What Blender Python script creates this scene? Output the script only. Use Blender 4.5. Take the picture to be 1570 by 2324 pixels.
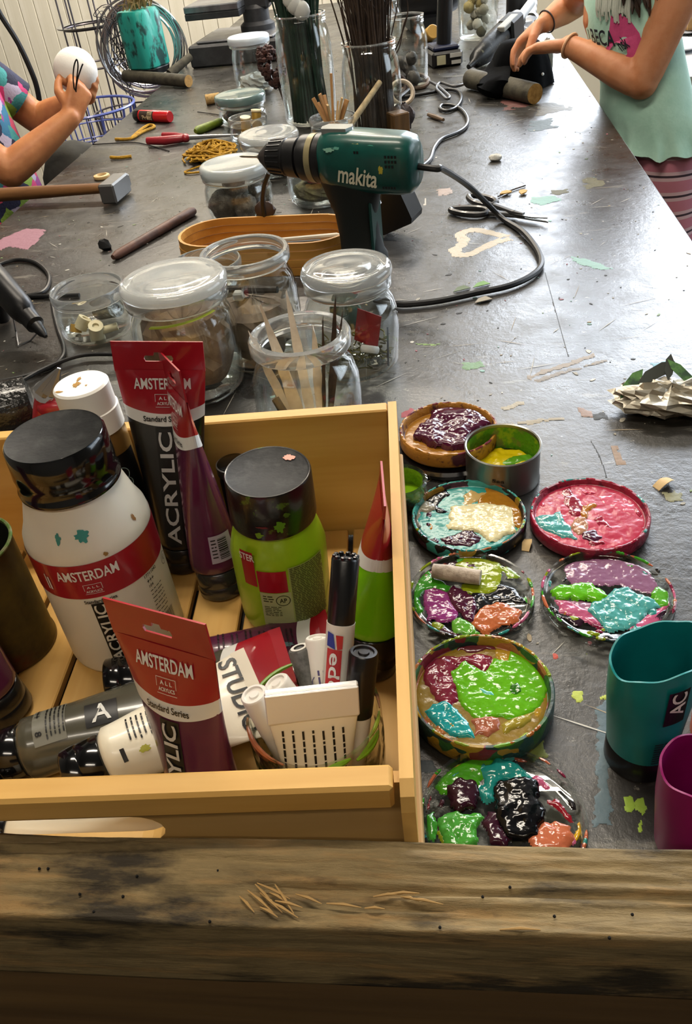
import bpy, math, random
import numpy as np
from mathutils import Matrix, Vector

# ------------------------------------------------------------------ scene, camera, light
for _o in list(bpy.data.objects):
    bpy.data.objects.remove(_o)
SC = bpy.context.scene
COL = SC.collection
H = 0.45                                   # eye height above the table top (table top is z = 0)
_c = np.array([785.0, 1162.0])
_vv, _vy = np.array([1085.0, 3490.0]), np.array([975.0, -329.0])   # vanishing points of the plumb lines and of the table's long edges
FPX = math.sqrt(-float(np.dot(_vv - _c, _vy - _c)))
_up = -np.array([*(_vv - _c), FPX]); _up /= np.linalg.norm(_up)
_yy = np.array([*(_vy - _c), FPX]); _yy -= _up * np.dot(_yy, _up); _yy /= np.linalg.norm(_yy)
CAMR = np.array([np.cross(_yy, _up), _yy, _up])


def P(x, y, h=0.0):
    """Point of the place at height h seen at (x, y) in the photograph."""
    d = CAMR @ np.array([x - _c[0], y - _c[1], FPX]); t = (h - H) / d[2]
    return Vector((d[0] * t, d[1] * t, h))


def PY(x, y, Y):
    """Point of the place at distance Y along the table."""
    d = CAMR @ np.array([x - _c[0], y - _c[1], FPX]); t = Y / d[1]
    return Vector((d[0] * t, Y, H + d[2] * t))


cam_d = bpy.data.cameras.new('camera'); cam = bpy.data.objects.new('camera', cam_d); COL.objects.link(cam)
cam_d.sensor_fit = 'VERTICAL'; cam_d.sensor_height = 24.0; cam_d.lens = FPX * 24.0 / 2324.0
cam_d.clip_start = 0.01; cam_d.clip_end = 60
_cx, _cy, _cz = CAMR @ np.array([1, 0, 0.]), CAMR @ np.array([0, -1., 0]), CAMR @ np.array([0, 0, -1.])
cam.matrix_world = Matrix(((_cx[0], _cy[0], _cz[0], 0), (_cx[1], _cy[1], _cz[1], 0), (_cx[2], _cy[2], _cz[2], H), (0, 0, 0, 1)))
SC.camera = cam
SC.view_settings.view_transform = 'Standard'; SC.view_settings.look = 'None'
SC.view_settings.gamma = 1.0; SC.view_settings.use_curve_mapping = False
SC.view_settings.exposure = 0.5
SC.cycles.max_bounces = 7; SC.cycles.diffuse_bounces = 3; SC.cycles.glossy_bounces = 3; SC.cycles.transparent_max_bounces = 28; SC.cycles.transmission_bounces = 7
SC.cycles.use_adaptive_sampling = True; SC.cycles.adaptive_threshold = 0.05
SC.cycles.sample_clamp_indirect = 6.0; SC.cycles.use_denoising = True

W = bpy.data.worlds.new('world'); SC.world = W; W.use_nodes = True
W.node_tree.nodes['Background'].inputs[0].default_value = (0.62, 0.78, 1.0, 1)
W.node_tree.nodes['Background'].inputs[1].default_value = 1.0


def area(name, loc, target, sx, sy, power, col):
    l = bpy.data.lights.new(name, 'AREA'); l.shape = 'RECTANGLE'; l.size = sx; l.size_y = sy; l.energy = power; l.color = col
    o = bpy.data.objects.new(name, l); COL.objects.link(o); o.location = loc
    o.rotation_euler = (Vector(target) - Vector(loc)).to_track_quat('-Z', 'Y').to_euler(); return o


# daylight through the big windows of the far wall (right of the picture) and of the right wall
area('window_light_far', (1.55, 4.52, 1.25), (1.45, 0, 0.65), 2.3, 1.95, 165, (0.86, 0.92, 1.0))
area('window_light_side', (3.12, 1.9, 0.9), (0, 1.7, 0.3), 2.4, 1.3, 26, (0.86, 0.92, 1.0))
# ceiling tube lamps
LAMPS = [(-0.32, 0.95), (-0.2, 2.5), (-0.9, 3.6), (-0.1, -0.75)]  # last two are added: one brightens the far wall, one fills from behind

# ------------------------------------------------------------------ helpers
random.seed(7)
RNG = np.random.default_rng(11)


def S(h, k=1.0):
    """sRGB hex -> linear rgba."""
    h = h.lstrip('#'); v = [int(h[i:i + 2], 16) / 255 for i in (0, 2, 4)]
    return tuple([k * (c / 12.92 if c <= 0.04045 else ((c + 0.055) / 1.055) ** 2.4) for c in v] + [1.0])


def _n(nt, t, **kw):
    n = nt.nodes.new(t)
    for k, v in kw.items():
        setattr(n, k, v)
    return n


MATS = {}


def mat(name, col, rough=0.5, metal=0.0, spec=0.5, bump=None, var=None, coat=0.0, stretch=None, transmission=0.0, ior=1.45, sss=0.0, emit=None, var2=None, sheen=0.0, alpha=1.0):
    """Principled material. bump=(scale, strength); var=(scale, colour2, lo, hi); stretch=(sx,sy,sz) of the noise space."""
    if name in MATS:
        return MATS[name]
    m = bpy.data.materials.new(name); m.use_nodes = True; nt = m.node_tree; b = nt.nodes['Principled BSDF']
    c = S(col) if isinstance(col, str) else col
    b.inputs['Base Color'].default_value = c; b.inputs['Roughness'].default_value = rough; b.inputs['Metallic'].default_value = metal
    b.inputs['Specular IOR Level'].default_value = spec; b.inputs['IOR'].default_value = ior
    b.inputs['Coat Weight'].default_value = coat; b.inputs['Coat Roughness'].default_value = 0.08
    b.inputs['Transmission Weight'].default_value = transmission; b.inputs['Sheen Weight'].default_value = sheen
    b.inputs['Alpha'].default_value = alpha
    if sss:
        b.inputs['Subsurface Weight'].default_value = sss; b.inputs['Subsurface Radius'].default_value = (0.01, 0.004, 0.002)
        b.inputs['Subsurface Scale'].default_value = 0.5
    if emit:
        b.inputs['Emission Color'].default_value = S(emit[0]) if isinstance(emit[0], str) else emit[0]
        b.inputs['Emission Strength'].default_value = emit[1]
    src = None
    if bump or var or var2:
        tc = _n(nt, 'ShaderNodeTexCoord'); mp = _n(nt, 'ShaderNodeMapping'); nt.links.new(tc.outputs['Object'], mp.inputs[0])
        if stretch:
            mp.inputs['Scale'].default_value = stretch
        src = mp.outputs[0]
    last = None
    for v in (var, var2):
        if not v:
            continue
        nz = _n(nt, 'ShaderNodeTexNoise'); nz.inputs['Scale'].default_value = v[0]; nz.inputs['Detail'].default_value = 4
        nz.inputs['Roughness'].default_value = 0.62
        nt.links.new(src, nz.inputs['Vector'])
        mr = _n(nt, 'ShaderNodeMapRange'); mr.inputs['From Min'].default_value = v[2]; mr.inputs['From Max'].default_value = v[3]
        nt.links.new(nz.outputs['Fac'], mr.inputs['Value'])
        mx = _n(nt, 'ShaderNodeMix', data_type='RGBA'); nt.links.new(mr.outputs[0], mx.inputs[0])
        if last is None:
            mx.inputs[6].default_value = c
        else:
            nt.links.new(last, mx.inputs[6])
        mx.inputs[7].default_value = S(v[1]) if isinstance(v[1], str) else v[1]
        last = mx.outputs[2]
    if last is not None:
        nt.links.new(last, b.inputs['Base Color'])
    if bump:
        nz = _n(nt, 'ShaderNodeTexNoise'); nz.inputs['Scale'].default_value = bump[0]; nz.inputs['Detail'].default_value = 3
        nt.links.new(src, nz.inputs['Vector'])
        bp = _n(nt, 'ShaderNodeBump'); bp.inputs['Strength'].default_value = bump[1]; bp.inputs['Distance'].default_value = 0.003
        nt.links.new(nz.outputs['Fac'], bp.inputs['Height']); nt.links.new(bp.outputs[0], b.inputs['Normal'])
    MATS[name] = m
    return m


def glass(name, tint=(0.97, 0.985, 0.975, 1), edge=0.55, base=0.035, rough=0.02, dirt=None):
    """Thin-walled clear glass: transparent face on, reflecting towards grazing angles."""
    if name in MATS:
        return MATS[name]
    m = bpy.data.materials.new(name); m.use_nodes = True; nt = m.node_tree; nt.nodes.remove(nt.nodes['Principled BSDF'])
    out = nt.nodes['Material Output']
    tr = _n(nt, 'ShaderNodeBsdfTransparent'); tr.inputs[0].default_value = tint
    gl = _n(nt, 'ShaderNodeBsdfGlossy'); gl.inputs['Roughness'].default_value = rough; gl.inputs[0].default_value = (1, 1, 1, 1)
    lw = _n(nt, 'ShaderNodeLayerWeight'); lw.inputs['Blend'].default_value = 0.5
    pw = _n(nt, 'ShaderNodeMath', operation='POWER'); pw.inputs[1].default_value = 3.2; nt.links.new(lw.outputs['Facing'], pw.inputs[0])
    ma = _n(nt, 'ShaderNodeMath', operation='MULTIPLY_ADD'); ma.inputs[1].default_value = edge; ma.inputs[2].default_value = base
    nt.links.new(pw.outputs[0], ma.inputs[0])
    mx = _n(nt, 'ShaderNodeMixShader'); nt.links.new(ma.outputs[0], mx.inputs[0]); nt.links.new(tr.outputs[0], mx.inputs[1]); nt.links.new(gl.outputs[0], mx.inputs[2])
    last = mx.outputs[0]
    if dirt:
        tc = _n(nt, 'ShaderNodeTexCoord'); nz = _n(nt, 'ShaderNodeTexNoise'); nz.inputs['Scale'].default_value = dirt[0]; nz.inputs['Detail'].default_value = 4
        nt.links.new(tc.outputs['Object'], nz.inputs['Vector'])
        mr = _n(nt, 'ShaderNodeMapRange'); mr.inputs['From Min'].default_value = dirt[2]; mr.inputs['From Max'].default_value = dirt[2] + 0.08
        mr.inputs['To Max'].default_value = dirt[3]; nt.links.new(nz.outputs['Fac'], mr.inputs['Value'])
        df = _n(nt, 'ShaderNodeBsdfDiffuse'); df.inputs[0].default_value = S(dirt[1])
        m2 = _n(nt, 'ShaderNodeMixShader'); nt.links.new(mr.outputs[0], m2.inputs[0]); nt.links.new(last, m2.inputs[1]); nt.links.new(df.outputs[0], m2.inputs[2])
        last = m2.outputs[0]
    nt.links.new(last, out.inputs['Surface'])
    MATS[name] = m
    return m


def wood(name, c1, c2, axis=0, scale=9, rough=0.55, c3=None, bump=0.25, lo=0.35, hi=0.68, spec=0.35):
    st = [scale * 2.2] * 3; st[axis] = scale * 0.16
    return mat(name, c1, rough, spec=spec, bump=(3.0, bump), var=(1.6, c2, lo, hi), var2=((0.55, c3, 0.5, 0.72) if c3 else None), stretch=tuple(st))


class MB:
    """Collects geometry for ONE mesh object."""
    def __init__(s):
        s.v = []; s.f = []; s.m = []

    def add(s, verts, faces, m=0):
        o = len(s.v); s.v += [tuple(q) for q in verts]; s.f += [tuple(i + o for i in f) for f in faces]; s.m += [m] * len(faces); return s

    def box(s, lo, hi, m=0, bev=0.0, rot=None, at=None):
        x0, y0, z0 = lo; x1, y1, z1 = hi
        if bev <= 0:
            V = [(x0, y0, z0), (x1, y0, z0), (x1, y1, z0), (x0, y1, z0), (x0, y0, z1), (x1, y0, z1), (x1, y1, z1), (x0, y1, z1)]
            F = [(3, 2, 1, 0), (4, 5, 6, 7), (0, 1, 5, 4), (1, 2, 6, 5), (2, 3, 7, 6), (3, 0, 4, 7)]
        else:
            b = min(bev, (x1 - x0) / 2.01, (y1 - y0) / 2.01, (z1 - z0) / 2.01)
            V = []; F = []
            for zz, ins in ((z0, b), (z0 + b, 0), (z1 - b, 0), (z1, b)):
                i = ins
                V += [(x0 + b, y0 + i, zz), (x1 - b, y0 + i, zz), (x1 - i, y0 + b, zz), (x1 - i, y1 - b, zz), (x1 - b, y1 - i, zz), (x0 + b, y1 - i, zz), (x0 + i, y1 - b, zz), (x0 + i, y0 + b, zz)]
            for r in range(3):
                for k in range(8):
                    F.append((r * 8 + k, r * 8 + (k + 1) % 8, r * 8 + 8 + (k + 1) % 8, r * 8 + 8 + k))
            F.append(tuple(range(7, -1, -1))); F.append(tuple(range(24, 32)))
        if rot is not None:
            V = [rot @ Vector(q) for q in V]
        if at is not None:
            V = [Vector(q) + Vector(at) for q in V]
        return s.add(V, F, m)

    def lathe(s, prof, seg=40, m=0, at=(0, 0, 0), cap0=False, cap1=False, rot=None, sq=None, mats=None):
        """prof [(r, z)]; sq(a)->radius factor. mats: material per band."""
        V = []; F = []; n = len(prof); ax, ay, az = at; MM = []
        for r, z in prof:
            for k in range(seg):
                a = 2 * math.pi * k / seg; q = r * (sq(a) if sq else 1)
                V.append((q * math.cos(a), q * math.sin(a), z))
        for i in range(n - 1):
            for k in range(seg):
                k2 = (k + 1) % seg
                F.append((i * seg + k, i * seg + k2, (i + 1) * seg + k2, (i + 1) * seg + k)); MM.append(mats[i] if mats else m)
        if cap0:
            F.append(tuple(range(seg - 1, -1, -1))); MM.append(mats[0] if mats else m)
        if cap1:
            F.append(tuple((n - 1) * seg + k for k in range(seg))); MM.append(mats[-1] if mats else m)
        if rot is not None:
            V = [rot @ Vector(q) for q in V]
        V = [(q[0] + ax, q[1] + ay, q[2] + az) for q in V]
        o = len(s.v); s.v += V; s.f += [tuple(i + o for i in f) for f in F]; s.m += MM
        return s

    def tube(s, pts, r, seg=8, m=0, cap=True, flat=1.0):
        """Swept round section through pts; r number or list."""
        pts = [Vector(q) for q in pts]; n = len(pts); rs = r if isinstance(r, (list, tuple)) else [r] * n
        V = []; F = []; nrm = None
        for i in range(n):
            t = (pts[min(i + 1, n - 1)] - pts[max(i - 1, 0)])
            if t.length < 1e-9:
                t = Vector((0, 0, 1))
            t.normalize()
            if nrm is None:
                nrm = t.orthogonal().normalized() if abs(t.z) > 0.95 else Vector((-t.y, t.x, 0)).normalized()
            else:
                nrm = (nrm - t * nrm.dot(t))
                nrm = nrm.normalized() if nrm.length > 1e-6 else t.orthogonal().normalized()
            bn = t.cross(nrm)
            for k in range(seg):
                a = 2 * math.pi * k / seg
                V.append(pts[i] + nrm * (rs[i] * math.cos(a)) + bn * (rs[i] * flat * math.sin(a)))
        for i in range(n - 1):
            for k in range(seg):
                k2 = (k + 1) % seg
                F.append((i * seg + k, i * seg + k2, (i + 1) * seg + k2, (i + 1) * seg + k))
        if cap:
            F.append(tuple(range(seg - 1, -1, -1))); F.append(tuple((n - 1) * seg + k for k in range(seg)))
        return s.add(V, F, m)

    def prism(s, poly, h0, h1, m=0, fn=None, both=True):
        """poly [(x, y)] extruded from h0 to h1 along z; fn maps a point."""
        n = len(poly); V = [(x, y, h0) for x, y in poly] + [(x, y, h1) for x, y in poly]
        F = [(i, (i + 1) % n, n + (i + 1) % n, n + i) for i in range(n)] + [tuple(range(n - 1, -1, -1)), tuple(range(n, 2 * n))]
        if fn:
            V = [fn(q) for q in V]
        return s.add(V, F, m)

    def loft(s, rings, m=0, closed=True, cap=True):
        n = len(rings[0]); V = [q for r in rings for q in r]; F = []
        for i in range(len(rings) - 1):
            for k in range(n if closed else n - 1):
                k2 = (k + 1) % n
                F.append((i * n + k, i * n + k2, (i + 1) * n + k2, (i + 1) * n + k))
        if cap and closed:
            F.append(tuple(range(n - 1, -1, -1))); F.append(tuple((len(rings) - 1) * n + k for k in range(n)))
        return s.add(V, F, m)

    def ball(s, c, r, seg=16, m=0, sz=(1, 1, 1), noise=0.0, seed=0):
        rg = random.Random(seed); V = []; F = []; n = seg // 2
        for i in range(n + 1):
            th = math.pi * i / n
            for k in range(seg):
                a = 2 * math.pi * k / seg; q = r * (1 + noise * rg.uniform(-1, 1))
                V.append((c[0] + sz[0] * q * math.sin(th) * math.cos(a), c[1] + sz[1] * q * math.sin(th) * math.sin(a), c[2] + sz[2] * q * math.cos(th)))
        for i in range(n):
            for k in range(seg):
                k2 = (k + 1) % seg
                F.append((i * seg + k, (i + 1) * seg + k, (i + 1) * seg + k2, i * seg + k2))
        return s.add(V, F, m)

    def build(s, name, mats, parent=None, smooth=40, label=None):
        me = bpy.data.meshes.new(name); me.from_pydata(s.v, [], s.f)
        if not isinstance(mats, (list, tuple)):
            mats = [mats]
        for q in mats:
            me.materials.append(q)
        if len(mats) > 1:
            me.polygons.foreach_set('material_index', s.m)
        me.validate(); me.update()
        return link(name, me, parent, smooth, label)


def link(name, me, parent=None, smooth=40, label=None):
    if smooth:
        me.shade_smooth()
        if smooth < 180:
            me.set_sharp_from_angle(angle=math.radians(smooth))
    o = bpy.data.objects.new(name, me); COL.objects.link(o)
    if parent is not None:
        o.parent = parent
    if label:
        o['label'] = label
    return o


def thing(name, label, cat, loc=(0, 0, 0), rot=(0, 0, 0), group=None):
    o = bpy.data.objects.new(name, None); COL.objects.link(o); o.empty_display_size = 0.02
    o.location = loc
    if isinstance(rot, (int, float)):
        rot = (0, 0, rot)
    if isinstance(rot, Matrix):
        o.rotation_euler = rot.to_euler()
    else:
        o.rotation_euler = rot
    return tag(o, label, cat, group)


def tag(o, label, cat, group=None):
    o['label'] = label; o['category'] = cat
    if group:
        o['group'] = group
    return o


def struct(o):
    o['kind'] = 'structure'; return o


def basis(xa, za):
    """Rotation whose local z is za and local x close to xa."""
    z = Vector(za).normalized(); x = Vector(xa); x = (x - z * x.dot(z)).normalized(); y = z.cross(x)
    return Matrix((x, y, z)).transposed()


def spline(pts, n=8):
    """Catmull-Rom through pts."""
    pts = [Vector(p) for p in pts]; out = []
    for i in range(len(pts) - 1):
        p0 = pts[max(i - 1, 0)]; p1 = pts[i]; p2 = pts[i + 1]; p3 = pts[min(i + 2, len(pts) - 1)]
        for k in range(n):
            t = k / n
            out.append(0.5 * ((2 * p1) + (p2 - p0) * t + (2 * p0 - 5 * p1 + 4 * p2 - p3) * t * t + (3 * p1 - p0 - 3 * p2 + p3) * t ** 3))
    out.append(pts[-1]); return out


def join_pts(px, h=0.0):
    return [P(x, y, h) for x, y in px]


# ---- smooth value noise on a plane (for paint and rough wood)
_NG = RNG.random((64, 64))


def vnoise(x, y):
    x = np.asarray(x, float); y = np.asarray(y, float)
    xi = np.floor(x).astype(int); yi = np.floor(y).astype(int); fx = x - xi; fy = y - yi
    fx = fx * fx * (3 - 2 * fx); fy = fy * fy * (3 - 2 * fy)
    g = lambda a, b: _NG[a % 64, b % 64]
    return (g(xi, yi) * (1 - fx) + g(xi + 1, yi) * fx) * (1 - fy) + (g(xi, yi + 1) * (1 - fx) + g(xi + 1, yi + 1) * fx) * fy


def fnoise(x, y, o=3):
    return sum(vnoise(x * 2 ** k + 17 * k, y * 2 ** k + 31 * k) / 2 ** k for k in range(o)) / sum(1 / 2 ** k for k in range(o))


def sdf(poly, X, Y):
    """Signed distance to a polygon, positive inside."""
    poly = np.asarray(poly, float); n = len(poly); d = np.full(X.shape, 1e9); ins = np.zeros(X.shape, bool)
    for i in range(n):
        a = poly[i]; b = poly[(i + 1) % n]; e = b - a; wx = X - a[0]; wy = Y - a[1]
        t = np.clip((wx * e[0] + wy * e[1]) / (e @ e + 1e-12), 0, 1)
        d = np.minimum(d, np.hypot(wx - e[0] * t, wy - e[1] * t))
        cnd = ((a[1] > Y) != (b[1] > Y)); ins ^= cnd & (X < (b[0] - a[0]) * (Y - a[1]) / (b[1] - a[1] + 1e-15) + a[0])
    return np.where(ins, d, -d)


def blob(name, poly, z0, thick, m, parent=None, cell=0.0011, rough=0.0, rs=250.0, wob=0.0, wf=170, grow=0.0, edge=0.0012, clip=None, org=(0, 0), base=None, mb=None, mi=0):
    """A dab of paint: raised, uneven layer over polygon poly (world xy), on height z0 (or base(x, y))."""
    poly = np.asarray(poly, float); lo = poly.min(0) - 2 * cell; hi = poly.max(0) + 2 * cell
    xs = np.arange(lo[0], hi[0] + cell, cell); ys = np.arange(lo[1], hi[1] + cell, cell); X, Y = np.meshgrid(xs, ys, indexing='ij')
    d = sdf(poly, X, Y) + grow
    if wob:
        d = d + wob * (fnoise(X * wf, Y * wf) - 0.5) * 2
    if clip is not None:
        d = np.minimum(d, clip[2] - np.hypot(X - clip[0], Y - clip[1]))
    ok = d > 0
    Zb = base(X, Y) if base else np.full(X.shape, z0)
    prof = 1 - np.exp(-np.clip(d, 0, None) / edge)
    Z = Zb + np.where(ok, thick * prof + rough * (fnoise(X * rs + 5, Y * rs + 9, 3) - 0.42) * prof * 2, 0)
    Z = np.maximum(Z, Zb)
    idx = -np.ones(X.shape, int)
    use = ok[:-1, :-1].astype(int) + ok[1:, :-1] + ok[1:, 1:] + ok[:-1, 1:]
    fc = use >= 3
    need = np.zeros(X.shape, bool)
    need[:-1, :-1] |= fc; need[1:, :-1] |= fc; need[1:, 1:] |= fc; need[:-1, 1:] |= fc
    idx[need] = np.arange(need.sum())
    V = np.stack([X[need] - org[0], Y[need] - org[1], Z[need]], 1)
    a = idx[:-1, :-1][fc]; b = idx[1:, :-1][fc]; c = idx[1:, 1:][fc]; e = idx[:-1, 1:][fc]
    F = np.stack([a, b, c, e], 1)
    if len(F) == 0:
        return None
    if mb is not None:
        mb.add(V.tolist(), F.tolist(), mi); return None
    me = bpy.data.meshes.new(name); me.from_pydata(V.tolist(), [], F.tolist()); me.materials.append(m); me.update()
    return link(name, me, parent, 180)


# ---- lettering: every string is turned into a flat outline once, then bent onto its surface
TXT = {}


def prepare_text(strings, bold=0.018):
    made = []
    for s_ in strings:
        cu = bpy.data.curves.new('lettering', 'FONT'); cu.body = s_; cu.align_x = 'CENTER'; cu.align_y = 'CENTER'; cu.offset = bold; cu.resolution_u = 3
        cu.fill_mode = 'FRONT'
        o = bpy.data.objects.new('lettering', cu); COL.objects.link(o); made.append((s_, o))
    dg = bpy.context.evaluated_depsgraph_get()
    for s_, o in made:
        ev = o.evaluated_get(dg); me = ev.to_mesh()
        V = np.array([v.co[:] for v in me.vertices]).reshape(-1, 3); F = [tuple(p.vertices) for p in me.polygons]
        if len(V):
            V[:, 0] -= (V[:, 0].max() + V[:, 0].min()) / 2; V[:, 1] -= (V[:, 1].max() + V[:, 1].min()) / 2
        TXT[s_] = (V, F); ev.to_mesh_clear()
    for s_, o in made:
        cu = o.data; bpy.data.objects.remove(o); bpy.data.curves.remove(cu)


def letters(mb, s_, w, h, fn, u0=0, v0=0, ang=0.0, m=0, slant=0.0):
    """Fit string s_ into w x h (either may be None) at (u0, v0) turned by ang, mapped by fn(u, v)."""
    V, F = TXT[s_]; sw = V[:, 0].max() - V[:, 0].min(); sh = V[:, 1].max() - V[:, 1].min()
    kx = (w / sw) if w else h / sh; ky = (h / sh) if h else w / sw
    ca, sa = math.cos(ang), math.sin(ang); out = []
    for x, y, _ in V:
        y2 = y * ky; x2 = x * kx + slant * y2
        out.append(fn(u0 + ca * x2 - sa * y2, v0 + sa * x2 + ca * y2))
    mb.add(out, F, m)


def rect(mb, fn, u0, v0, u1, v1, nu=6, nv=1, m=0):
    """A printed patch on a curved surface."""
    V = [fn(u0 + (u1 - u0) * i / nu, v0 + (v1 - v0) * j / nv) for j in range(nv + 1) for i in range(nu + 1)]
    F = [(j * (nu + 1) + i, j * (nu + 1) + i + 1, (j + 1) * (nu + 1) + i + 1, (j + 1) * (nu + 1) + i) for j in range(nv) for i in range(nu)]
    mb.add(V, F, m)


prepare_text(['AMSTERDAM', 'A L L', 'ACRYLICS', 'Standard Series', 'ACRYLIC', '17711042', '+++', '104', 'STUDIO', 'edding', 'makita', 'A', 'AP', 'AC', 'BECA', '8', 'I', 'S', 'o', 'n', 'Pritt', 'STER', 'Saa', '1', '20', 'nsk'])
# ------------------------------------------------------------------ the room
FZ, CZ = -0.80, 2.5
XL, XR, YB, YF = -2.35, 3.0, 4.6, -2.2
m_wall = mat('cream_wall_paint', 'cfc8b4', 0.7, bump=(40, 0.05))
m_wall2 = mat('grey_wall_paint', '645f55', 0.8, bump=(30, 0.05))
m_plank = wood('cream_boarding', 'ebe7da', 'dcd7c6', axis=2, scale=5, rough=0.6, bump=0.06)
m_floor = mat('worn_concrete_floor', '4b4338', 0.75, var=(6, '2e2a25', 0.4, 0.65), bump=(25, 0.2))
struct(MB().box((XL, YF, FZ - 0.05), (XR, YB, FZ)).build('floor', m_floor, smooth=0))
struct(MB().box((XL, YF, CZ), (XR, YB, CZ + 0.05)).build('ceiling', m_wall2, smooth=0))
struct(MB().box((XL - 0.08, YF, FZ), (XL, YB, CZ)).build('wall_left', m_wall2, smooth=0))
struct(MB().box((XL, YF - 0.08, FZ), (XR, YF, CZ)).build('wall_front', m_wall2, smooth=0))
WX0, WX1, WZ0, WZ1 = 0.35, 2.75, 0.25, 2.25
wb = MB()
wb.box((XL, YB, FZ), (WX0, YB + 0.12, CZ)); wb.box((WX1, YB, FZ), (XR, YB + 0.12, CZ))
wb.box((WX0, YB, FZ), (WX1, YB + 0.12, WZ0)); wb.box((WX0, YB, WZ1), (WX1, YB + 0.12, CZ))
wall_back = struct(wb.build('wall_back', m_wall, smooth=0))
pl = MB().box((-0.0365, -0.012, FZ), (0.0365, 0, CZ - 0.002), bev=0.003).build('plank', m_plank, wall_back, smooth=0)
pl.location = (XL + 0.04, YB - 0.002, 0)
for i in range(1, 36):
    q = pl.copy(); COL.objects.link(q); q.location.x = XL + 0.04 + i * 0.0755
SY0, SY1 = 0.6, 3.2
wr = MB()
wr.box((XR, YF, FZ), (XR + 0.1, SY0, CZ)); wr.box((XR, SY1, FZ), (XR + 0.1, YB, CZ))
wr.box((XR, SY0, FZ), (XR + 0.1, SY1, WZ0)); wr.box((XR, SY0, WZ1), (XR + 0.1, SY1, CZ))
struct(wr.build('wall_right', m_wall2, smooth=0))
m_frame = mat('white_window_frame', 'e4e4e0', 0.45)
m_pane = glass('window_pane_glass', edge=0.3, base=0.03)
w1 = MB(); n1 = 3
for i in range(n1 + 1):
    x = WX0 + (WX1 - WX0) * i / n1; w1.box((max(x - 0.025, WX0), YB + 0.03, WZ0), (min(x + 0.025, WX1), YB + 0.08, WZ1), bev=0.004)
for z in (WZ0, (WZ0 + WZ1) / 2 + 0.15, WZ1 - 0.05):
    w1.box((WX0, YB + 0.032, z), (WX1, YB + 0.078, z + 0.05), bev=0.004)
w1o = struct(w1.build('window_1', m_frame, smooth=0))
for i in range(n1):
    for z0, z1 in ((WZ0 + 0.05, (WZ0 + WZ1) / 2 + 0.15), ((WZ0 + WZ1) / 2 + 0.2, WZ1 - 0.05)):
        a = WX0 + (WX1 - WX0) * i / n1 + 0.025; b = WX0 + (WX1 - WX0) * (i + 1) / n1 - 0.025
        MB().box((a, YB + 0.052, z0), (b, YB + 0.056, z1)).build('pane', m_pane, w1o, smooth=0)
w2 = MB()
for i in range(n1 + 1):
    y = SY0 + (SY1 - SY0) * i / n1; w2.box((XR + 0.02, max(y - 0.025, SY0), WZ0), (XR + 0.07, min(y + 0.025, SY1), WZ1), bev=0.004)
for z in (WZ0, WZ1 - 0.05):
    w2.box((XR + 0.022, SY0, z), (XR + 0.068, SY1, z + 0.05), bev=0.004)
w2o = struct(w2.build('window_2', m_frame, smooth=0))
for i in range(n1):
    a = SY0 + (SY1 - SY0) * i / n1 + 0.025; b = SY0 + (SY1 - SY0) * (i + 1) / n1 - 0.025
    MB().box((XR + 0.042, a, WZ0 + 0.05), (XR + 0.046, b, WZ1 - 0.05)).build('pane', m_pane, w2o, smooth=0)

# ceiling tube lamps
m_tube = mat('lit_tube', 'ffffff', 0.4, emit=((1.0, 0.89, 0.74, 1), 8.0))
m_fill_tube = mat('fill_lamp_tube', 'ffffff', 0.4, emit=((1.0, 0.86, 0.68, 1), 4.0))  # dim tubes of the added fill lamp behind the camera
for _m in (m_tube, m_fill_tube):
    _m.cycles.emission_sampling = 'NONE'
m_lampbody = mat('white_lamp_housing', 'e6e6e2', 0.4)
for i, (lx, ly) in enumerate(LAMPS):
    t = thing('ceiling_tube_lamp', ['twin tube ceiling lamp over the near half of the table', 'twin tube ceiling lamp over the far half of the table', 'twin tube ceiling lamp before the boarded wall', 'twin tube ceiling lamp above the standing place at the table end'][i], 'lamp', (lx, ly, 1.85), 0, 'tube lamps on the ceiling')
    for rx in (-0.4, 0.4):
        MB().tube([(rx, 0, 0), (rx, 0, CZ - 1.851)], 0.005, 8).build('suspension_rod', m_lampbody, t)
    MB().box((-0.62, -0.09, -0.05), (0.62, 0.09, 0), bev=0.006).build('housing', m_lampbody, t, smooth=0)
    for s_ in (-1, 1):
        MB().tube([(-0.6, s_ * 0.05, -0.075), (0.6, s_ * 0.05, -0.075)], 0.013, 12).build('tube', m_tube if i < 3 else m_fill_tube, t)
        al_ = area('tube_light', (0, s_ * 0.05, -0.093), (0, s_ * 0.05, -1), 1.2, 0.03, (8.2, 13.0, 22.0, 3.6)[i], (1.0, 0.89, 0.74)); al_.parent = t; al_.rotation_euler = (0, 0, 0)

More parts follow.
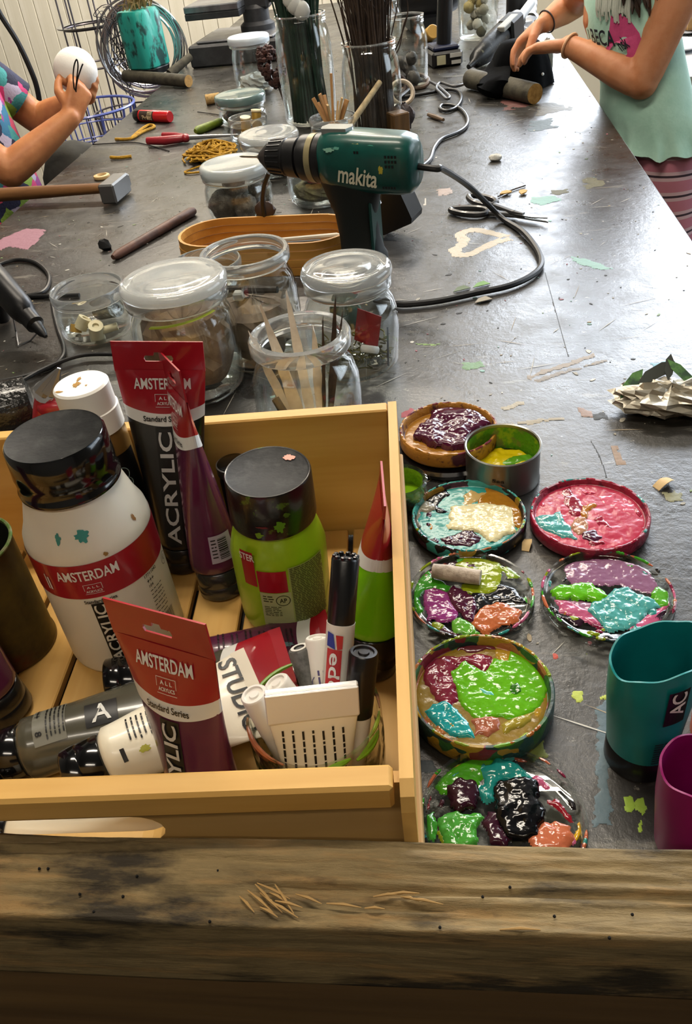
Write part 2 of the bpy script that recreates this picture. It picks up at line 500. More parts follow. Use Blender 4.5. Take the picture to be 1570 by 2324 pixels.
# ------------------------------------------------------------------ the work table
def table_material():
    m = bpy.data.materials.new('painted_grey_table_top'); m.use_nodes = True; nt = m.node_tree; b = nt.nodes['Principled BSDF']
    tc = _n(nt, 'ShaderNodeTexCoord')
    def noise(sc, det=6, rg=0.6, st=None):
        nz = _n(nt, 'ShaderNodeTexNoise'); nz.inputs['Scale'].default_value = sc; nz.inputs['Detail'].default_value = det; nz.inputs['Roughness'].default_value = rg
        if st:
            mp = _n(nt, 'ShaderNodeMapping'); mp.inputs['Scale'].default_value = st; mp.inputs['Rotation'].default_value = (0, 0, 0.5); nt.links.new(tc.outputs['Object'], mp.inputs[0]); nt.links.new(mp.outputs[0], nz.inputs['Vector'])
        else:
            nt.links.new(tc.outputs['Object'], nz.inputs['Vector'])
        return nz.outputs['Fac']
    def ramp(f, lo, hi, a=1.0):
        mr = _n(nt, 'ShaderNodeMapRange'); mr.inputs['From Min'].default_value = lo; mr.inputs['From Max'].default_value = hi; mr.inputs['To Max'].default_value = a; nt.links.new(f, mr.inputs['Value']); return mr.outputs[0]
    def mix(f, c0, c1):
        mx = _n(nt, 'ShaderNodeMix', data_type='RGBA'); nt.links.new(f, mx.inputs[0])
        for k, c in ((6, c0), (7, c1)):
            if isinstance(c, tuple):
                mx.inputs[k].default_value = c
            else:
                nt.links.new(c, mx.inputs[k])
        return mx.outputs[2]
    c = mix(ramp(noise(5), 0.38, 0.64), S('2b2823'), S('15130f'))
    c = mix(ramp(noise(1.7), 0.45, 0.65, 0.7), c, S('3e3e3e'))
    c = mix(ramp(noise(16, 8, 0.7), 0.60, 0.70, 0.35), c, S('24211c'))
    c = mix(ramp(noise(9, 5, 0.65, (1.0, 3.2, 1)), 0.64, 0.69, 0.35), c, S('8a877c'))
    c = mix(ramp(noise(60, 4, 0.7), 0.66, 0.72, 0.7), c, S('a8a498'))
    c = mix(ramp(noise(1, 6, 0.72, (9, 70, 1)), 0.62, 0.70, 0.4), c, S('857f72'))
    c = mix(ramp(noise(3.1, 6, 0.7), 0.58, 0.70, 0.5), c, S('4a4434'))
    c = mix(ramp(noise(7.3, 7, 0.7), 0.70, 0.76, 0.45), c, S('6f8a86'))
    c = mix(ramp(noise(6.1, 7, 0.72, (1.2, 1.0, 1)), 0.70, 0.76, 0.45), c, S('7d5a5e'))
    c = mix(ramp(noise(4.3, 7, 0.75), 0.66, 0.74, 0.5), c, S('5f5326'))
    nt.links.new(c, b.inputs['Base Color'])
    r = ramp(noise(22, 6, 0.7), 0.25, 0.75)
    mr = _n(nt, 'ShaderNodeMapRange'); mr.inputs['To Min'].default_value = 0.20; mr.inputs['To Max'].default_value = 0.46; nt.links.new(r, mr.inputs['Value'])
    nt.links.new(mr.outputs[0], b.inputs['Roughness'])
    b.inputs['Specular IOR Level'].default_value = 0.7
    bp = _n(nt, 'ShaderNodeBump'); bp.inputs['Strength'].default_value = 0.22; bp.inputs['Distance'].default_value = 0.003
    nt.links.new(noise(95, 5, 0.7), bp.inputs['Height']); nt.links.new(bp.outputs[0], b.inputs['Normal'])
    return m


TX0, TX1, TY0, TY1 = -0.805, 0.345, 0.176, 4.05
m_table = table_material()
m_tabwood = wood('dark_table_frame_wood', '4a3b2a', '33271b', axis=1, scale=6)
table = thing('work_table', 'long grey work table spotted with old paint', 'table', (-0.23, 2.1, FZ))
_to = Vector((-0.23, 2.1, FZ))
MB().box((TX0 + 0.23, TY0 - 2.1, -FZ - 0.035), (TX1 + 0.23, TY1 - 2.1, -FZ), bev=0.003).build('table_top', m_table, table, smooth=0)
for x in (TX0 + 0.06, TX1 - 0.14):
    for y in (TY0 + 0.1, TY1 - 0.15):
        MB().box((x + 0.23, y - 2.1, 0), (x + 0.31, y - 2.02, -FZ - 0.035), bev=0.004).build('leg', m_tabwood, table, smooth=0)
for x in (TX0 + 0.08, TX1 - 0.11):
    MB().box((x + 0.23, TY0 + 0.18 - 2.1, -FZ - 0.14), (x + 0.26, TY1 - 0.15 - 2.1, -FZ - 0.035)).build('apron', m_tabwood, table, smooth=0)


def mark(name, px, col, thick=0.0004, wob=0.004, rough=0.55, cell=0.003, label=None, wf=170):
    m = mat('dried_paint_' + col, col, rough, spec=0.4, bump=(160, 0.2))
    q = [tuple(P(x, y))[:2] for x, y in px]
    cell = min(cell, 0.0022 * max(0.35, float(np.mean([v[1] for v in q])))); o = blob(name, q, 0, thick, m, None, cell=cell, wob=wob, wf=wf, edge=0.0006, rough=0.0002, rs=120)
    if o:
        o.parent = table; o.location = -_to
        if label:
            o['label'] = label
    return o


def stroke_poly(px, w):
    pts = spline([P(x, y) for x, y in px], 5); L = []; Rr = []
    for i, p in enumerate(pts):
        t = (pts[min(i + 1, len(pts) - 1)] - pts[max(i - 1, 0)]).normalized(); nrm = Vector((-t.y, t.x, 0)); k = w * (0.75 + 0.5 * vnoise(i * 0.7, w * 1000))
        L.append((p + nrm * k)[:2]); Rr.append((p - nrm * k)[:2])
    return L + Rr[::-1]


def stroke(name, px, w, col, label=None, wob=0.0025, cell=0.0022, rough=0.55):
    m = mat('dried_paint_' + col, col, rough, spec=0.4, bump=(160, 0.2))
    o = blob(name, stroke_poly(px, w), 0, 0.0004, m, None, cell=cell, wob=wob, edge=0.0006)
    if o:
        o.parent = table; o.location = -_to
        if label:
            o['label'] = label


stroke('painted_heart', [(1150, 538), (1112, 528), (1075, 522), (1045, 532), (1052, 550), (1034, 566), (1036, 578), (1062, 578), (1098, 562), (1128, 548), (1158, 541)], 0.0085, 'b5aa97', 'cream heart brushed onto the table', wob=0.003)
mark('paint_mark', [(20, 560), (-5, 572), (-5, 545), (60, 518), (105, 520), (92, 545), (60, 568)], '8d6470', label='dusty pink paint stain')
mark('paint_mark', [(1050, 822), (1090, 820), (1098, 832), (1062, 840), (1048, 834)], '6b8a68')
mark('paint_mark', [(1290, 580), (1330, 588), (1370, 602), (1400, 612), (1360, 612), (1310, 600)], '7a9c94')
mark('paint_mark', [(1205, 448), (1260, 443), (1275, 455), (1230, 466), (1200, 460)], '7ea39c')
mark('paint_mark', [(990, 430), (1025, 425), (1028, 440), (996, 446)], '9b8a80')
mark('paint_mark', [(1475, 825), (1520, 818), (1530, 832), (1490, 838)], '6f9aa8')
mark('paint_mark', [(950, 940), (905, 950), (904, 936), (932, 928)], '8e3a42')
mark('paint_mark', [(1310, 925), (1345, 935), (1348, 950), (1318, 945)], '8a7468')
mark('paint_mark', [(1340, 940), (1376, 938), (1378, 952), (1346, 953)], '20201a', label='dark spot of dried paint')
mark('paint_mark', [(1500, 1115), (1545, 1118), (1548, 1138), (1510, 1140)], '7b7a5c')
mark('paint_mark', [(1300, 1568), (1318, 1572), (1325, 1588), (1312, 1590), (1302, 1578)], 'a9b44a')
mark('paint_mark', [(1355, 1582), (1376, 1576), (1380, 1584), (1360, 1588)], 'a9b44a')
mark('paint_mark', [(1200, 1690), (1240, 1672), (1238, 1716), (1212, 1725), (1195, 1705)], '6c7434')
mark('paint_mark', [(1350, 1600), (1380, 1590), (1384, 1760), (1388, 1870), (1350, 1875), (1356, 1740)], '50626a', label='grey blue band of dried paint')
mark('paint_mark', [(1418, 1812), (1430, 1806), (1438, 1830), (1426, 1838)], '8fae3c')
mark('paint_mark', [(1444, 1822), (1460, 1808), (1464, 1850), (1458, 1895), (1446, 1890), (1450, 1850)], '8fae3c')
mark('paint_mark', [(1258, 1484), (1272, 1486), (1270, 1496), (1258, 1494)], 'b04a3c')
mark('paint_mark', [(1320, 1474), (1340, 1478), (1338, 1494), (1322, 1490)], '5f6b30')
mark('paint_mark', [(930, 1725), (980, 1725), (1000, 1752), (950, 1762)], '4a5258')
mark('paint_mark', [(1250, 432), (1290, 428), (1310, 440), (1262, 446)], '54523a', wob=0.022, wf=60)
mark('paint_mark', [(1310, 405), (1350, 400), (1372, 418), (1330, 430)], '58543a', thick=0.0003, wob=0.022, wf=60)
mark('paint_mark', [(1190, 275), (1250, 270), (1262, 290), (1200, 300)], '4d5a60', thick=0.0003, wob=0.022, wf=60)
mark('paint_mark', [(1135, 230), (1180, 225), (1200, 240), (1150, 250)], '5c3a36', thick=0.0003, wob=0.022, wf=60)
mark('paint_mark', [(1200, 240), (1260, 232), (1300, 250), (1220, 262)], '463f2a', thick=0.0003, wob=0.022, wf=60)
stroke('paint_mark', [(1195, 858), (1230, 846), (1290, 826), (1350, 806)], 0.004, '8d8378', wob=0.004)
stroke('paint_mark', [(1215, 866), (1290, 842), (1380, 818)], 0.003, '817a72', wob=0.004)
stroke('paint_mark', [(1140, 930), (1165, 922), (1185, 912)], 0.004, '9a9280', wob=0.003)
stroke('paint_mark', [(1170, 962), (1230, 955), (1280, 950)], 0.0035, '8f8672', wob=0.004)
stroke('paint_mark', [(1390, 1010), (1400, 1035), (1408, 1055)], 0.004, '8a7460', wob=0.002)
stroke('paint_mark', [(966, 450), (964, 466)], 0.0025, 'b4afa4', wob=0.001)
stroke('paint_mark', [(940, 780), (985, 783), (1000, 780)], 0.002, '6f8a4a', wob=0.001)
# table seam between two boards
stroke('seam', [(1236, 618), (1262, 712), (1290, 810)], 0.0009, '1c1a17', wob=0.0002, cell=0.0008)
stroke('seam', [(1340, 1000), (1362, 1040), (1376, 1085)], 0.0009, '1c1a17', wob=0.0002, cell=0.0008)
# countless little specks and flecks
sp = MB(); cols = ['a9a69c', '8f8a7c', '6a7f50', '7fa39c', '1d1b18', '94856a', '8c5058', '2a2824', 'b9b5aa', '23211d']
spm = [mat('dried_paint_' + c, c, 0.55, spec=0.4, bump=(160, 0.2)) for c in cols]
rg = random.Random(5)
for i in range(1100):
    y = rg.uniform(0.22, 3.4) if i % 3 else rg.uniform(0.3, 1.4)
    x = rg.uniform(TX0 + 0.02, TX1 - 0.01); r = rg.choice((0.0006, 0.0008, 0.0009, 0.0012, 0.0015, 0.0022)) * rg.uniform(0.7, 1.3); a0 = rg.uniform(0, 6.3); el = rg.uniform(1, 2.2); n = 7
    V = []
    for k in range(n):
        a = 2 * math.pi * k / n; q = r * rg.uniform(0.6, 1.2); ex, ey = q * el * math.cos(a), q * math.sin(a)
        V.append((x + ex * math.cos(a0) - ey * math.sin(a0), y + ex * math.sin(a0) + ey * math.cos(a0), 0.0005))
    sp.add([(v[0], v[1], 0.0) for v in V] + V, [tuple(range(n, 2 * n))] + [(k, (k + 1) % n, n + (k + 1) % n, n + k) for k in range(n)], rg.randrange(len(cols)))
for i in range(330):
    y = rg.uniform(0.25, 2.6); x = rg.uniform(TX0 + 0.03, TX1 - 0.03); a0 = rg.uniform(-0.5, 0.9) if i % 3 else rg.uniform(0, 3.1); L = rg.uniform(0.006, 0.03); w = rg.uniform(0.0003, 0.0007)
    dx, dy = L * math.cos(a0), L * math.sin(a0); nx, ny = -w * math.sin(a0), w * math.cos(a0)
    sp.add([(x - dx, y - dy, 0.0006), (x + nx, y + ny, 0.0006), (x + dx, y + dy, 0.0006), (x - nx, y - ny, 0.0006)], [(3, 2, 1, 0)[::-1]], rg.choice((0, 1, 8, 5)))
o = sp.build('paint_specks', spm, table, smooth=0); o.location = -_to; o['kind'] = 'stuff'

# ------------------------------------------------------------------ rough beam along the near end of the table
def beam_material():
    m = bpy.data.materials.new('weathered_beam_wood'); m.use_nodes = True; nt = m.node_tree; b = nt.nodes['Principled BSDF']
    tc = _n(nt, 'ShaderNodeTexCoord')
    def nz(sc, st, det=7, rg=0.65):
        mp = _n(nt, 'ShaderNodeMapping'); mp.inputs['Scale'].default_value = st; nt.links.new(tc.outputs['Object'], mp.inputs[0])
        q = _n(nt, 'ShaderNodeTexNoise'); q.inputs['Scale'].default_value = sc; q.inputs['Detail'].default_value = det; q.inputs['Roughness'].default_value = rg; nt.links.new(mp.outputs[0], q.inputs['Vector']); return q.outputs['Fac']
    def ramp(f, lo, hi, a=1.0):
        mr = _n(nt, 'ShaderNodeMapRange'); mr.inputs['From Min'].default_value = lo; mr.inputs['From Max'].default_value = hi; mr.inputs['To Max'].default_value = a; nt.links.new(f, mr.inputs['Value']); return mr.outputs[0]
    def mix(f, c0, c1):
        mx = _n(nt, 'ShaderNodeMix', data_type='RGBA'); nt.links.new(f, mx.inputs[0])
        for k, c in ((6, c0), (7, c1)):
            if isinstance(c, tuple):
                mx.inputs[k].default_value = c
            else:
                nt.links.new(c, mx.inputs[k])
        return mx.outputs[2]
    c = mix(ramp(nz(1, (26, 120, 120)), 0.35, 0.68), S('8c7852'), S('665638'))
    c = mix(ramp(nz(1, (9, 60, 60)), 0.52, 0.66, 0.9), c, S('9a7a4c'))
    c = mix(ramp(nz(1, (7, 22, 30)), 0.50, 0.60, 0.92), c, S('241f17'))
    c = mix(ramp(nz(1, (14, 40, 40), 8, 0.75), 0.60, 0.70, 0.8), c, S('34302a'))
    c = mix(ramp(nz(1, (11, 34, 34), 8, 0.7), 0.64, 0.72, 0.7), c, S('a58f66'))
    nt.links.new(c, b.inputs['Base Color']); b.inputs['Roughness'].default_value = 0.72; b.inputs['Specular IOR Level'].default_value = 0.3
    bp = _n(nt, 'ShaderNodeBump'); bp.inputs['Strength'].default_value = 0.75; bp.inputs['Distance'].default_value = 0.002
    nt.links.new(nz(1, (45, 240, 240), 6, 0.75), bp.inputs['Height']); nt.links.new(bp.outputs[0], b.inputs['Normal'])
    return m


BT = 0.098
beam = thing('rough_wooden_beam', 'rough weathered wooden beam lying along the near end of the table', 'beam', (-0.05, 0.178, 0.037))
prof = []                                   # (y, z, outward ny, nz)
yb, yf, zt, zb = 0.0195, -0.0205, BT - 0.037, 0.002
for i in range(5): prof.append((yb, zb + (zt - 0.003 - zb) * i / 4, 1, 0))
for i in range(41): prof.append((yb - 0.001 + (yf - yb + 0.002) * i / 40, zt, 0, 1))
for i in range(24): prof.append((yf, zt - 0.0015 + (zb - zt + 0.0015) * i / 23, -1, 0))
NX = 560; V = []; F = []; npf = len(prof)
ux = np.linspace(-0.62, 0.62, NX); arc = np.cumsum([0] + [math.hypot(prof[i + 1][0] - prof[i][0], prof[i + 1][1] - prof[i][1]) for i in range(npf - 1)])
A, U = np.meshgrid(arc, ux, indexing='ij')
dn = (fnoise(U * 16, A * 260, 4) - 0.5) * 0.0048 + (fnoise(U * 5 + 9, A * 60, 3) - 0.5) * 0.005
crack = np.clip((fnoise(U * 6 + 3, A * 210 + 4, 3) - 0.62) / 0.1, 0, 1) * -0.003
isf = np.array([p[2] == -1 for p in prof], float)[:, None]
dn = (dn + crack) * (1 - 0.8 * isf)
gouge = np.exp(-((U - 0.0) / 0.05) ** 2 - ((A - 0.085) / 0.012) ** 2) * -0.0035 * (0.5 + fnoise(U * 30, A * 500, 2))
dn += gouge * (1 - isf)
for i in range(NX):
    for k in range(npf):
        y, z, ny, nzz = prof[k]; V.append((ux[i], y + ny * dn[k, i], z + nzz * dn[k, i]))
for i in range(NX - 1):
    for k in range(npf - 1):
        F.append((i * npf + k, (i + 1) * npf + k, (i + 1) * npf + k + 1, i * npf + k + 1))
for i in range(NX - 1):
    F.append((i * npf, i * npf + npf - 1, (i + 1) * npf + npf - 1, (i + 1) * npf))
F.append(tuple(range(npf))); F.append(tuple((NX - 1) * npf + k for k in range(npf - 1, -1, -1)))
MB().add(V, F).build('timber', beam_material(), beam, smooth=180)
m_spl = mat('fresh_split_wood', 'a8854f', 0.6)
rg = random.Random(3)
for (x, y) in [(600, 2030), (615, 2048), (630, 2036), (645, 2040), (560, 2052), (655, 2052), (700, 2040), (610, 2070), (640, 2062), (780, 2055), (850, 2062), (915, 2028), (930, 2040), (880, 2032), (1180, 2110), (620, 2022), (590, 2045), (960, 2045)]:
    p = P(x, y, BT + 0.0005) - beam.location; a = rg.uniform(-0.9, -0.2) if x < 720 else rg.uniform(-0.4, 0.2); L = rg.uniform(0.004, 0.009)
    d = Vector((math.cos(a), math.sin(a), 0)) * L
    MB().tube([p - d, p + Vector((0, 0, 0.0012)), p + d], [0.0003, 0.0007, 0.0002], 5).build('splinter', m_spl, beam)
m_hole = mat('worm_hole_black', '0c0a08', 0.9)
for (x, y) in [(88, 1970), (108, 1970), (310, 1987), (180, 2028), (278, 2033), (212, 2068), (475, 2090), (494, 1975), (1095, 2034), (1157, 2012), (1258, 2078), (1435, 2074), (998, 2103), (1383, 2127)]:
    p = P(x, y, BT + 0.0009) - beam.location
    MB().lathe([(0, 0.0002), (0.0005, 0.0), (0.0007, -0.0008)], 10, at=p).build('worm_hole', m_hole, beam)
# boards that carry the beam
m_b1 = wood('brown_end_board', '6b5233', '4a3821', axis=0, scale=7, c3='83673c')
m_b2 = wood('dark_end_board', '3c3226', '272019', axis=0, scale=6, c3='4d4132')
epan = thing('table_end_panel', 'upright end panel of old boards under the rough beam', 'panel', (-0.05, 0.166, FZ))
for (x0, x1, z0, z1, mm, yy) in ((-0.62, 0.62, 0.77, 0.83, m_b1, 0.0), (-0.62, 0.05, 0.70, 0.768, m_b1, 0.002), (0.053, 0.62, 0.70, 0.768, m_b2, 0.0), (-0.62, 0.62, 0.60, 0.698, m_b2, 0.001), (-0.62, 0.62, 0.40, 0.597, m_b2, 0.0), (-0.62, 0.62, 0.2, 0.397, m_b2, 0.001), (-0.62, 0.62, 0.0, 0.197, m_b2, 0.0)):
    MB().box((x0, yy - 0.006, z0), (x1, yy + 0.006, z1 if z1 < 0.83 else 0.8375), bev=0.002).build('board', mm, epan, smooth=0)

# ------------------------------------------------------------------ wooden box
BA = math.radians(3.2)
BO = Vector((-0.0375, 0.541, 0.0)); BW, BD, BH = 0.42, 0.333, 0.126
m_pine = wood('warm_pine', 'd6ab62', 'bf9148', axis=0, scale=8, c3='d6b277', rough=0.45, bump=0.08)
m_piney = wood('warm_pine_lengthwise', 'd6ab62', 'bf9148', axis=1, scale=8, c3='d6b277', rough=0.45, bump=0.08)
m_pineg = wood('greyed_pine', 'c9a06a', 'a88458', axis=1, scale=8, c3='b8926a', rough=0.6, bump=0.15)
crate = thing('wooden_box', 'open pine box full of paint tubes and bottles', 'box', BO, BA)


def BX(x, y, z):
    """Box frame -> place (x to the right, y away, origin at the far right corner)."""
    return Vector((BO.x + x * math.cos(BA) - y * math.sin(BA), BO.y + x * math.sin(BA) + y * math.cos(BA), z))


def inbox(p):
    d = Vector(p) - BO; return Vector((d.x * math.cos(BA) + d.y * math.sin(BA), -d.x * math.sin(BA) + d.y * math.cos(BA), d.z))


ST = 0.0065
MB().box((-BW + ST, -0.012, 0.004), (-ST - 0.0005, 0, BH), bev=0.0012).build('back_panel', m_pine, crate, smooth=0)
side = [(-BD - 0.006, 0.0), (-BD - 0.006, BH - 0.012), (-BD - 0.003, BH - 0.004), (-BD + 0.004, BH), (0, BH), (0, 0)]
for x0 in (-ST, -BW):
    MB().prism([(y, z) for y, z in side], x0, x0 + ST, fn=lambda q: (q[2], q[0], q[1])).build('side_panel', m_piney, crate, smooth=0)
MB().box((-0.004, -BD - 0.004, 0.001), (0.0022, -0.001, 0.078), bev=0.001).build('side_batten', m_pineg, crate, smooth=0)
MB().box((-BW + ST, -BD - 0.001, BH - 0.017), (-ST - 0.003, -BD + 0.0125, BH), bev=0.0018).build('front_rail', m_pine, crate, smooth=0)
hx0, hx1, hz0, hz1 = -0.235, -0.129, 0.063, 0.087           # hand hole
fx0, fx1, fz0, fz1 = -BW + ST, -ST - 0.0005, 0.004, BH - 0.0172
fy0, fy1 = -BD + 0.0132, -BD + 0.0195
fp = MB(); mapf = lambda q: (q[0], q[2], q[1])
fp.prism([(fx0, hz1), (fx1, hz1), (fx1, fz1), (fx0, fz1)], fy1, fy0, fn=mapf)
fp.prism([(fx0, fz0), (fx1, fz0), (fx1, hz0), (fx0, hz0)], fy1, fy0, fn=mapf)
zc = (hz0 + hz1) / 2; zr = (hz1 - hz0) / 2
fp.prism([(fx1, hz0), (fx1, hz1)] + [(hx1 - 0.016 + 0.016 * math.cos(a), zc + zr * math.sin(a)) for a in np.linspace(math.pi / 2, -math.pi / 2, 9)], fy1, fy0, fn=mapf)
fp.prism([(fx0, hz1), (fx0, hz0)] + [(hx0 + 0.016 - 0.016 * math.cos(a), zc + zr * math.sin(a)) for a in np.linspace(-math.pi / 2, math.pi / 2, 9)], fy1, fy0, fn=mapf)
fp.build('front_panel', m_pine, crate, smooth=0)
sl = MB().box((-0.0182, -BD + 0.0198, 0.004), (0.0182, -0.0125, 0.012), bev=0.001).build('slat', m_piney, crate, smooth=0)
sl.location.x = -0.0255
k = 1
while -0.0255 - k * 0.0408 > -BW + 0.02:
    q = sl.copy(); COL.objects.link(q); q.location.x = -0.0255 - k * 0.0408; k += 1
for y in (-0.05, -BD + 0.05):
    MB().box((-BW + ST, y - 0.015, 0.0), (-ST, y + 0.015, 0.004)).build('runner', m_pine, crate, smooth=0)
# ------------------------------------------------------------------ paint lids used as palettes
m_clear = glass('clear_glass')
m_clear_thick = glass('thick_clear_glass', tint=(0.93, 0.955, 0.94, 1), edge=0.7, base=0.05)
m_smear = glass('smeared_glass', tint=(0.94, 0.95, 0.93, 1), edge=0.6, base=0.05, dirt=(60, '2a2a22', 0.56, 0.8))


def paint(col, rough=0.22):
    return mat('paint_' + col, S(col, 0.74), rough, spec=0.5, bump=(300, 0.08))


def smear_mat(name, cols, scale=26, rough=0.4):
    """Side of a lid smeared with several dried colours (patches keep their shape)."""
    if name in MATS:
        return MATS[name]
    m = bpy.data.materials.new(name); m.use_nodes = True; nt = m.node_tree; b = nt.nodes['Principled BSDF']
    tc = _n(nt, 'ShaderNodeTexCoord'); vo = _n(nt, 'ShaderNodeTexVoronoi'); vo.inputs['Scale'].default_value = scale * 3.2
    nz = _n(nt, 'ShaderNodeTexNoise'); nz.inputs['Scale'].default_value = 60
    mx = _n(nt, 'ShaderNodeMix', data_type='RGBA'); mx.inputs[0].default_value = 0.012
    nt.links.new(tc.outputs['Object'], mx.inputs[6]); nt.links.new(tc.outputs['Object'], nz.inputs['Vector']); nt.links.new(nz.outputs['Color'], mx.inputs[7])
    nt.links.new(mx.outputs[2], vo.inputs['Vector'])
    sep = _n(nt, 'ShaderNodeSeparateColor'); nt.links.new(vo.outputs['Color'], sep.inputs[0])
    cr = _n(nt, 'ShaderNodeValToRGB'); cr.color_ramp.interpolation = 'CONSTANT'
    for i, c in enumerate(cols):
        e = cr.color_ramp.elements[i] if i < 2 else cr.color_ramp.elements.new(i / len(cols))
        e.position = i / len(cols); e.color = S(c)
    nt.links.new(sep.outputs[0], cr.inputs[0]); nt.links.new(cr.outputs[0], b.inputs['Base Color'])
    b.inputs['Roughness'].default_value = rough
    bp = _n(nt, 'ShaderNodeBump'); bp.inputs['Strength'].default_value = 0.5; bp.inputs['Distance'].default_value = 0.002
    n2 = _n(nt, 'ShaderNodeTexNoise'); n2.inputs['Scale'].default_value = 180; nt.links.new(tc.outputs['Object'], n2.inputs['Vector'])
    nt.links.new(n2.outputs['Fac'], bp.inputs['Height']); nt.links.new(bp.outputs[0], b.inputs['Normal'])
    MATS[name] = m
    return m


C5 = lambda L: [(880 + x / 2.2754, 880 + y / 2.2754) for x, y in L]
C6 = lambda L: [(880 + x / 2.2754, 1400 + y / 2.2754) for x, y in L]


def lid(label, cpx, r, rim_z, side_m, base, patches, z0=0.0, depth=0.005, extra=None):
    """Round jar lid lying upside down: floor, raised rim, dabs of paint. patches: (colour, pixel outline, thickness, unevenness)."""
    c = P(*cpx, rim_z); t = thing('paint_palette', label, 'palette', (c.x, c.y, z0), 0, 'jar lids used as paint palettes')
    h = rim_z - z0; tw = 0.0026; zf = h - depth
    prof = [(0.0, 0.0008), (r * 0.86, 0.0004), (r * 0.97, 0.002), (r, 0.004), (r, h - 0.0012), (r - 0.0008, h), (r - tw, h), (r - tw - 0.0006, h - 0.0012), (r - tw - 0.0016, zf + 0.001), (r - 0.007, zf), (0.0, zf)]
    MB().lathe(prof, 72).build('dish', side_m, t, 50)
    t['rim'] = h; t['rad'] = r
    zi = z0 + zf; rin = r - tw - 0.0010
    if base:
        n = 40; poly = [(c.x + rin * math.cos(2 * math.pi * k / n), c.y + rin * math.sin(2 * math.pi * k / n)) for k in range(n)]
        blob('paint_layer', poly, zf, 0.0012, paint(base), t, cell=0.0011, rough=0.0005, rs=150, org=(c.x, c.y))
    zb = zf + (0.0006 if base else -0.0001)
    for q in patches:
        col, px = q[0], q[1]; th = (q[2] if len(q) > 2 else 0.0022) * 0.62; rg_ = (q[3] if len(q) > 3 else 0.0012)
        poly = [tuple(P(x, y, zi + 0.0015))[:2] for x, y in px]
        blob('paint_dab', poly, zb, th, paint(col, 0.12), t, cell=0.0008, rough=rg_ * 0.5, rs=(170 if th < 0.004 else 75), wob=0.0026, grow=0.0016, edge=0.0013, clip=(c.x, c.y, rin), org=(c.x, c.y))
    if extra:
        rg2 = random.Random(int(cpx[0] * 7 + cpx[1])); n_, cols = extra
        for i in range(n_):
            a = rg2.uniform(0, 6.28); d = rin * rg2.uniform(0.72, 0.99); x0, y0 = c.x + d * math.cos(a), c.y + d * math.sin(a); s1 = rg2.uniform(0.0025, 0.007); s2 = s1 * rg2.uniform(0.3, 0.8); poly = []
            for k in range(9):
                b = 2 * math.pi * k / 9; e1 = s2 * math.cos(b) * rg2.uniform(0.6, 1.2); e2 = s1 * math.sin(b) * rg2.uniform(0.6, 1.2)
                poly.append((x0 + e1 * math.cos(a) - e2 * math.sin(a), y0 + e1 * math.sin(a) + e2 * math.cos(a)))
            blob('paint_dab', poly, zb, rg2.uniform(0.0006, 0.0018), paint(rg2.choice(cols), 0.13), t, cell=0.0008, rough=0.0008, rs=420, wob=0.002, edge=0.001, clip=(c.x, c.y, rin), org=(c.x, c.y))
    return t, c


m_ochre = mat('ochre_smeared_lid', 'a9752c', 0.45, var=(60, '4a2430', 0.52, 0.6), bump=(200, 0.4))
m_redlid = mat('crimson_smeared_lid', '8c1c36', 0.35, var=(70, '5a1024', 0.5, 0.62), bump=(200, 0.3))
m_side_t = smear_mat('black_teal_smears', ['14110e', '0f0c0c', '2f8a84', '14100e', '8a6a20', '101010', '35908a', '3a1428'])
m_side_g = smear_mat('copper_green_smears', ['1d3a36', '2a5a2a', 'a0633e', '14302e', '6f1c2a', '1f4a48', '9a7a22', '16302c'])

lid('ochre-rimmed jar lid heaped with glossy dark purple paint', (1017, 970), 0.0465, 0.026, m_ochre, 'a8742a', [
    ('4a1430', C5([(230, 130), (300, 84), (400, 84), (480, 115), (540, 160), (525, 205), (450, 240), (410, 275), (410, 315), (330, 325), (230, 305), (140, 262), (160, 220), (220, 180)]), 0.012, 0.006)], z0=0.009, depth=0.009)
_lc = P(1017, 970, 0.028)
tg = thing('dark_jar_lid', 'dark glossy saucer under the ochre-rimmed lid of purple paint', 'lid', (_lc.x, _lc.y, 0))  # another jar lid, stacked under the purple one
MB().lathe([(0, 0.0), (0.045, 0.0), (0.049, 0.002), (0.0495, 0.006), (0.047, 0.0088), (0, 0.0088)], 64).build('disc', mat('black_gloss', '0c0c10', 0.15, coat=0.4), tg)

lid('jar lid of teal, cream and ochre paint nearest the small tin', (1063, 1166), 0.048, 0.0145, m_side_t, '2f9690', [
    ('a9731f', C5([(510, 510), (560, 500), (620, 540), (670, 590), (692, 650), (670, 720), (630, 700), (600, 640), (560, 640), (520, 600), (460, 600), (480, 560), (520, 545)]), 0.003, 0.002),
    ('e6dcae', C5([(330, 620), (400, 610), (450, 600), (540, 600), (640, 620), (655, 690), (650, 740), (600, 765), (540, 790), (490, 760), (440, 740), (380, 735), (320, 730), (310, 710), (340, 690), (320, 660)]), 0.0045, 0.0015),
    ('c3a568', C5([(400, 560), (430, 530), (470, 545), (510, 545), (470, 580), (430, 600), (395, 605)])),
    ('141418', C5([(190, 570), (230, 525), (300, 525), (310, 550), (280, 575), (255, 615), (310, 640), (250, 640), (228, 600)])),
    ('8f8a7a', C5([(130, 605), (180, 585), (240, 600), (240, 632), (170, 640), (150, 680), (160, 715), (130, 690)]), 0.004),
    ('3a1228', C5([(280, 780), (330, 765), (400, 735), (440, 740), (470, 770), (475, 800), (400, 815), (300, 805)]), 0.003, 0.002),
    ('6fa42c', C5([(680, 700), (700, 695), (698, 725), (675, 735)]))], extra=(12, ['2f9690','1f7f7a','141418','3a1228','a9731f']))
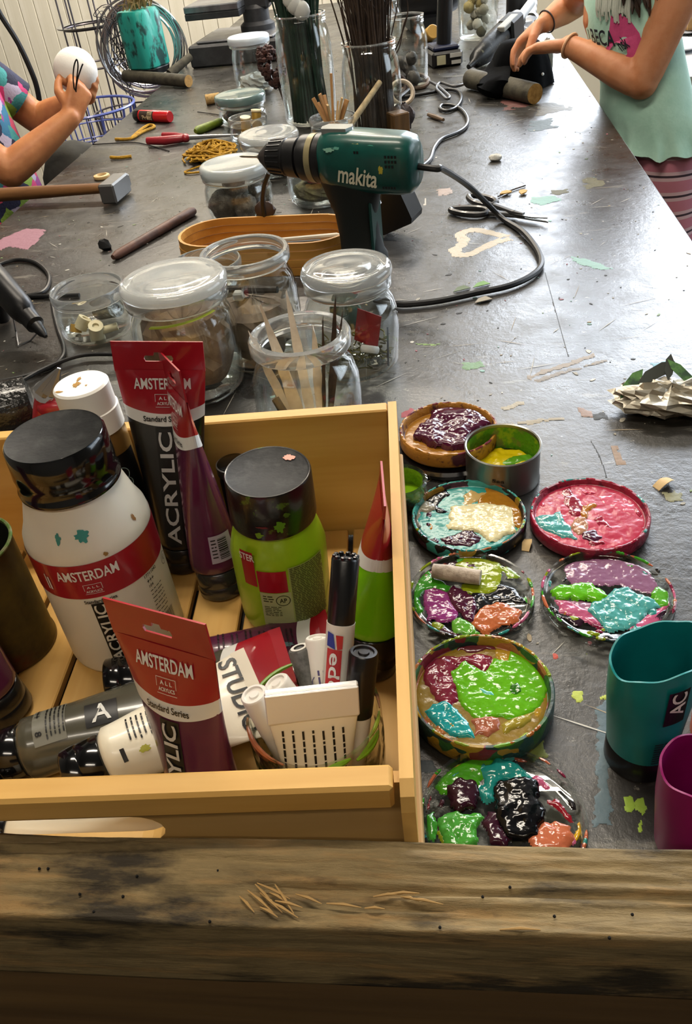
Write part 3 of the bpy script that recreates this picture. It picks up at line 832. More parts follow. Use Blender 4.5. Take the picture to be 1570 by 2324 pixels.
lid('jar lid covered with crimson pink paint', (1338, 1163), 0.048, 0.0145, m_redlid, 'bf3350', [
    ('4f9f9c', C5([(750, 680), (800, 660), (860, 655), (890, 640), (910, 690), (950, 740), (970, 780), (900, 770), (830, 740), (770, 705)]), 0.003, 0.002),
    ('8c1a30', C5([(905, 530), (940, 510), (960, 560), (1000, 600), (1010, 650), (960, 660), (920, 600)]), 0.002),
    ('b58468', C5([(960, 690), (1000, 670), (1030, 690), (1020, 740), (980, 760), (955, 740)]), 0.003, 0.002),
    ('48102e', C5([(1010, 750), (1060, 735), (1095, 770), (1060, 790), (1015, 775)]), 0.003),
    ('b0702a', C5([(1000, 650), (1015, 610), (1070, 598), (1040, 628), (1020, 668)]), 0.003),
    ('961c36', C5([(1060, 680), (1100, 668), (1135, 690), (1150, 720), (1090, 715)]), 0.002, 0.002),
    ('d9647c', C5([(1090, 560), (1180, 540), (1270, 590), (1290, 660), (1200, 640), (1130, 600)]), 0.0012, 0.001)], extra=(12, ['a82440','c83c58','b8304a','8c1a30']))
t4, c4 = lid('clear glass lid with a chalk stick and dabs of olive, magenta and black', (1068, 1345), 0.0475, 0.0115, m_smear, None, [
    ('8a9a18', C5([(360, 910), (400, 870), (480, 865), (550, 880), (590, 920), (580, 980), (560, 1010), (580, 1040), (480, 1060), (380, 1050), (385, 1010), (440, 1000)]), 0.002),
    ('7f9a2a', C5([(590, 920), (640, 930), (690, 970), (620, 972)]), 0.0015),
    ('4a1030', C5([(310, 1050), (340, 1020), (390, 1050), (440, 1080), (455, 1140), (440, 1200), (400, 1190), (350, 1140)]), 0.004, 0.0025),
    ('93357c', C5([(190, 1040), (240, 1030), (300, 1050), (320, 1110), (370, 1160), (340, 1190), (280, 1200), (210, 1190), (190, 1130)]), 0.0028, 0.0015),
    ('3d9a24', C5([(120, 1010), (160, 960), (200, 940), (240, 990), (320, 1020), (300, 1050), (240, 1030), (190, 1040), (150, 1080), (190, 1150), (160, 1160), (120, 1080)]), 0.003, 0.002),
    ('5ca22e', C5([(330, 1220), (370, 1180), (410, 1210), (470, 1260), (400, 1270), (340, 1255)]), 0.003, 0.002),
    ('141418', C5([(440, 1060), (520, 1060), (580, 1020), (640, 1030), (680, 1070), (710, 1110), (640, 1090), (560, 1100), (500, 1130), (460, 1150), (440, 1100)]), 0.0025, 0.002),
    ('b46238', C5([(450, 1170), (500, 1130), (560, 1110), (620, 1120), (680, 1150), (670, 1190), (620, 1210), (560, 1230), (500, 1260), (470, 1250), (440, 1200)]), 0.003, 0.002),
    ('3a2230', C5([(200, 930), (300, 880), (360, 900), (330, 930), (250, 960)]), 0.001),
    ('47222e', C5([(160, 1200), (260, 1230), (340, 1255), (380, 1275), (280, 1262), (200, 1240)]), 0.001)], depth=0.004, extra=(14, ['3d9a24','2f8a84','bc5a7e','8a3a20','141418','7a1c3c','8a9a18','1a1416','47222e']))
a, b = P(880 + 232 / 2.2754, 880 + 945 / 2.2754, 0.0145), P(880 + 478 / 2.2754, 880 + 980 / 2.2754, 0.0145)
tag(MB().tube([a, a.lerp(b, .3), a.lerp(b, .7), b], [0.0058, 0.0064, 0.0062, 0.006], 12).build('chalk_stick', mat('dusty_chalk', 'b3a79a', 0.85, var=(120, '8d8276', 0.45, 0.65), bump=(200, 0.3))), 'stub of greyish white chalk lying in the clear lid', 'chalk')
lid('clear glass lid with mauve, teal and bright green paint beside the teal cup', (1378, 1345), 0.0482, 0.0125, m_smear, None, [
    ('8f6282', C5([(920, 920), (1000, 890), (1120, 885), (1250, 900), (1340, 940), (1390, 1000), (1370, 1060), (1300, 1040), (1200, 1010), (1100, 1010), (950, 1010), (930, 980)]), 0.0014, 0.001),
    ('a0708c', C5([(880, 1090), (960, 1095), (1060, 1110), (1060, 1150), (960, 1130)]), 0.0012),
    ('62b81a', C5([(850, 1050), (880, 1030), (960, 1010), (1050, 1015), (1110, 1050), (1140, 1075), (1090, 1095), (980, 1090), (870, 1085)]), 0.005, 0.0015),
    ('4fa29e', C5([(1060, 1110), (1120, 1080), (1180, 1030), (1240, 1030), (1300, 1070), (1370, 1090), (1410, 1130), (1340, 1150), (1300, 1200), (1240, 1240), (1150, 1250), (1100, 1200), (1040, 1150)]), 0.0035, 0.0025),
    ('bc5a7e', C5([(860, 1090), (940, 1100), (1040, 1150), (1090, 1215), (1000, 1205), (900, 1150)]), 0.002),
    ('c05a80', C5([(1230, 1235), (1300, 1205), (1400, 1135), (1450, 1110), (1400, 1190), (1300, 1250)]), 0.002),
    ('58a828', C5([(1360, 1060), (1400, 1030), (1450, 1060), (1440, 1120), (1400, 1130)]), 0.003),
    ('2a1222', C5([(905, 1180), (990, 1170), (1030, 1200), (980, 1222)]), 0.002), ('2a1020', C5([(1330, 1190), (1400, 1150), (1440, 1140), (1400, 1190), (1340, 1220)]), 0.002),
    ('c48a3a', C5([(900, 1140), (950, 1120), (960, 1160), (915, 1160)]), 0.002)], depth=0.004, extra=(22, ['3d9a24','2f8a84','bc5a7e','8a3a20','141418','7a1c3c','8a9a18','1a1416','47222e']))
lid('thick jar lid full of lime green, maroon and turquoise paint', (1091, 1560), 0.0475, 0.0205, m_side_g, '8c7020', [
    ('62b014', C6([(320, 290), (400, 230), (450, 260), (500, 285), (550, 210), (620, 230), (640, 180), (700, 200), (780, 260), (812, 340), (800, 430), (740, 490), (640, 520), (560, 520), (480, 530), (400, 480), (370, 430), (350, 350)]), 0.0035, 0.0015),
    ('7e2238', C6([(190, 260), (260, 220), (350, 210), (450, 200), (540, 200), (540, 270), (500, 285), (450, 260), (400, 230), (330, 280), (350, 350), (360, 430), (330, 460), (250, 430), (230, 370), (200, 340)]), 0.003, 0.002),
    ('1b9c9c', C6([(200, 490), (230, 450), (300, 440), (360, 480), (400, 530), (440, 590), (440, 620), (350, 610), (260, 570)]), 0.0035, 0.0022),
    ('a8644a', C6([(440, 540), (500, 520), (580, 520), (570, 580), (520, 620), (450, 610)]), 0.0035, 0.0025),
    ('5a2028', C6([(360, 150), (450, 130), (540, 140), (560, 170), (430, 178), (360, 175)]), 0.002),
    ('b08a28', C6([(560, 170), (630, 180), (622, 235), (580, 240), (555, 205)]), 0.003, 0.003),
    ('5ab4a4', C6([(480, 380), (540, 385), (565, 420), (510, 415)]), 0.0042, 0.001),
    ('2c6a10', C6([(640, 350), (680, 338), (692, 390), (660, 412), (630, 390)]), 0.0042, 0.003),
    ('9a8a30', C6([(590, 560), (680, 520), (760, 490), (700, 560), (600, 600)]), 0.003, 0.002)], depth=0.008, extra=(14, ['b5703a','8aa02a','7e2238','a8642e','b08a28']))
lid('clear glass lid heaped with black, purple and green paint behind the beam', (1140, 1852), 0.0482, 0.0125, m_smear, None, [
    ('4aa01a', C6([(250, 860), (300, 800), (380, 750), (480, 710), (550, 720), (520, 790), (480, 830), (440, 870), (360, 850), (290, 900)]), 0.002, 0.0012),
    ('351022', C6([(320, 880), (370, 850), (440, 860), (462, 910), (440, 970), (380, 1000), (330, 970)]), 0.007, 0.002),
    ('1d8a84', C6([(480, 790), (540, 760), (560, 720), (620, 740), (700, 800), (730, 850), (640, 840), (560, 840), (540, 900), (550, 950), (500, 950), (480, 900), (510, 840)]), 0.004, 0.0025),
    ('0b0b0e', C6([(550, 880), (600, 840), (700, 840), (760, 860), (770, 940), (810, 1000), (800, 1060), (760, 1120), (690, 1145), (620, 1130), (580, 1080), (560, 1000)]), 0.008, 0.007),
    ('3a1428', C6([(490, 1060), (530, 1010), (575, 1010), (580, 1080), (620, 1130), (600, 1180), (540, 1150)]), 0.004, 0.002),
    ('c06a48', C6([(740, 1145), (790, 1060), (860, 1060), (940, 1080), (950, 1145), (900, 1220), (780, 1210)]), 0.004, 0.002),
    ('4fa83c', C6([(270, 1040), (330, 1010), (420, 1020), (490, 1030), (460, 1070), (460, 1145), (420, 1220), (300, 1180)]), 0.005, 0.003),
    ('8a1a28', C6([(830, 950), (870, 930), (930, 1000), (950, 1050), (900, 1010)]), 0.002), ('d0a010', C6([(980, 1070), (1000, 1050), (1003, 1110), (975, 1140)]), 0.002),
    ('3f9a2a', C6([(170, 1040), (230, 1010), (240, 1080), (230, 1150), (175, 1140)]), 0.003), ('8a1c2c', C6([(175, 960), (205, 900), (215, 930), (200, 1000), (178, 1010)]), 0.003),
    ('c7a020', C6([(330, 745), (420, 705), (500, 700), (490, 712), (400, 735), (345, 762)]), 0.003)], depth=0.005, extra=(16, ['3d9a24','2f8a84','bc5a7e','8a3a20','141418','7a1c3c','8a9a18','1a1416','47222e']))

# paint ridges caught on the rims
def rim_dabs(label_thing, c, r, z, cols, n, seed):
    rg_ = random.Random(seed); n = n * 2
    for i in range(n):
        a0 = rg_.uniform(0, 6.28); da = rg_.uniform(0.06, 0.34); pts = []
        for k in range(7):
            a = a0 + da * k / 6; pts.append((r * math.cos(a), r * math.sin(a), z + rg_.uniform(-0.0004, 0.0004)))
        q = 0.0011 * rg_.uniform(0.6, 1.2)
        MB().tube(pts, [q * 0.4, q, q * 1.1, q, q * 1.1, q * 0.9, q * 0.3], 7).build('rim_smear', paint(rg_.choice(cols), 0.3), label_thing)


for o in [o for o in COL.objects if o.name.startswith('paint_palette') and o.type == 'EMPTY']:
    cl = {'ochre': ['b98532', '7a2438', 'a8742a'], 'jar l': ['2f8a84', '35a09a', '8a9a18', 'b06a38', '141418', '4fb0a8'], 'clear': ['3d9a24', '2f8a84', 'bc5a7e', 'c06a48', '141418', '7a1c3c', '8a9a18'], 'thick': ['b5703a', '8aa02a', 'a8642e', '6aa41a', 'b08a28']}[o['label'][:5]]
    if 'crimson' in o['label']:
        cl = ['a82440', '8c1c36', 'b8304a', '4f9f9c']
    dish = [ch for ch in COL.objects if ch.parent == o and ch.name.startswith('dish')][0]
    zz = max(v.co.z for v in dish.data.vertices); rr = max(v.co.x for v in dish.data.vertices)
    rim_dabs(o, None, rr - 0.0014, zz - 0.0003, cl, 22 if 'clear' not in o['label'] else 15, len(o['label']))

# ------------------------------------------------------------------ small tin, little jar, cut cups
m_tin = mat('brushed_tin', '8f8f8a', 0.32, metal=0.9, bump=(60, 0.08))
ct = P(1141, 1008, 0.036)
tin = thing('tin_can', 'small open steel tin with yellow and green paint inside', 'tin', (ct.x, ct.y, 0))
r = 0.0335
MB().lathe([(0, 0.001), (r - 0.001, 0.0), (r, 0.001), (r, 0.003), (r - 0.0006, 0.004), (r - 0.0006, 0.033), (r + 0.0004, 0.0345), (r + 0.0006, 0.0358), (r - 0.0004, 0.0365), (r - 0.0016, 0.0358), (r - 0.0016, 0.004), (0, 0.004)], 64).build('can', m_tin, tin)
MB().lathe([(r - 0.0018, 0.010), (r - 0.0018, 0.033)], 64).build('green_paint_coat', mat('green_paint_coat', '4f8f1c', 0.4, var=(70, '8aa81e', 0.5, 0.6), var2=(50, '6f7a3a', 0.6, 0.66), bump=(220, 0.4)), tin)
n = 36
blob('paint_layer', [(ct.x + (r - 0.002) * math.cos(2 * math.pi * k / n), ct.y + (r - 0.002) * math.sin(2 * math.pi * k / n)) for k in range(n)], 0.006, 0.006, paint('d8c010'), tin, rough=0.003, rs=90, org=(ct.x, ct.y))
blob('paint_dab', [tuple(P(x, y, 0.013))[:2] for x, y in C5([(560, 395), (640, 350), (720, 340), (760, 330), (740, 375), (640, 400)])], 0.0115, 0.002, paint('5c9a1c'), tin, org=(ct.x, ct.y), clip=(ct.x, ct.y, r - 0.002), rough=0.001)
cyl = lambda rad: (lambda u, v: (rad * math.sin(u / rad), -rad * math.cos(u / rad), v))
mb = MB(); letters(mb, 'Saa', 0.011, 0.0035, cyl(r - 0.0002), -0.006, 0.019, ang=-0.05); mb.build('scribble', mat('black_ink', '15130f', 0.5), tin, smooth=0)

lj = thing('small_glass_jar', 'small glass jar with lime green paint, half behind the box', 'jar', (-0.0405, 0.5705, 0))
r = 0.0225
MB().lathe([(0, 0.001), (r - 0.004, 0.0), (r - 0.001, 0.003), (r, 0.008), (r, 0.018), (r - 0.002, 0.024), (r + 0.0006, 0.027), (r + 0.0008, 0.029), (r - 0.001, 0.0305), (r - 0.003, 0.029), (r - 0.004, 0.023), (r - 0.002, 0.017), (r - 0.002, 0.008), (r - 0.005, 0.004), (0, 0.004)], 56).build('glass', m_smear, lj)
MB().lathe([(r - 0.0028, 0.009), (r - 0.0028, 0.017), (r - 0.0045, 0.023), (r - 0.0036, 0.0285)], 56).build('paint_coat', mat('lime_coat', '6f9a20', 0.4, var=(90, '56801c', 0.45, 0.6), bump=(200, 0.4)), lj)
MB().lathe([(0, 0.012), (r - 0.003, 0.011)], 56).build('paint_layer', paint('82b41c'), lj)


def cut_cup(label, c, r0, r1, h, tilt, squash, rot, col, inner, cap=None, name='cut_tube_cup'):
    """Plastic paint bottle cut off to a cup with an uneven oval mouth."""
    t = thing(name, label, 'cup', c, rot)
    seg = 64; rows = []
    def ring(k, inset=0.0):
        f = k; out = []
        for j in range(seg):
            a = 2 * math.pi * j / seg; q = r0 + (r1 - r0) * min(1, f * 1.6) - inset; sx = 1 + (squash - 1) * f; sy = 1 - (squash - 1) * 0.7 * f
            z = (0.018 if cap else 0.0) + f * (h - (0.018 if cap else 0.0)); z += f * f * (tilt * math.cos(a) * r1 + 0.0014 * math.sin(3 * a + 1) + 0.0008 * math.sin(7 * a))
            out.append((q * sx * math.cos(a), q * sy * math.sin(a), z))
        return out
    ks = [0, .08, .2, .35, .5, .65, .8, .92, 1]
    body = MB(); rs_ = [ring(k) for k in ks] + [ring(k, 0.0011) for k in ks[::-1]]
    body.loft(rs_, cap=True); body.build('body', col, t)
    if cap:
        rr = r0 * 1.0
        MB().lathe([(0, 0), (rr - 0.001, 0), (rr, 0.001), (rr, 0.0182), (rr - 0.001, 0.0195), (0, 0.0195)], 48).build('cap', cap, t)
    return t, ring


m_tealp = mat('teal_plastic', '0e7f80', 0.38, sss=0.0, bump=(20, 0.05), var=(14, '0b6a6c', 0.4, 0.7))
m_magp = mat('magenta_plastic', '8c1060', 0.38, bump=(20, 0.05), var=(14, '7a0c54', 0.4, 0.7))
m_blackcap = mat('black_plastic', '0f0f11', 0.3, coat=0.2, bump=(90, 0.05))
cc = P(1462, 1725, 0.0); tealc, ring = cut_cup('teal plastic tube cut into a cup, standing on its black cap', (0.1125, 0.3135, 0), 0.0205, 0.0235, 0.096, 0.12, 1.22, 0.45, m_tealp, None, m_blackcap)


def oncup(u, v, r=0.0238, sx=1.12, sy=0.9):
    a = u / r - math.pi / 2 - 0.45
    q = r + 0.0009
    return (q * sx * math.cos(a), q * sy * math.sin(a), v)


mb = MB(); rect(mb, oncup, 0.004, 0.058, 0.0155, 0.0865, 5, 4); mb.build('label_patch', mat('label_black', '0c0c0d', 0.4), tealc, smooth=0)
m_white = mat('print_white', 'd9d9d4', 0.4)
mb = MB(); letters(mb, 'AC', 0.019, 0.008, lambda u, v: oncup(u, v, r=0.0244), 0.0098, 0.076, ang=math.pi / 2); mb.build('label_lettering', m_white, tealc, smooth=0)
mb = MB()
for i in range(9):
    for k in range(3):
        rect(mb, lambda u, v: oncup(u, v, r=0.0243), 0.002 + k * 0.0052, 0.024 + i * 0.0022, 0.002 + k * 0.0052 + 0.0045, 0.0251 + i * 0.0022, 3)
mb.build('small_print', mat('print_dark_teal', '06383a', 0.5), tealc, smooth=0)
magc, _r = cut_cup('magenta plastic tube cut into a wide cup at the right edge', (0.1335, 0.2565, 0), 0.0225, 0.0255, 0.072, -0.10, 1.2, 0.2, m_magp, None)
mb = MB()
for i in range(8):
    for k in range(2):
        rect(mb, lambda u, v: oncup(u, v, r=0.0262), 0.003 + k * 0.006, 0.022 + i * 0.0026, 0.003 + k * 0.006 + 0.005, 0.0232 + i * 0.0026, 3)
mb.build('small_print', mat('print_dark_magenta', '4d0836', 0.5), magc, smooth=0)
cut_cup('coral plastic cup behind the magenta cup at the right edge', (0.168, 0.33, 0), 0.02, 0.021, 0.06, 0.1, 1.1, 0.0, mat('coral_plastic', 'c0553a', 0.4), None)

# crumpled wrapper
def crumple(name, label, cat, c, sx, sy, sz, m, seed, rotz=0.0):
    rg_ = random.Random(seed); V = []; F = []; n, seg = 14, 26
    for i in range(n + 1):
        th = math.pi * i / n
        for k in range(seg):
            a = 2 * math.pi * k / seg; q = 1 + rg_.uniform(-0.28, 0.22)
            V.append((sx * q * math.sin(th) * math.cos(a), sy * q * math.sin(th) * math.sin(a), max(-sz + 0.0, sz * q * math.cos(th))))
    for i in range(n):
        for k in range(seg):
            k2 = (k + 1) % seg; F += [(i * seg + k, (i + 1) * seg + k, (i + 1) * seg + k2), (i * seg + k, (i + 1) * seg + k2, i * seg + k2)]
    t = thing(name, label, cat, c, rotz); MB().add([(v[0], v[1], v[2] + sz) for v in V], F).build('crumpled_sheet', m, t, smooth=0)
    return t


m_foil = mat('silvery_wrapper', 'a9a394', 0.33, metal=0.55, bump=(90, 0.3))
cf = P(1515, 930, 0.0)
fo = crumple('crumpled_wrapper', 'crumpled silvery foil wrapper with green scraps at the right edge', 'wrapper', (cf.x, cf.y, 0), 0.052, 0.026, 0.014, m_foil, 4, -0.1)
rg = random.Random(9)
m_leafp = mat('green_scrap', '4f7a3a', 0.5, var=(60, '26402a', 0.45, 0.6)); m_dk = mat('dark_scrap', '2c2f26', 0.5)
for (dx, dy, dz, L, a, mm) in ((-0.035, 0.012, 0.022, 0.022, 0.9, m_leafp), (-0.012, 0.02, 0.03, 0.024, 0.5, m_dk), (0.012, 0.02, 0.03, 0.02, 2.4, m_leafp), (0.0, 0.024, 0.034, 0.016, 1.4, m_dk)):
    poly = [(-L, 0), (-L * .4, L * .28), (L * .5, L * .3), (L, 0.05 * L), (L * .4, -L * .25), (-L * .5, -L * .22)]
    R_ = basis((math.cos(a), math.sin(a), 0.45), (0.2, -0.5, 1))
    MB().prism(poly, 0, 0.0005, fn=lambda q: R_ @ Vector(q) + Vector((dx, dy, dz))).build('scrap', mm, fo, smooth=0)
# curled wood shavings
m_shav = mat('pale_shaving', 'c4a878', 0.6, bump=(80, 0.2))
for (x, y, s_, a, lb) in ((1195, 1240, 0.008, 1.3, 'pale curl of wood shaving between two paint lids'), (1506, 1102, 0.011, 0.5, 'tan curl of wood shaving right of the crimson lid'), (957, 1063, 0.007, 0.2, 'pale scrap of shaving beside the ochre-rimmed lid')):
    c = P(x, y); V = []
    for i in range(9):
        t_ = i / 8; an = t_ * 2.6
        for w_ in (-1, 1):
            V.append((s_ * (t_ - 0.5) * 1.6, w_ * s_ * 0.5 * (1 - 0.5 * abs(t_ - 0.5)), 0.0006 + s_ * 0.5 * math.sin(an) * (1 - 0.3 * w_)))
    F = [(2 * i, 2 * i + 1, 2 * i + 3, 2 * i + 2) for i in range(8)]
    o = MB().add(V, F).add([(v[0], v[1], v[2] - 0.0005) for v in V], [f[::-1] for f in F]).build('wood_shaving', m_shav); o.location = c; o.rotation_euler = (0, 0, a); tag(o, lb, 'shaving')
# ------------------------------------------------------------------ bottles, jars and tubes in the box
ZF = 0.0125                                   # top of the box floor slats
m_red = mat('print_red', '9a1220', 0.3, coat=0.3)
m_white_p = mat('white_plastic', 'd8d3c4', 0.35, bump=(40, 0.03), sss=0.05)
m_print_k = mat('print_black', '121212', 0.4)
m_lilac = mat('print_lilac', 'c9a9ba', 0.4)
m_sticker = mat('barcode_sticker', 'a99fb0', 0.5)
m_gloss_k = mat('black_gloss_cap', '0b0b0c', 0.14, coat=0.5, bump=(30, 0.03))
m_satin_k = mat('black_satin_cap_top', '141516', 0.5, spec=0.2, var=(90, '2a2b2a', 0.5, 0.7), bump=(200, 0.1))


def cylfn(r, phi0, off=0.0004):
    return lambda u, v: ((r + off) * math.cos(phi0 + u / r), (r + off) * math.sin(phi0 + u / r), v)


def fineprint(mb, fn, u0, v0, w, rows, dv, h=0.0007, seed=1, m=0, gap=0.0009):
    """Rows of tiny printed words."""
    rg_ = random.Random(seed)
    for i in range(rows):
        u = u0
        while u < u0 + w - 0.001:
            L = min(rg_.uniform(0.0015, 0.0052), u0 + w - u); rect(mb, fn, u, v0 - i * dv, u + L, v0 - i * dv + h, 2, 1, m); u += L + gap


def barcode(mb, fn, u0, v0, w, h, n, seed=2, m=0, vertical=False):
    rg_ = random.Random(seed); p = 0.0
    while p < 1:
        q = rg_.uniform(0.3, 1.0) / n
        if vertical:
            rect(mb, fn, u0, v0 + p * h, u0 + w, v0 + min(1, p + q) * h, 2, 1, m)
        else:
            rect(mb, fn, u0 + p * w, v0, u0 + min(1, p + q) * w, v0 + h, 1, 1, m)
        p += q + rg_.uniform(0.4, 1.0) / n


# --- white bottle
wbp = Vector((-0.244, 0.411, ZF)); R = 0.0425; ph = math.radians(-73)
wbt = thing('paint_bottle', 'large white paint bottle with glossy black screw cap', 'bottle', wbp, (0, 0, 0))
MB().lathe([(0, 0), (R - 0.003, 0), (R - 0.0005, 0.0015), (R, 0.004), (R, 0.107), (R - 0.001, 0.113), (R - 0.0045, 0.121), (0.0335, 0.136), (0.031, 0.1415), (0.0305, 0.146), (0, 0.147)], 72).build('body', m_white_p, wbt, 60)
capr = 0.0325
cap = MB().lathe([(0.030, 0.1435), (capr + 0.0006, 0.1437), (capr + 0.0008, 0.146), (capr, 0.1468), (capr - 0.0003, 0.156), (capr + 0.0002, 0.157), (capr - 0.0006, 0.1765), (capr - 0.002, 0.1782)], 72).build('cap', m_gloss_k, wbt, 50)
MB().lathe([(capr - 0.002, 0.1782), (capr - 0.003, 0.1776), (0, 0.1774)], 72).build('cap_top', m_satin_k, cap, 50)
fn = cylfn(R, ph)
mb = MB(); rect(mb, fn, -0.075, 0.0765, 0.092, 0.1055, 80, 1); mb.build('red_band', m_red, wbt, 60)
fn2 = cylfn(R, ph, 0.0008)
mb = MB(); letters(mb, 'AMSTERDAM', 0.041, 0.0085, fn2, -0.002, 0.0965); letters(mb, 'A L L', 0.008, 0.0018, fn2, -0.001, 0.0862); letters(mb, 'ACRYLICS', 0.0105, 0.002, fn2, -0.001, 0.0826)
for (a, b, c, d) in ((-0.007, 0.0885, 0.005, 0.0888), (-0.007, 0.0835, -0.0067, 0.0888), (0.0047, 0.0835, 0.005, 0.0888), (-0.007, 0.0804, 0.005, 0.0807)):
    rect(mb, fn2, a, b, c, d, 2)
rect(mb, fn2, -0.0335, 0.083, -0.0325, 0.096, 1); rect(mb, fn2, -0.0315, 0.083, -0.030, 0.094, 1)
mb.build('band_lettering', m_white, wbt, 0)
mb = MB(); letters(mb, 'Standard Series', 0.0215, 0.003, fn2, 0.0005, 0.0735); fineprint(mb, fn2, 0.034, 0.060, 0.012, 8, 0.0034, seed=4); letters(mb, '17711042', 0.0125, 0.0026, fn2, 0.039, 0.0745); letters(mb, '+++', 0.0065, 0.003, fn2, 0.037, 0.0695); letters(mb, '104', 0.004, 0.0025, fn2, 0.0362, 0.0648); barcode(mb, fn2, 0.036, 0.018, 0.0135, 0.016, 18)
mb.build('label_print', m_print_k, wbt, 0)
mb = MB(); rect(mb, fn2, -0.0065, 0.012, 0.0035, 0.0715, 6, 4); mb.build('acrylic_panel', m_print_k, wbt, 60)
mb = MB(); letters(mb, 'ACRYLIC', 0.054, 0.0078, cylfn(R, ph, 0.0012), -0.0015, 0.043, ang=math.pi / 2); mb.build('acrylic_lettering', m_white_p, wbt, 0)
mb = MB()
for k in range(40):
    a0, a1 = 2 * math.pi * k / 40, 2 * math.pi * (k + 1) / 40; c0, c1 = (0.059, 0.070)
    mb.add([fn2(c0 + r_ * math.cos(a), c1 + r_ * math.sin(a)) for r_, a in ((0.0042, a0), (0.0048, a0), (0.0048, a1), (0.0042, a1))], [(0, 1, 2, 3)])
letters(mb, 'AP', 0.0045, 0.004, fn2, 0.059, 0.070); mb.build('round_seal', mat('print_grey', '77746c', 0.5), wbt, 0)


def dab_on(parent, fn, u, v, w, h, m, seed, name='paint_stain'):
    rg_ = random.Random(seed); n = 22; mb_ = MB(); pts = []
    for k in range(n):
        a = 2 * math.pi * k / n; q = rg_.uniform(0.65, 1.15); pts.append(fn(u + w * q * math.cos(a), v + h * q * math.sin(a)))
    mb_.add([fn(u, v)] + pts, [(0, k + 1, (k + 1) % n + 1) for k in range(n)]); mb_.build(name, m, parent, 60)


def shoulder(u, v, off=0.0004):
    # sloping shoulder: v in height
    prof_ = [(0.107, R), (0.113, R - 0.001), (0.121, R - 0.0045), (0.136, 0.0335), (0.1415, 0.031)]
    zz = max(0.107, min(0.1415, v)); rr = R
    for (z0_, r0_), (z1_, r1_) in zip(prof_, prof_[1:]):
        if z0_ <= zz <= z1_:
            rr = r0_ + (r1_ - r0_) * (zz - z0_) / (z1_ - z0_)
    return ((rr + off) * math.cos(ph + u / R), (rr + off) * math.sin(ph + u / R), v + off * 0.7)


dab_on(wbt, shoulder, 0.0035, 0.124, 0.0055, 0.0045, paint('3d9a94', 0.4), 1); dab_on(wbt, shoulder, -0.014, 0.124, 0.0022, 0.004, paint('3d9a94', 0.4), 2)
dab_on(wbt, shoulder, 0.044, 0.118, 0.0016, 0.0026, paint('9a6a2a', 0.4), 3); dab_on(wbt, shoulder, 0.014, 0.1085, 0.002, 0.0015, paint('a07838', 0.4), 4)

# --- lime jar
ljp = Vector((-0.1245, 0.436, ZF)); RL = 0.0335; pl_ = math.radians(-76)
ljt = thing('paint_jar', 'lime green paint jar with paint-spattered black lid', 'jar', ljp, (math.radians(0.8), math.radians(2.4), 0))
m_lime = mat('lime_paint_plastic', '8fb41a', 0.3, coat=0.25)
MB().lathe([(0, 0), (RL - 0.004, 0), (RL - 0.001, 0.002), (RL, 0.006), (RL + 0.0008, 0.03), (RL + 0.0008, 0.066), (RL - 0.0015, 0.076), (RL - 0.0045, 0.086), (0.0268, 0.091), (0.0268, 0.1)], 72).build('body', m_lime, ljt, 60)
cr = 0.0298
cp = MB().lathe([(0.026, 0.0925), (cr, 0.0925), (cr + 0.0003, 0.0945), (cr - 0.0004, 0.127), (cr - 0.0012, 0.1285), (cr - 0.002, 0.1283)], 72).build('lid', mat('black_lid_spattered', '0d0d0d', 0.28, coat=0.3, var=(95, '3f5a14', 0.62, 0.68), bump=(150, 0.12)), ljt, 50)
MB().lathe([(cr - 0.002, 0.1283), (cr - 0.003, 0.1278), (0, 0.1277)], 72).build('lid_top', m_satin_k, cp, 50)
dab_on(ljt, lambda u, v: (u, v, 0.1284), 0.0125, 0.0155, 0.0042, 0.0036, paint('d0785a', 0.4), 6)
for (u_, v_, w_, h_, c_, sd) in ((0.0025, 0.1035, 0.004, 0.005, '5f9a1a', 1), (-0.012, 0.097, 0.003, 0.0025, '7aa81c', 2), (-0.009, 0.104, 0.0045, 0.001, '6a1c20', 3), (0.008, 0.112, 0.003, 0.002, '41601a', 4)):
    dab_on(ljt, cylfn(cr - 0.0002, pl_, 0.0006), u_, v_, w_, h_, paint(c_, 0.35), sd)
RL2 = RL + 0.0008; f1 = cylfn(RL2, pl_, 0.0004); f2 = cylfn(RL2, pl_, 0.0008)
mb = MB(); rect(mb, f1, -0.030, 0.052, -0.0195, 0.084, 8, 1); rect(mb, f1, -0.0185, 0.048, 0.002, 0.068, 14, 1); mb.build('red_label', m_red, ljt, 60)
mb = MB(); rect(mb, f1, -0.0185, 0.008, 0.0035, 0.0475, 14, 1); mb.build('pale_label', mat('pale_green_label', 'a9b07c', 0.45), ljt, 60)
mb = MB(); rect(mb, f1, 0.0035, 0.01, 0.033, 0.070, 20, 1); mb.build('print_panel', mat('olive_label', '9aa85c', 0.45), ljt, 60)
mb = MB(); fineprint(mb, f2, 0.0045, 0.0685, 0.0275, 36, 0.0016, 0.0008, seed=8, gap=0.0006); fineprint(mb, f2, -0.0165, 0.044, 0.008, 3, 0.0024, 0.001, seed=3); fineprint(mb, f2, -0.0165, 0.034, 0.012, 6, 0.0017, 0.0006, seed=5); barcode(mb, f2, -0.0155, 0.009, 0.0065, 0.0085, 9, 3); barcode(mb, f2, -0.0075, 0.009, 0.0105, 0.0085, 14, 5)
for k in range(32):
    a0, a1 = 2 * math.pi * k / 32, 2 * math.pi * (k + 1) / 32
    mb.add([f2(-0.0025 + r_ * math.cos(a), 0.0405 + r_ * math.sin(a)) for r_, a in ((0.0045, a0), (0.0051, a0), (0.0051, a1), (0.0045, a1))], [(0, 1, 2, 3)])
letters(mb, 'AP', 0.0052, 0.0042, f2, -0.0025, 0.0405); mb.build('label_print', mat('print_olive', '3a3f22', 0.5), ljt, 0)
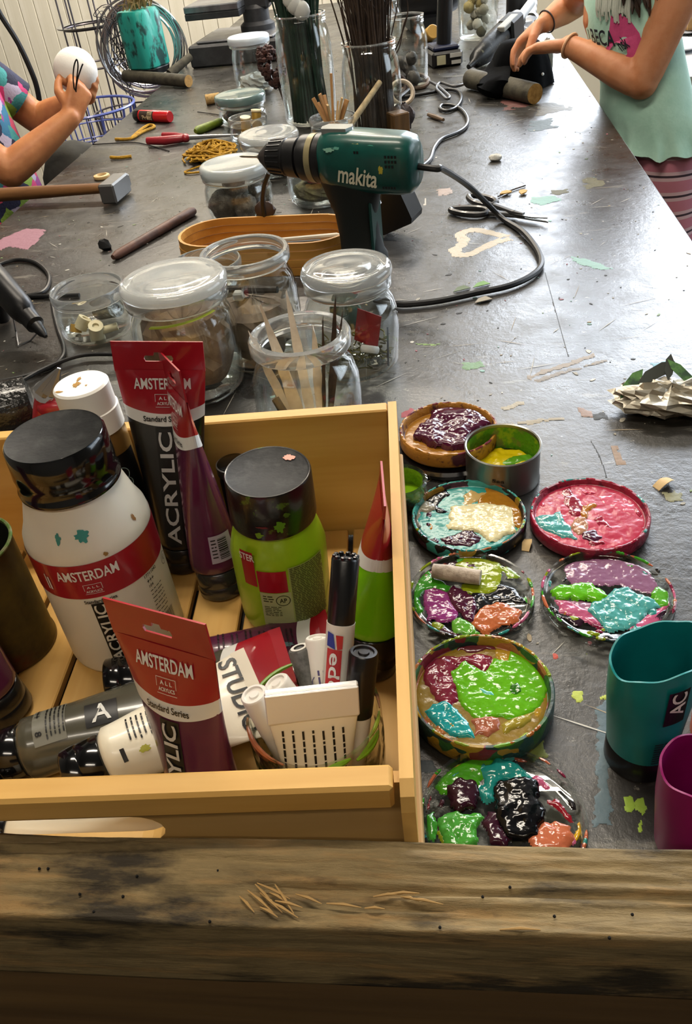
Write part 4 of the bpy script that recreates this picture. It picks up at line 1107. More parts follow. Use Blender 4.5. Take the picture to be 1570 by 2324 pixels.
mb = MB(); letters(mb, 'STER', 0.012, 0.0062, f2, -0.0245, 0.079); mb.build('label_lettering', m_white, ljt, 0)

# --- bottle with the white cap
wcp = Vector((-0.2555, 0.4965, ZF)); rr = 0.0207
wct = thing('glitter_bottle', 'slim bottle with bright white screw cap and dark scribbled label', 'bottle', wcp, (0, math.radians(-1.5), 0))
MB().lathe([(0, 0), (rr - 0.001, 0), (rr, 0.002), (rr, 0.124), (rr - 0.001, 0.130), (0, 0.131)], 48).build('body', mat('brown_paint_seen_through', '7a5a2c', 0.3, coat=0.4), wct)
cpp = MB().lathe([(0, 0.130), (rr + 0.0006, 0.1305), (rr + 0.0006, 0.147), (rr - 0.0004, 0.1476), (rr - 0.0006, 0.1655), (rr - 0.002, 0.167), (0, 0.167)], 48).build('cap', mat('bright_white_cap', 'f2efe6', 0.35), wct)
for (x_, y_, w_, h_, sd) in ((-0.002, -0.002, 0.003, 0.004, 1), (-0.003, 0.006, 0.0015, 0.003, 2), (0.006, -0.004, 0.001, 0.001, 3), (-0.012, -0.011, 0.004, 0.0012, 4)):
    dab_on(wct, lambda u, v: (u, v, 0.1674), x_, y_, w_, h_, paint('b98a3a', 0.4), sd)
pw_ = math.radians(-58); fw = cylfn(rr, pw_)
mb = MB(); rect(mb, fw, -0.006, 0.004, 0.022, 0.112, 10, 1); mb.build('dark_label', m_print_k, wct, 60)
mb = MB(); rect(mb, fw, -0.0115, 0.004, -0.006, 0.1, 4, 1); mb.build('cream_strip', mat('cream_label', 'a99d84', 0.5), wct, 60)
mb = MB(); fnw = cylfn(rr, pw_, 0.0009); pts = []
for i in range(160):
    t_ = i / 159; pts.append(fnw(0.005 + 0.0045 * math.sin(t_ * 52) + 0.001 * math.sin(t_ * 11), 0.098 - 0.075 * t_ + 0.0035 * math.cos(t_ * 52)))
mb.tube(pts, 0.00035, 4); mb.build('scribble_print', mat('print_pale_blue', '8aa0a0', 0.5), wct)
mb = MB(); fineprint(mb, lambda u, v: fnw(v, u), 0.03, -0.0085, 0.06, 1, 0.001, 0.0018, seed=5); mb.build('strip_print', m_print_k, wct, 0)


# --- soft paint tubes
def paint_tube(label, base, top, seam, body_m, cap_m, w=0.0315, r=0.0195, capr=0.0178, caph=0.024, red=True, tab=True, face='front', panel=False, sticker=False, group='soft acrylic paint tubes', name='paint_tube', band_h=0.049, lettering=True):
    """Soft tube: round at the cap, flat at the crimped end. base/top = world ends, seam = direction of the crimp."""
    base, top = Vector(base), Vector(top); L = (top - base).length
    t = thing(name, label, 'paint tube', base, basis(seam, top - base), group)
    tabh = 0.021 if tab else 0.008; Lb = L - tabh; seg = 48
    def ab(z):
        s_ = max(0.0, min(1.0, (z - caph - 0.006) / (Lb - caph - 0.006))); s_ = s_ ** 1.15
        return r + (w - r) * s_, r * (1 - s_) ** 0.9 + 0.0007
    zs = [caph - 0.001, caph + 0.003, caph + 0.008] + [caph + 0.008 + (Lb - caph - 0.008) * i / 22 for i in range(1, 23)]
    zr_ = L - band_h
    if red:
        zs = sorted(zs + [zr_ - 0.0075, zr_ + 0.002])
    rings = [[((capr - 0.002) * math.cos(2 * math.pi * k / seg), (capr - 0.002) * math.sin(2 * math.pi * k / seg), zs[0]) for k in range(seg)]]
    for z in zs[1:]:
        a, b = ab(z); rings.append([(a * math.cos(2 * math.pi * k / seg), b * math.sin(2 * math.pi * k / seg), z) for k in range(seg)])
    bm_ = MB().loft(rings)
    if red:
        bm_.m = [0 if sum(bm_.v[i][2] for i in f) / len(f) < zr_ - 0.0075 else (1 if sum(bm_.v[i][2] for i in f) / len(f) < zr_ + 0.002 else 2) for f in bm_.f]
    bm_.build('body', [body_m, m_white, m_red] if red else body_m, t, 60)
    cb = MB(); cb.lathe([(0, 0), (capr - 0.0012, 0), (capr, 0.0012), (capr, caph * 0.42), (capr - 0.0004, caph * 0.45), (capr, caph * 0.48), (capr, caph - 0.001), (capr - 0.001, caph), (0, caph)], 48); cb.build('cap', cap_m, t, 50)
    def surf(side, off):
        def f(u, v):
            a, b = ab(v); q = max(-0.999, min(0.999, u / a)); return (u, -side * (b * math.sqrt(1 - q * q) + off), v)
        def g(u, v):          # reversed u on the back
            x, y, z = f(-u if side < 0 else u, v); return (x, y, z)
        return g
    def band(mb_, f, lo, hi, nu=28, nv=5):
        V = []; 
        for j in range(nv + 1):
            for i in range(nu + 1):
                q = -0.998 + 1.996 * i / nu; v0_, v1_ = lo(q), hi(q); v = v0_ + (v1_ - v0_) * j / nv; a, b = ab(v); V.append(f(q * a, v))
        mb_.add(V, [(j * (nu + 1) + i, j * (nu + 1) + i + 1, (j + 1) * (nu + 1) + i + 1, (j + 1) * (nu + 1) + i) for j in range(nv) for i in range(nu)])
    if red:
        zr = L - band_h
        arc = lambda q: zr - 0.004 + 0.006 * q * q
        mb_ = MB()
        for sd in (1, -1):
            band(mb_, surf(sd, 0.0004), arc, lambda q: Lb)
        mb_.build('red_field', m_red, t, 60)
        mb_ = MB()
        for sd in (1, -1):
            band(mb_, surf(sd, 0.0004), lambda q: arc(q) - 0.0095, arc, 28, 2)
        mb_.build('white_band', m_white, t, 60)
        if tab:
            hw, hz, hh = 0.0105, Lb + 0.0085, 0.0022
            up_ = [(-hw, hz), (-hw + 0.001, hz + hh), (-0.0035, hz + hh), (-0.0028, hz + hh * 2.1), (0.0028, hz + hh * 2.1), (0.0035, hz + hh), (hw - 0.001, hz + hh), (hw, hz)]
            dn_ = [(hw, hz), (hw - 0.001, hz - hh), (-hw + 0.001, hz - hh), (-hw, hz)]
            tb = MB(); mp_ = lambda q: (q[0], q[2], q[1])
            tb.prism([(w, hz), (w, L), (-w, L), (-w, hz)] + up_, -0.0006, 0.0006, fn=mp_); tb.prism([(-w, hz), (-w, Lb - 0.001), (w, Lb - 0.001), (w, hz)] + dn_, -0.0006, 0.0006, fn=mp_)
            tb.build('hang_tab', m_red, t, 0)
        else:
            MB().box((-w, -0.0007, Lb - 0.001), (w, 0.0007, L)).build('crimp', m_red, t, 0)
        if lettering:
            mb_ = MB(); mk = MB()
            for sd in ((1,) if face == 'front' else (1, -1)):
                f = surf(sd, 0.0012); zt_ = Lb - 0.0095
                letters(mb_, 'AMSTERDAM', 0.041, 0.0082, f, 0.001, zt_); letters(mb_, 'A L L', 0.0085, 0.0024, f, 0.002, zt_ - 0.0105); letters(mb_, 'ACRYLICS', 0.0115, 0.0023, f, 0.002, zt_ - 0.0144)
                for (a_, b_, c_, d_) in ((-0.005, -0.0078, 0.009, -0.0075), (-0.005, -0.0132, -0.0047, -0.0075), (0.0087, -0.0132, 0.009, -0.0075), (-0.005, -0.0172, 0.009, -0.0169)):
                    rect(mb_, f, a_, zt_ + b_, c_, zt_ + d_, 2)
                letters(mk, 'Standard Series', 0.030, 0.0042, f, 0.0, zr - 0.0075)
            mb_.build('red_field_lettering', m_white, t, 0); mk.build('band_lettering', m_print_k, t, 0)
    else:
        MB().box((-w, -0.0007, Lb - 0.001), (w, 0.0007, L)).build('crimp', body_m, t, 0)
    if panel:
        zr = L - band_h; f = surf(1, 0.0005); mb_ = MB(); rect(mb_, f, -0.0068, caph + 0.006, 0.0068, zr - 0.0145, 5, 8); mb_.build('acrylic_panel', m_print_k, t, 60)
        mb_ = MB(); letters(mb_, 'ACRYLIC', (zr - 0.0205 - caph) * 0.94, 0.0102, surf(1, 0.0013), 0.0, (caph + zr - 0.0085) / 2, ang=math.pi / 2, slant=0.0); mb_.build('acrylic_lettering', mat('print_light_grey', 'c4c4c2', 0.4), t, 0)
    if sticker:
        f = surf(1, 0.0005); mb_ = MB(); rect(mb_, f, sticker[0], sticker[1], sticker[0] + 0.019, sticker[1] + 0.024, 8, 3); mb_.build('barcode_sticker', m_sticker, t, 60)
        mb_ = MB(); barcode(mb_, surf(1, 0.001), sticker[0] + 0.006, sticker[1] + 0.003, 0.0075, 0.018, 15, 3, vertical=True); mb_.build('barcode', m_print_k, t, 0)
    return t, surf, L


m_blk_tube = mat('black_tube_plastic', '141416', 0.28, coat=0.25, bump=(30, 0.05))
m_pur_tube = mat('plum_tube_plastic', '52203a', 0.25, coat=0.35, bump=(25, 0.06), var=(10, '622646', 0.4, 0.7))
m_olv_tube = mat('grey_olive_tube', '4c4a3e', 0.25, coat=0.4, bump=(20, 0.05))
m_lime_tube = mat('lime_tube_plastic', '78c80a', 0.28, coat=0.3)
m_wht_tube = mat('cream_white_tube', 'e4ddc8', 0.35, coat=0.2)
m_clearcap = mat('smoked_cap', '2b2a28', 0.2, coat=0.4)

# black tube at the back
paint_tube('black acrylic tube with red hanging tab, tallest at the back', (-0.219, 0.4875, ZF), (-0.2, 0.508, 0.203), (0.99, 0.09, 0), m_blk_tube, m_blk_tube, w=0.0325, panel=True)
# plum tube seen edge on
_F0, _F1 = Vector((-0.179, 0.455, ZF)), Vector((-0.187, 0.487, 0.199))
paint_tube('plum tube seen edge-on, standing beside the lime green jar', _F0, _F1, (-0.50, 0.865, 0.0), m_pur_tube, m_clearcap, w=0.031, sticker=False, face='both')
tF = [o for o in COL.objects if o.name.startswith('paint_tube') and o.type == 'EMPTY'][-1]
# sticker on the side that faces the camera
def edgeface(u, v, off=0.0008):
    a = -math.pi + 0.05 + u / 0.0205      # around the left edge of the flat shape, which faces the camera
    s_ = max(0.0, min(1.0, (v - 0.03) / 0.135)) ** 1.15; aa, bb = 0.0195 + 0.0115 * s_, 0.0195 * (1 - s_) ** 0.9 + 0.0007
    return ((aa + off) * math.cos(a), (bb + off) * math.sin(a), v)


mb = MB(); rect(mb, edgeface, -0.008, 0.036, 0.012, 0.060, 8, 3); mb.build('barcode_sticker', m_sticker, tF, 60)
mb = MB(); barcode(mb, lambda u, v: edgeface(u, v, 0.0012), -0.001, 0.039, 0.008, 0.018, 15, 3, vertical=True); fineprint(mb, lambda u, v: edgeface(u, v, 0.0012), -0.0065, 0.056, 0.004, 6, 0.003, 0.001, seed=2); mb.build('barcode', m_print_k, tF, 0)
# plum tube in front
_s = Vector((0.895, -0.445, 0.0))
paint_tube('plum acrylic tube with red hanging tab, nearest the front rail', (-0.139, 0.2475, ZF), (-0.1495, 0.279, 0.168), _s, m_pur_tube, m_blk_tube, w=0.036, panel=True)
# purple tube at the left edge
paint_tube('plum tube standing on its black cap at the left edge of the picture', (-0.311, 0.3365, ZF), (-0.335, 0.34, 0.18), (0.6, 0.8, 0), m_pur_tube, m_blk_tube, red=False, capr=0.019, tab=False)
# lime tube against the right wall
paint_tube('lime green tube on a big black cap, leaning against the right side of the box', (-0.0585, 0.376, ZF), (-0.0395, 0.402, 0.152), (-0.1, 1.0, -0.2), m_lime_tube, m_gloss_k, capr=0.0195, caph=0.034, r=0.0205, w=0.031, tab=False, band_h=0.042, lettering=False)
# lying tubes
_t, sf, L_ = paint_tube('grey olive tube lying across the box with its black cap at the left', (-0.292, 0.281, ZF + 0.0195), (-0.106, 0.351, 0.047), Vector((0.064, -0.168, 0.0)).normalized(), m_olv_tube, m_gloss_k, tab=False, band_h=0.032, lettering=False)
fo_ = lambda u, v: sf(1, 0.0006)(u, v)
mb = MB(); rect(mb, fo_, -0.014, 0.036, 0.014, 0.056, 8, 3); mb.build('label_patch', mat('grey_olive_label', '6f6e62', 0.4), _t, 60)
mb = MB(); rect(mb, fo_, -0.004, 0.068, 0.0125, 0.088, 6, 4); mb.build('logo_patch', m_print_k, _t, 60)
f_up = sf(1, 0.0011)
mb = MB(); letters(mb, 'A', 0.012, 0.0125, f_up, 0.004, 0.078, ang=math.pi / 2); mb.build('logo_letter', m_white, _t, 0)
mb = MB(); letters(mb, '+++', 0.0085, 0.0034, f_up, -0.0085, 0.039, ang=0); letters(mb, '8', 0.003, 0.004, f_up, 0.008, 0.0395); fineprint(mb, f_up, -0.012, 0.0545, 0.024, 5, 0.0026, 0.0009, seed=9); mb.build('label_print', m_print_k, _t, 0)
_t2, sf2, L2 = paint_tube('plum tube lying behind the front tubes, black cap at the left', (-0.2335, 0.3435, ZF + 0.0185), (-0.083, 0.3885, ZF + 0.012), Vector((0.05, -0.139, 0.0)).normalized(), m_pur_tube, m_gloss_k, tab=False, band_h=0.012, lettering=False)
mb = MB(); f3 = sf2(1, 0.0008)
for i in range(8):
    fineprint(mb, lambda u, v: f3(u, v), -0.018 + (i % 2) * 0.003, 0.062 + i * 0.0095, 0.026, 2, 0.0034, 0.0012, seed=20 + i)
mb.build('back_print', mat('print_dark_plum', '26101c', 0.5), _t2, 0)
mb = MB(); 
for a, b in (((-0.006, 0.075), (0.012, 0.097)), ((0.004, 0.095), (0.014, 0.108)), ((-0.002, 0.12), (0.004, 0.126))):
    dab_on(_t2, f3, (a[0] + b[0]) / 2, (a[1] + b[1]) / 2, 0.003, 0.007, paint('5f7f86', 0.4), 7)
_t3, sf3, L3 = paint_tube('cream white tube with black lettering lying along the front rail', (-0.222, 0.256, 0.055), (-0.1155, 0.3115, 0.068), Vector((0.073, -0.146, -0.05)).normalized(), m_wht_tube, m_gloss_k, red=False, tab=False, w=0.029, r=0.0185, capr=0.0165)
mb = MB(); f4 = sf3(1, 0.0008); letters(mb, 'STUDIO', 0.05, 0.0115, f4, -0.001, L3 - 0.013); mb.build('studio_lettering', m_print_k, _t3, 0)
mb = MB(); fineprint(mb, f4, -0.012, 0.054, 0.016, 5, 0.003, 0.001, seed=12); letters(mb, '1', 0.0025, 0.007, f4, 0.009, 0.036, ang=math.pi / 2)
mb.build('small_print', m_print_k, _t3, 0)
dab_on(_t3, f4, 0.010, 0.048, 0.002, 0.0035, paint('c8c83a', 0.4), 3)

_t4, sf4, L4 = paint_tube('small cream tube low behind the hand hole of the box', (-0.298, 0.2335, ZF + 0.0168), (-0.163, 0.2415, ZF + 0.0168), Vector((0.0, 0.0, 1.0)), m_wht_tube, m_gloss_k, red=False, tab=False, w=0.0165, r=0.0162, capr=0.0155, caph=0.042)
mb = MB()
for sd_ in (1, -1):
    fineprint(mb, sf4(sd_, 0.0008), -0.008, 0.083, 0.018, 5, 0.003, 0.001, seed=52)
    letters(mb, 'I', 0.003, 0.008, sf4(sd_, 0.0008), 0.008, 0.062, ang=math.pi / 2)
mb.build('small_print', m_print_k, _t4, 0)

# --- brass coloured can at the left
cn = thing('brass_can', 'brass coloured open can with green rim at the left edge', 'can', (-0.3335, 0.399, ZF))
rc = 0.0335
m_brass = mat('old_brass', '6a5a2c', 0.42, metal=0.6, var=(22, '4a3f28', 0.4, 0.65), var2=(12, '6a2a20', 0.58, 0.7), bump=(60, 0.12))
MB().lathe([(0, 0.001), (rc, 0), (rc + 0.0006, 0.001), (rc + 0.0004, 0.003), (rc - 0.0004, 0.004), (rc - 0.0004, 0.098), (rc - 0.0012, 0.0985), (rc - 0.0012, 0.004), (0, 0.004)], 64).build('can_body', m_brass, cn)
MB().lathe([(rc - 0.0016, 0.0975), (rc + 0.0006, 0.0975), (rc + 0.0009, 0.0988), (rc, 0.1), (rc - 0.0014, 0.0992)], 64).build('rim', mat('green_smeared_rim', '5a7a3a', 0.35, metal=0.4, var=(120, '8a8a6a', 0.45, 0.6)), cn)
MB().lathe([(rc - 0.0014, 0.0055), (rc - 0.0014, 0.0965)], 64).build('dark_lining', mat('dark_green_lining', '1a1c10', 0.6), cn)
# --- small dark jar at the back wall
dj = thing('dark_jar', 'small dark jar with silver-edged lid at the back wall of the box', 'jar', (-0.1655, 0.5085, ZF))
MB().lathe([(0, 0), (0.0125, 0), (0.013, 0.001), (0.013, 0.07), (0.011, 0.076), (0, 0.076)], 36).build('body', m_blk_tube, dj)
ld = MB().lathe([(0, 0.076), (0.0135, 0.0765), (0.0135, 0.084), (0.0125, 0.0845)], 36).build('lid', mat('silver_lid_edge', 'a0a0a0', 0.3, metal=0.9), dj)
MB().lathe([(0.0125, 0.0845), (0.0115, 0.0853), (0, 0.0853)], 36).build('lid_top', m_gloss_k, ld)

# --- glass tumbler with markers
pc = Vector((-0.0795, 0.2865, ZF)); pr, phh = 0.0388, 0.0665
pot = thing('glass_tumbler', 'paint-smeared glass tumbler holding markers in the front corner of the box', 'tumbler', pc)
m_pot = glass('smeared_tumbler_glass', tint=(0.9, 0.9, 0.84, 1), edge=0.6, base=0.05, dirt=(55, '3a3a1a', 0.53, 0.9))
MB().lathe([(0, 0.001), (pr - 0.008, 0), (pr - 0.004, 0.003), (pr - 0.0015, 0.012), (pr, 0.03), (pr, phh - 0.003), (pr - 0.0006, phh), (pr - 0.002, phh), (pr - 0.0028, phh - 0.003), (pr - 0.0028, 0.03), (pr - 0.006, 0.008), (0, 0.006)], 72).build('glass', m_pot, pot)
for (a0, a1, z_, q, c_) in ((-3.0, -1.9, phh - 0.001, 0.0016, 'a05a34'), (1.9, 2.9, phh - 0.0005, 0.0015, '6f9a1c'), (-0.5, 0.0, phh - 0.001, 0.0013, '8aa030'), (-1.3, -0.9, phh - 0.004, 0.0018, '6fa81c'), (0.1, 0.7, phh - 0.003, 0.0012, 'b07a50'), (-2.9, -2.2, phh - 0.006, 0.0012, '9a5a30'), (-0.8, -0.2, phh - 0.009, 0.0022, '7ab020'), (0.9, 1.6, phh - 0.001, 0.0012, '8a8a5a')):
    pts = [((pr - 0.0012) * math.cos(a0 + (a1 - a0) * i / 10), (pr - 0.0012) * math.sin(a0 + (a1 - a0) * i / 10), z_) for i in range(11)]
    MB().tube(pts, [q * (0.35 + 0.65 * math.sin(math.pi * i / 10)) for i in range(11)], 7).build('rim_smear', paint(c_, 0.35), pot)


def marker(label, bot, top, r, cap_len, body_m, cap_m, end_inset=True, name='marker', cap_r=None):
    bot, top = Vector(bot), Vector(top); L = (top - bot).length; t = thing(name, label, 'marker', bot, basis((1, -0.5, 0), top - bot), 'markers in the glass tumbler')
    cr_ = cap_r or r * 1.06
    MB().lathe([(0, 0), (r * 0.8, 0), (r, 0.002), (r, L - cap_len), (0, L - cap_len)], 28).build('barrel', body_m, t)
    if end_inset:
        pf = [(r * 0.9, L - cap_len), (cr_, L - cap_len), (cr_, L - 0.001), (cr_ - 0.0008, L), (cr_ * 0.72, L), (cr_ * 0.66, L - 0.0012), (cr_ * 0.4, L - 0.0012), (cr_ * 0.34, L - 0.0002), (0, L - 0.0002)]
    else:
        pf = [(r * 0.9, L - cap_len), (cr_, L - cap_len), (cr_ * 0.94, L - 0.0012), (cr_ * 0.84, L), (cr_ * 0.5, L), (cr_ * 0.44, L - 0.002), (0, L - 0.002)]
    MB().lathe(pf, 28).build('cap', cap_m, t)
    return t, L


m_mkw = mat('white_marker_plastic', 'd6d2c8', 0.35, coat=0.2)
m_mkg = mat('grey_marker_cap', '5b5b58', 0.4, bump=(150, 0.15), var=(90, '3c3d3a', 0.5, 0.65))
f_mk = lambda r_, off=0.0004: cylfn(r_, math.radians(-58), off)
t, L = marker('white marker at the left rim of the glass tumbler', (-0.0905, 0.2735, ZF + 0.009), (-0.1085, 0.2785, 0.103), 0.0072, 0.03, m_mkw, m_mkw)
t, L = marker('white marker with a printed squiggle, second from the left in the tumbler', (-0.068, 0.2845, ZF + 0.009), (-0.1005, 0.2955, 0.092), 0.0075, 0.02, m_mkw, m_mkw)
mb = MB(); pts = [cylfn(0.0077, math.radians(-80), 0.0006)(0.0035 * math.sin(i * 0.75), L - 0.028 + i * 0.0011) for i in range(18)]; mb.tube(pts, 0.0003, 4); fineprint(mb, lambda u, v: cylfn(0.0077, math.radians(-60), 0.0006)(v, u), 0.045, 0.0, 0.03, 2, 0.003, 0.0008, seed=3); mb.build('print', m_print_k, t)
t, L = marker('short dark grey marker leaning on the back rim of the tumbler', (-0.0735, 0.2925, ZF + 0.02), (-0.0895, 0.3195, 0.094), 0.0066, 0.055, m_mkg, m_mkg)
MB().lathe([(0.0034, L + 0.0002), (0.0052, L + 0.0002), (0.0052, L + 0.0006), (0.0034, L + 0.0006)], 28).build('cap_ring', m_mkw, t)
t, L = marker('white pen with violet print behind the red-striped marker', (-0.0715, 0.279, ZF + 0.012), (-0.0785, 0.3225, 0.1), 0.0068, 0.025, m_mkw, m_mkw)
mb = MB(); fineprint(mb, lambda u, v: cylfn(0.0069, math.radians(-50), 0.0005)(v, u), 0.03, 0.003, 0.04, 3, 0.003, 0.0011, seed=6); pts = [cylfn(0.0069, math.radians(-95), 0.0006)(0.002 * math.sin(i * 0.9), L - 0.05 + i * 0.002) for i in range(15)]; mb.tube(pts, 0.0003, 4); mb.build('print', mat('print_violet', '4a4472', 0.5), t)
# big marker
b0, b1 = Vector((-0.0755, 0.2705, ZF + 0.009)), Vector((-0.0575, 0.3355, 0.1505))
ed, Le = marker('tall white marker with red stripe and ribbed black cap', b0, b1, 0.0082, 0.038, m_mkw, m_blackcap, name='big_marker', cap_r=0.0079)
for k in range(10):
    a = 2 * math.pi * k / 10; MB().box((-0.0012, -0.0012, Le - 0.004), (0.0012, 0.0012, Le + 0.0016), bev=0.0005, rot=None, at=(0.0062 * math.cos(a), 0.0062 * math.sin(a), 0)).build('cap_rib', m_blackcap, ed, 0)
_inv = basis((1, -0.5, 0), b1 - b0).inverted(); _cv = _inv @ (Vector((0, 0, H)) - (b0 + b1) / 2); pe = math.atan2(_cv.y, _cv.x) - 0.3
fe, fe2 = cylfn(0.0082, pe, 0.0003), cylfn(0.0082, pe, 0.0007)
vc = Le - 0.038
mb = MB(); rect(mb, fe, -0.0048, 0.02, 0.0042, vc - 0.014, 8, 2); mb.build('red_stripe', mat('marker_red', 'b3262a', 0.35), ed, 60)
mb = MB(); letters(mb, 'edding', 0.044, 0.0082, fe2, -0.0004, vc - 0.038, ang=-math.pi / 2); mb.build('stripe_lettering', m_white, ed, 0)
mb = MB(); V = [fe2(u, v + vc) for u, v in ((-0.0048, -0.0125), (0.0005, -0.0138), (-0.001, -0.005), (-0.0048, -0.004))]; mb.add(V, [(0, 1, 2, 3)]); mb.build('blue_mark', mat('marker_blue', '1f2f8a', 0.35), ed, 0)
mb = MB(); V = [fe2(u, v + vc) for u, v in ((0.0015, -0.0138), (0.0042, -0.0132), (0.0042, -0.0055), (0.0003, -0.0052))]; mb.add(V, [(0, 1, 2, 3)]); mb.build('red_mark', mat('marker_red', 'b3262a', 0.35), ed, 0)
t, L = marker('black marker standing at the right of the tall marker', (-0.0625, 0.271, ZF + 0.009), (-0.0485, 0.3005, 0.112), 0.0078, 0.04, m_mkw, m_blackcap)
# metal paint tube with folded end
fl, fr_ = Vector((-0.1015, 0.2685, 0.090)), Vector((-0.0515, 0.2795, 0.090)); mid = (fl + fr_) / 2; bt = Vector((-0.079, 0.2595, ZF + 0.008))
al = thing('metal_paint_tube', 'metal paint tube with folded silver end lying over the tumbler rim', 'paint tube', bt, basis(fr_ - fl, mid - bt)); Lm = (mid - bt).length
m_alu = mat('bright_aluminium', 'ecebe8', 0.3, metal=0.25, bump=(60, 0.2)); rings = []; seg = 40
for i in range(15):
    s_ = i / 14; z = 0.006 + (Lm - 0.006) * s_; a_ = 0.0155 + (0.0248 - 0.0155) * s_; b_ = 0.0155 * (1 - s_) ** 0.8 + 0.0009
    rings.append([(a_ * math.cos(2 * math.pi * k / seg), b_ * math.sin(2 * math.pi * k / seg), z) for k in range(seg)])
MB().loft(rings).build('body', m_wht_tube, al, 60)
MB().lathe([(0, 0), (0.009, 0), (0.009, 0.007), (0, 0.007)], 28).build('cap', m_mkw, al)
fm = MB()
fm.box((-0.0252, -0.0026, Lm - 0.002), (0.0252, 0.0012, Lm + 0.0205), bev=0.0008); fm.build('folded_end', m_alu, al, 0)
fm = MB(); fm.box((-0.0252, -0.0042, Lm + 0.0002), (0.0252, -0.0026, Lm + 0.0198), bev=0.0006); fm.build('fold_flap', m_alu, al, 0)
mb = MB()
def alf(u, v):
    s_ = (v - 0.006) / (Lm - 0.006); a_ = 0.0155 + 0.0093 * s_; b_ = 0.0155 * (1 - s_) ** 0.8 + 0.0009; q = max(-0.99, min(0.99, u / a_)); return (u, -(b_ * math.sqrt(1 - q * q) + 0.0006), v)
for i in range(7):
    fineprint(mb, lambda u, v: alf(v, u), Lm - 0.034, -0.018 + i * 0.0055, 0.028, 1, 0.001, 0.0012, seed=60 + i)
mb.build('print', m_print_k, al, 0)
# ------------------------------------------------------------------ glass jars on the table
def hz(px, Yv):
    return PY(px[0], px[1], Yv).z


def jar(label, c, r, h, neck=0.9, rimr=None, lid=None, name='glass_jar', group='glass jars on the work table', tilt=(0, 0, 0), belly=0.55, thread=False):
    """Wide mouthed preserving jar: bulging wall, neck, rolled rim, optional glass lid. Returns the thing and inner radius function."""
    t = thing(name, label, 'jar', c, tilt, group); rr = rimr or r * 0.95; nk = r * neck; tw = 0.0024
    hb = h - 0.022
    out = [(0, 0.0015), (r * 0.72, 0.0), (r * 0.86, 0.002), (r * 0.95, 0.009), (r, hb * belly), (r * 0.985, hb * 0.78), (nk + (r - nk) * 0.45, hb * 0.93), (nk, hb), (nk, hb + 0.006)]
    if thread:
        out += [(nk + 0.0014, hb + 0.007), (nk, hb + 0.009), (nk + 0.0014, hb + 0.011), (nk, hb + 0.013), (nk + 0.0012, hb + 0.016), (nk, hb + 0.0175)]
    zr0 = out[-1][1]
    inn = [(nk - tw, zr0), (nk - tw, hb - 0.001), (nk + (r - nk) * 0.45 - tw, hb * 0.925), (r - tw, hb * 0.76), (r - tw, hb * belly), (r * 0.93 - tw, 0.011), (r * 0.8, 0.0055), (0, 0.0055)]
    MB().lathe(out + inn, 64).build('glass', m_clear_b, t, 60)
    z1 = zr0 + 0.0004
    MB().lathe([(nk - tw, z1), (nk, z1), (rr - 0.0012, z1 + 0.0022), (rr, z1 + 0.004), (rr, h - 0.0025), (rr - 0.0015, h), (nk - tw + 0.001, h), (nk - tw, h - 0.0015), (nk - tw, z1)], 64).build('rim', m_solid, t, 50)
    if lid in ('glass', 'clear'):
        lr = rr + 0.001
        lo = MB().lathe([(0, h + 0.0035), (lr * 0.7, h + 0.003), (lr * 0.86, h + 0.0005), (lr, h + 0.0008), (lr + 0.0008, h + 0.004), (lr, h + 0.0085), (lr * 0.95, h + 0.0115), (lr * 0.88, h + 0.0125), (lr * 0.8, h + 0.0112), (lr * 0.76, h + 0.0118), (lr * 0.55, h + 0.0135), (lr * 0.42, h + 0.0125), (lr * 0.2, h + 0.0128), (0, h + 0.013)], 64).build('lid', m_lidglass if lid == 'glass' else m_solid, t, 70)
    elif lid:
        lr = rr + 0.001
        MB().lathe([(0, h - 0.002), (lr - 0.002, h - 0.002), (lr, h - 0.006), (lr + 0.0006, h), (lr, h + 0.008), (lr * 0.95, h + 0.0105), (lr * 0.85, h + 0.0105), (lr * 0.8, h + 0.0095), (0, h + 0.010)], 64).build('lid', lid, t, 50)
    return t


m_solid = mat('solid_clear_glass', (0.94, 0.96, 0.95, 1), 0.03, transmission=0.9, ior=1.46)
m_lidglass = mat('whitened_lid_glass', (0.92, 0.94, 0.92, 1), 0.06, transmission=0.78, ior=1.46)  # white put into the lid glass, as into the rims, for reflected ceiling light
m_clear_b = glass('jar_body_glass', tint=(0.95, 0.965, 0.955, 1), edge=0.75, base=0.05)
m_frost = mat('milky_clear_lid', 'cfd6d6', 0.18, transmission=0.55, coat=0.4)
m_tan = mat('tan_paper', '8f7458', 0.8, var=(40, '6d553f', 0.4, 0.65), bump=(120, 0.3))
m_kraft = mat('grey_brown_paper', '7d6f60', 0.8, var=(30, '5c5046', 0.4, 0.65), bump=(90, 0.3))


def crumpled_fill(parent, name, m, r, z0, z1, seed, cx=0, cy=0, sharp=0.2, seg=22, n=10):
    rg_ = random.Random(seed); V = []; F = []
    for i in range(n + 1):
        th = math.pi * i / n
        for k in range(seg):
            a = 2 * math.pi * k / seg; q = 1 - rg_.uniform(0, sharp); zz = (z0 + z1) / 2 + (z1 - z0) / 2 * q * math.cos(th)
            V.append((cx + r * q * max(0.0, math.sin(th)) ** 0.45 * math.cos(a), cy + r * q * max(0.0, math.sin(th)) ** 0.45 * math.sin(a), zz))
    for i in range(n):
        for k in range(seg):
            k2 = (k + 1) % seg; F += [(i * seg + k, (i + 1) * seg + k, (i + 1) * seg + k2), (i * seg + k, (i + 1) * seg + k2, i * seg + k2)]
    return MB().add(V, F).build(name, m, parent, 25)


def as_thing(o, label, cat, group=None):
    """Turn a mesh made in a jar's frame into a thing of its own."""
    par = o.parent; o.parent = None; o.location = par.location; o.rotation_euler = par.rotation_euler; tag(o, label, cat, group); return o


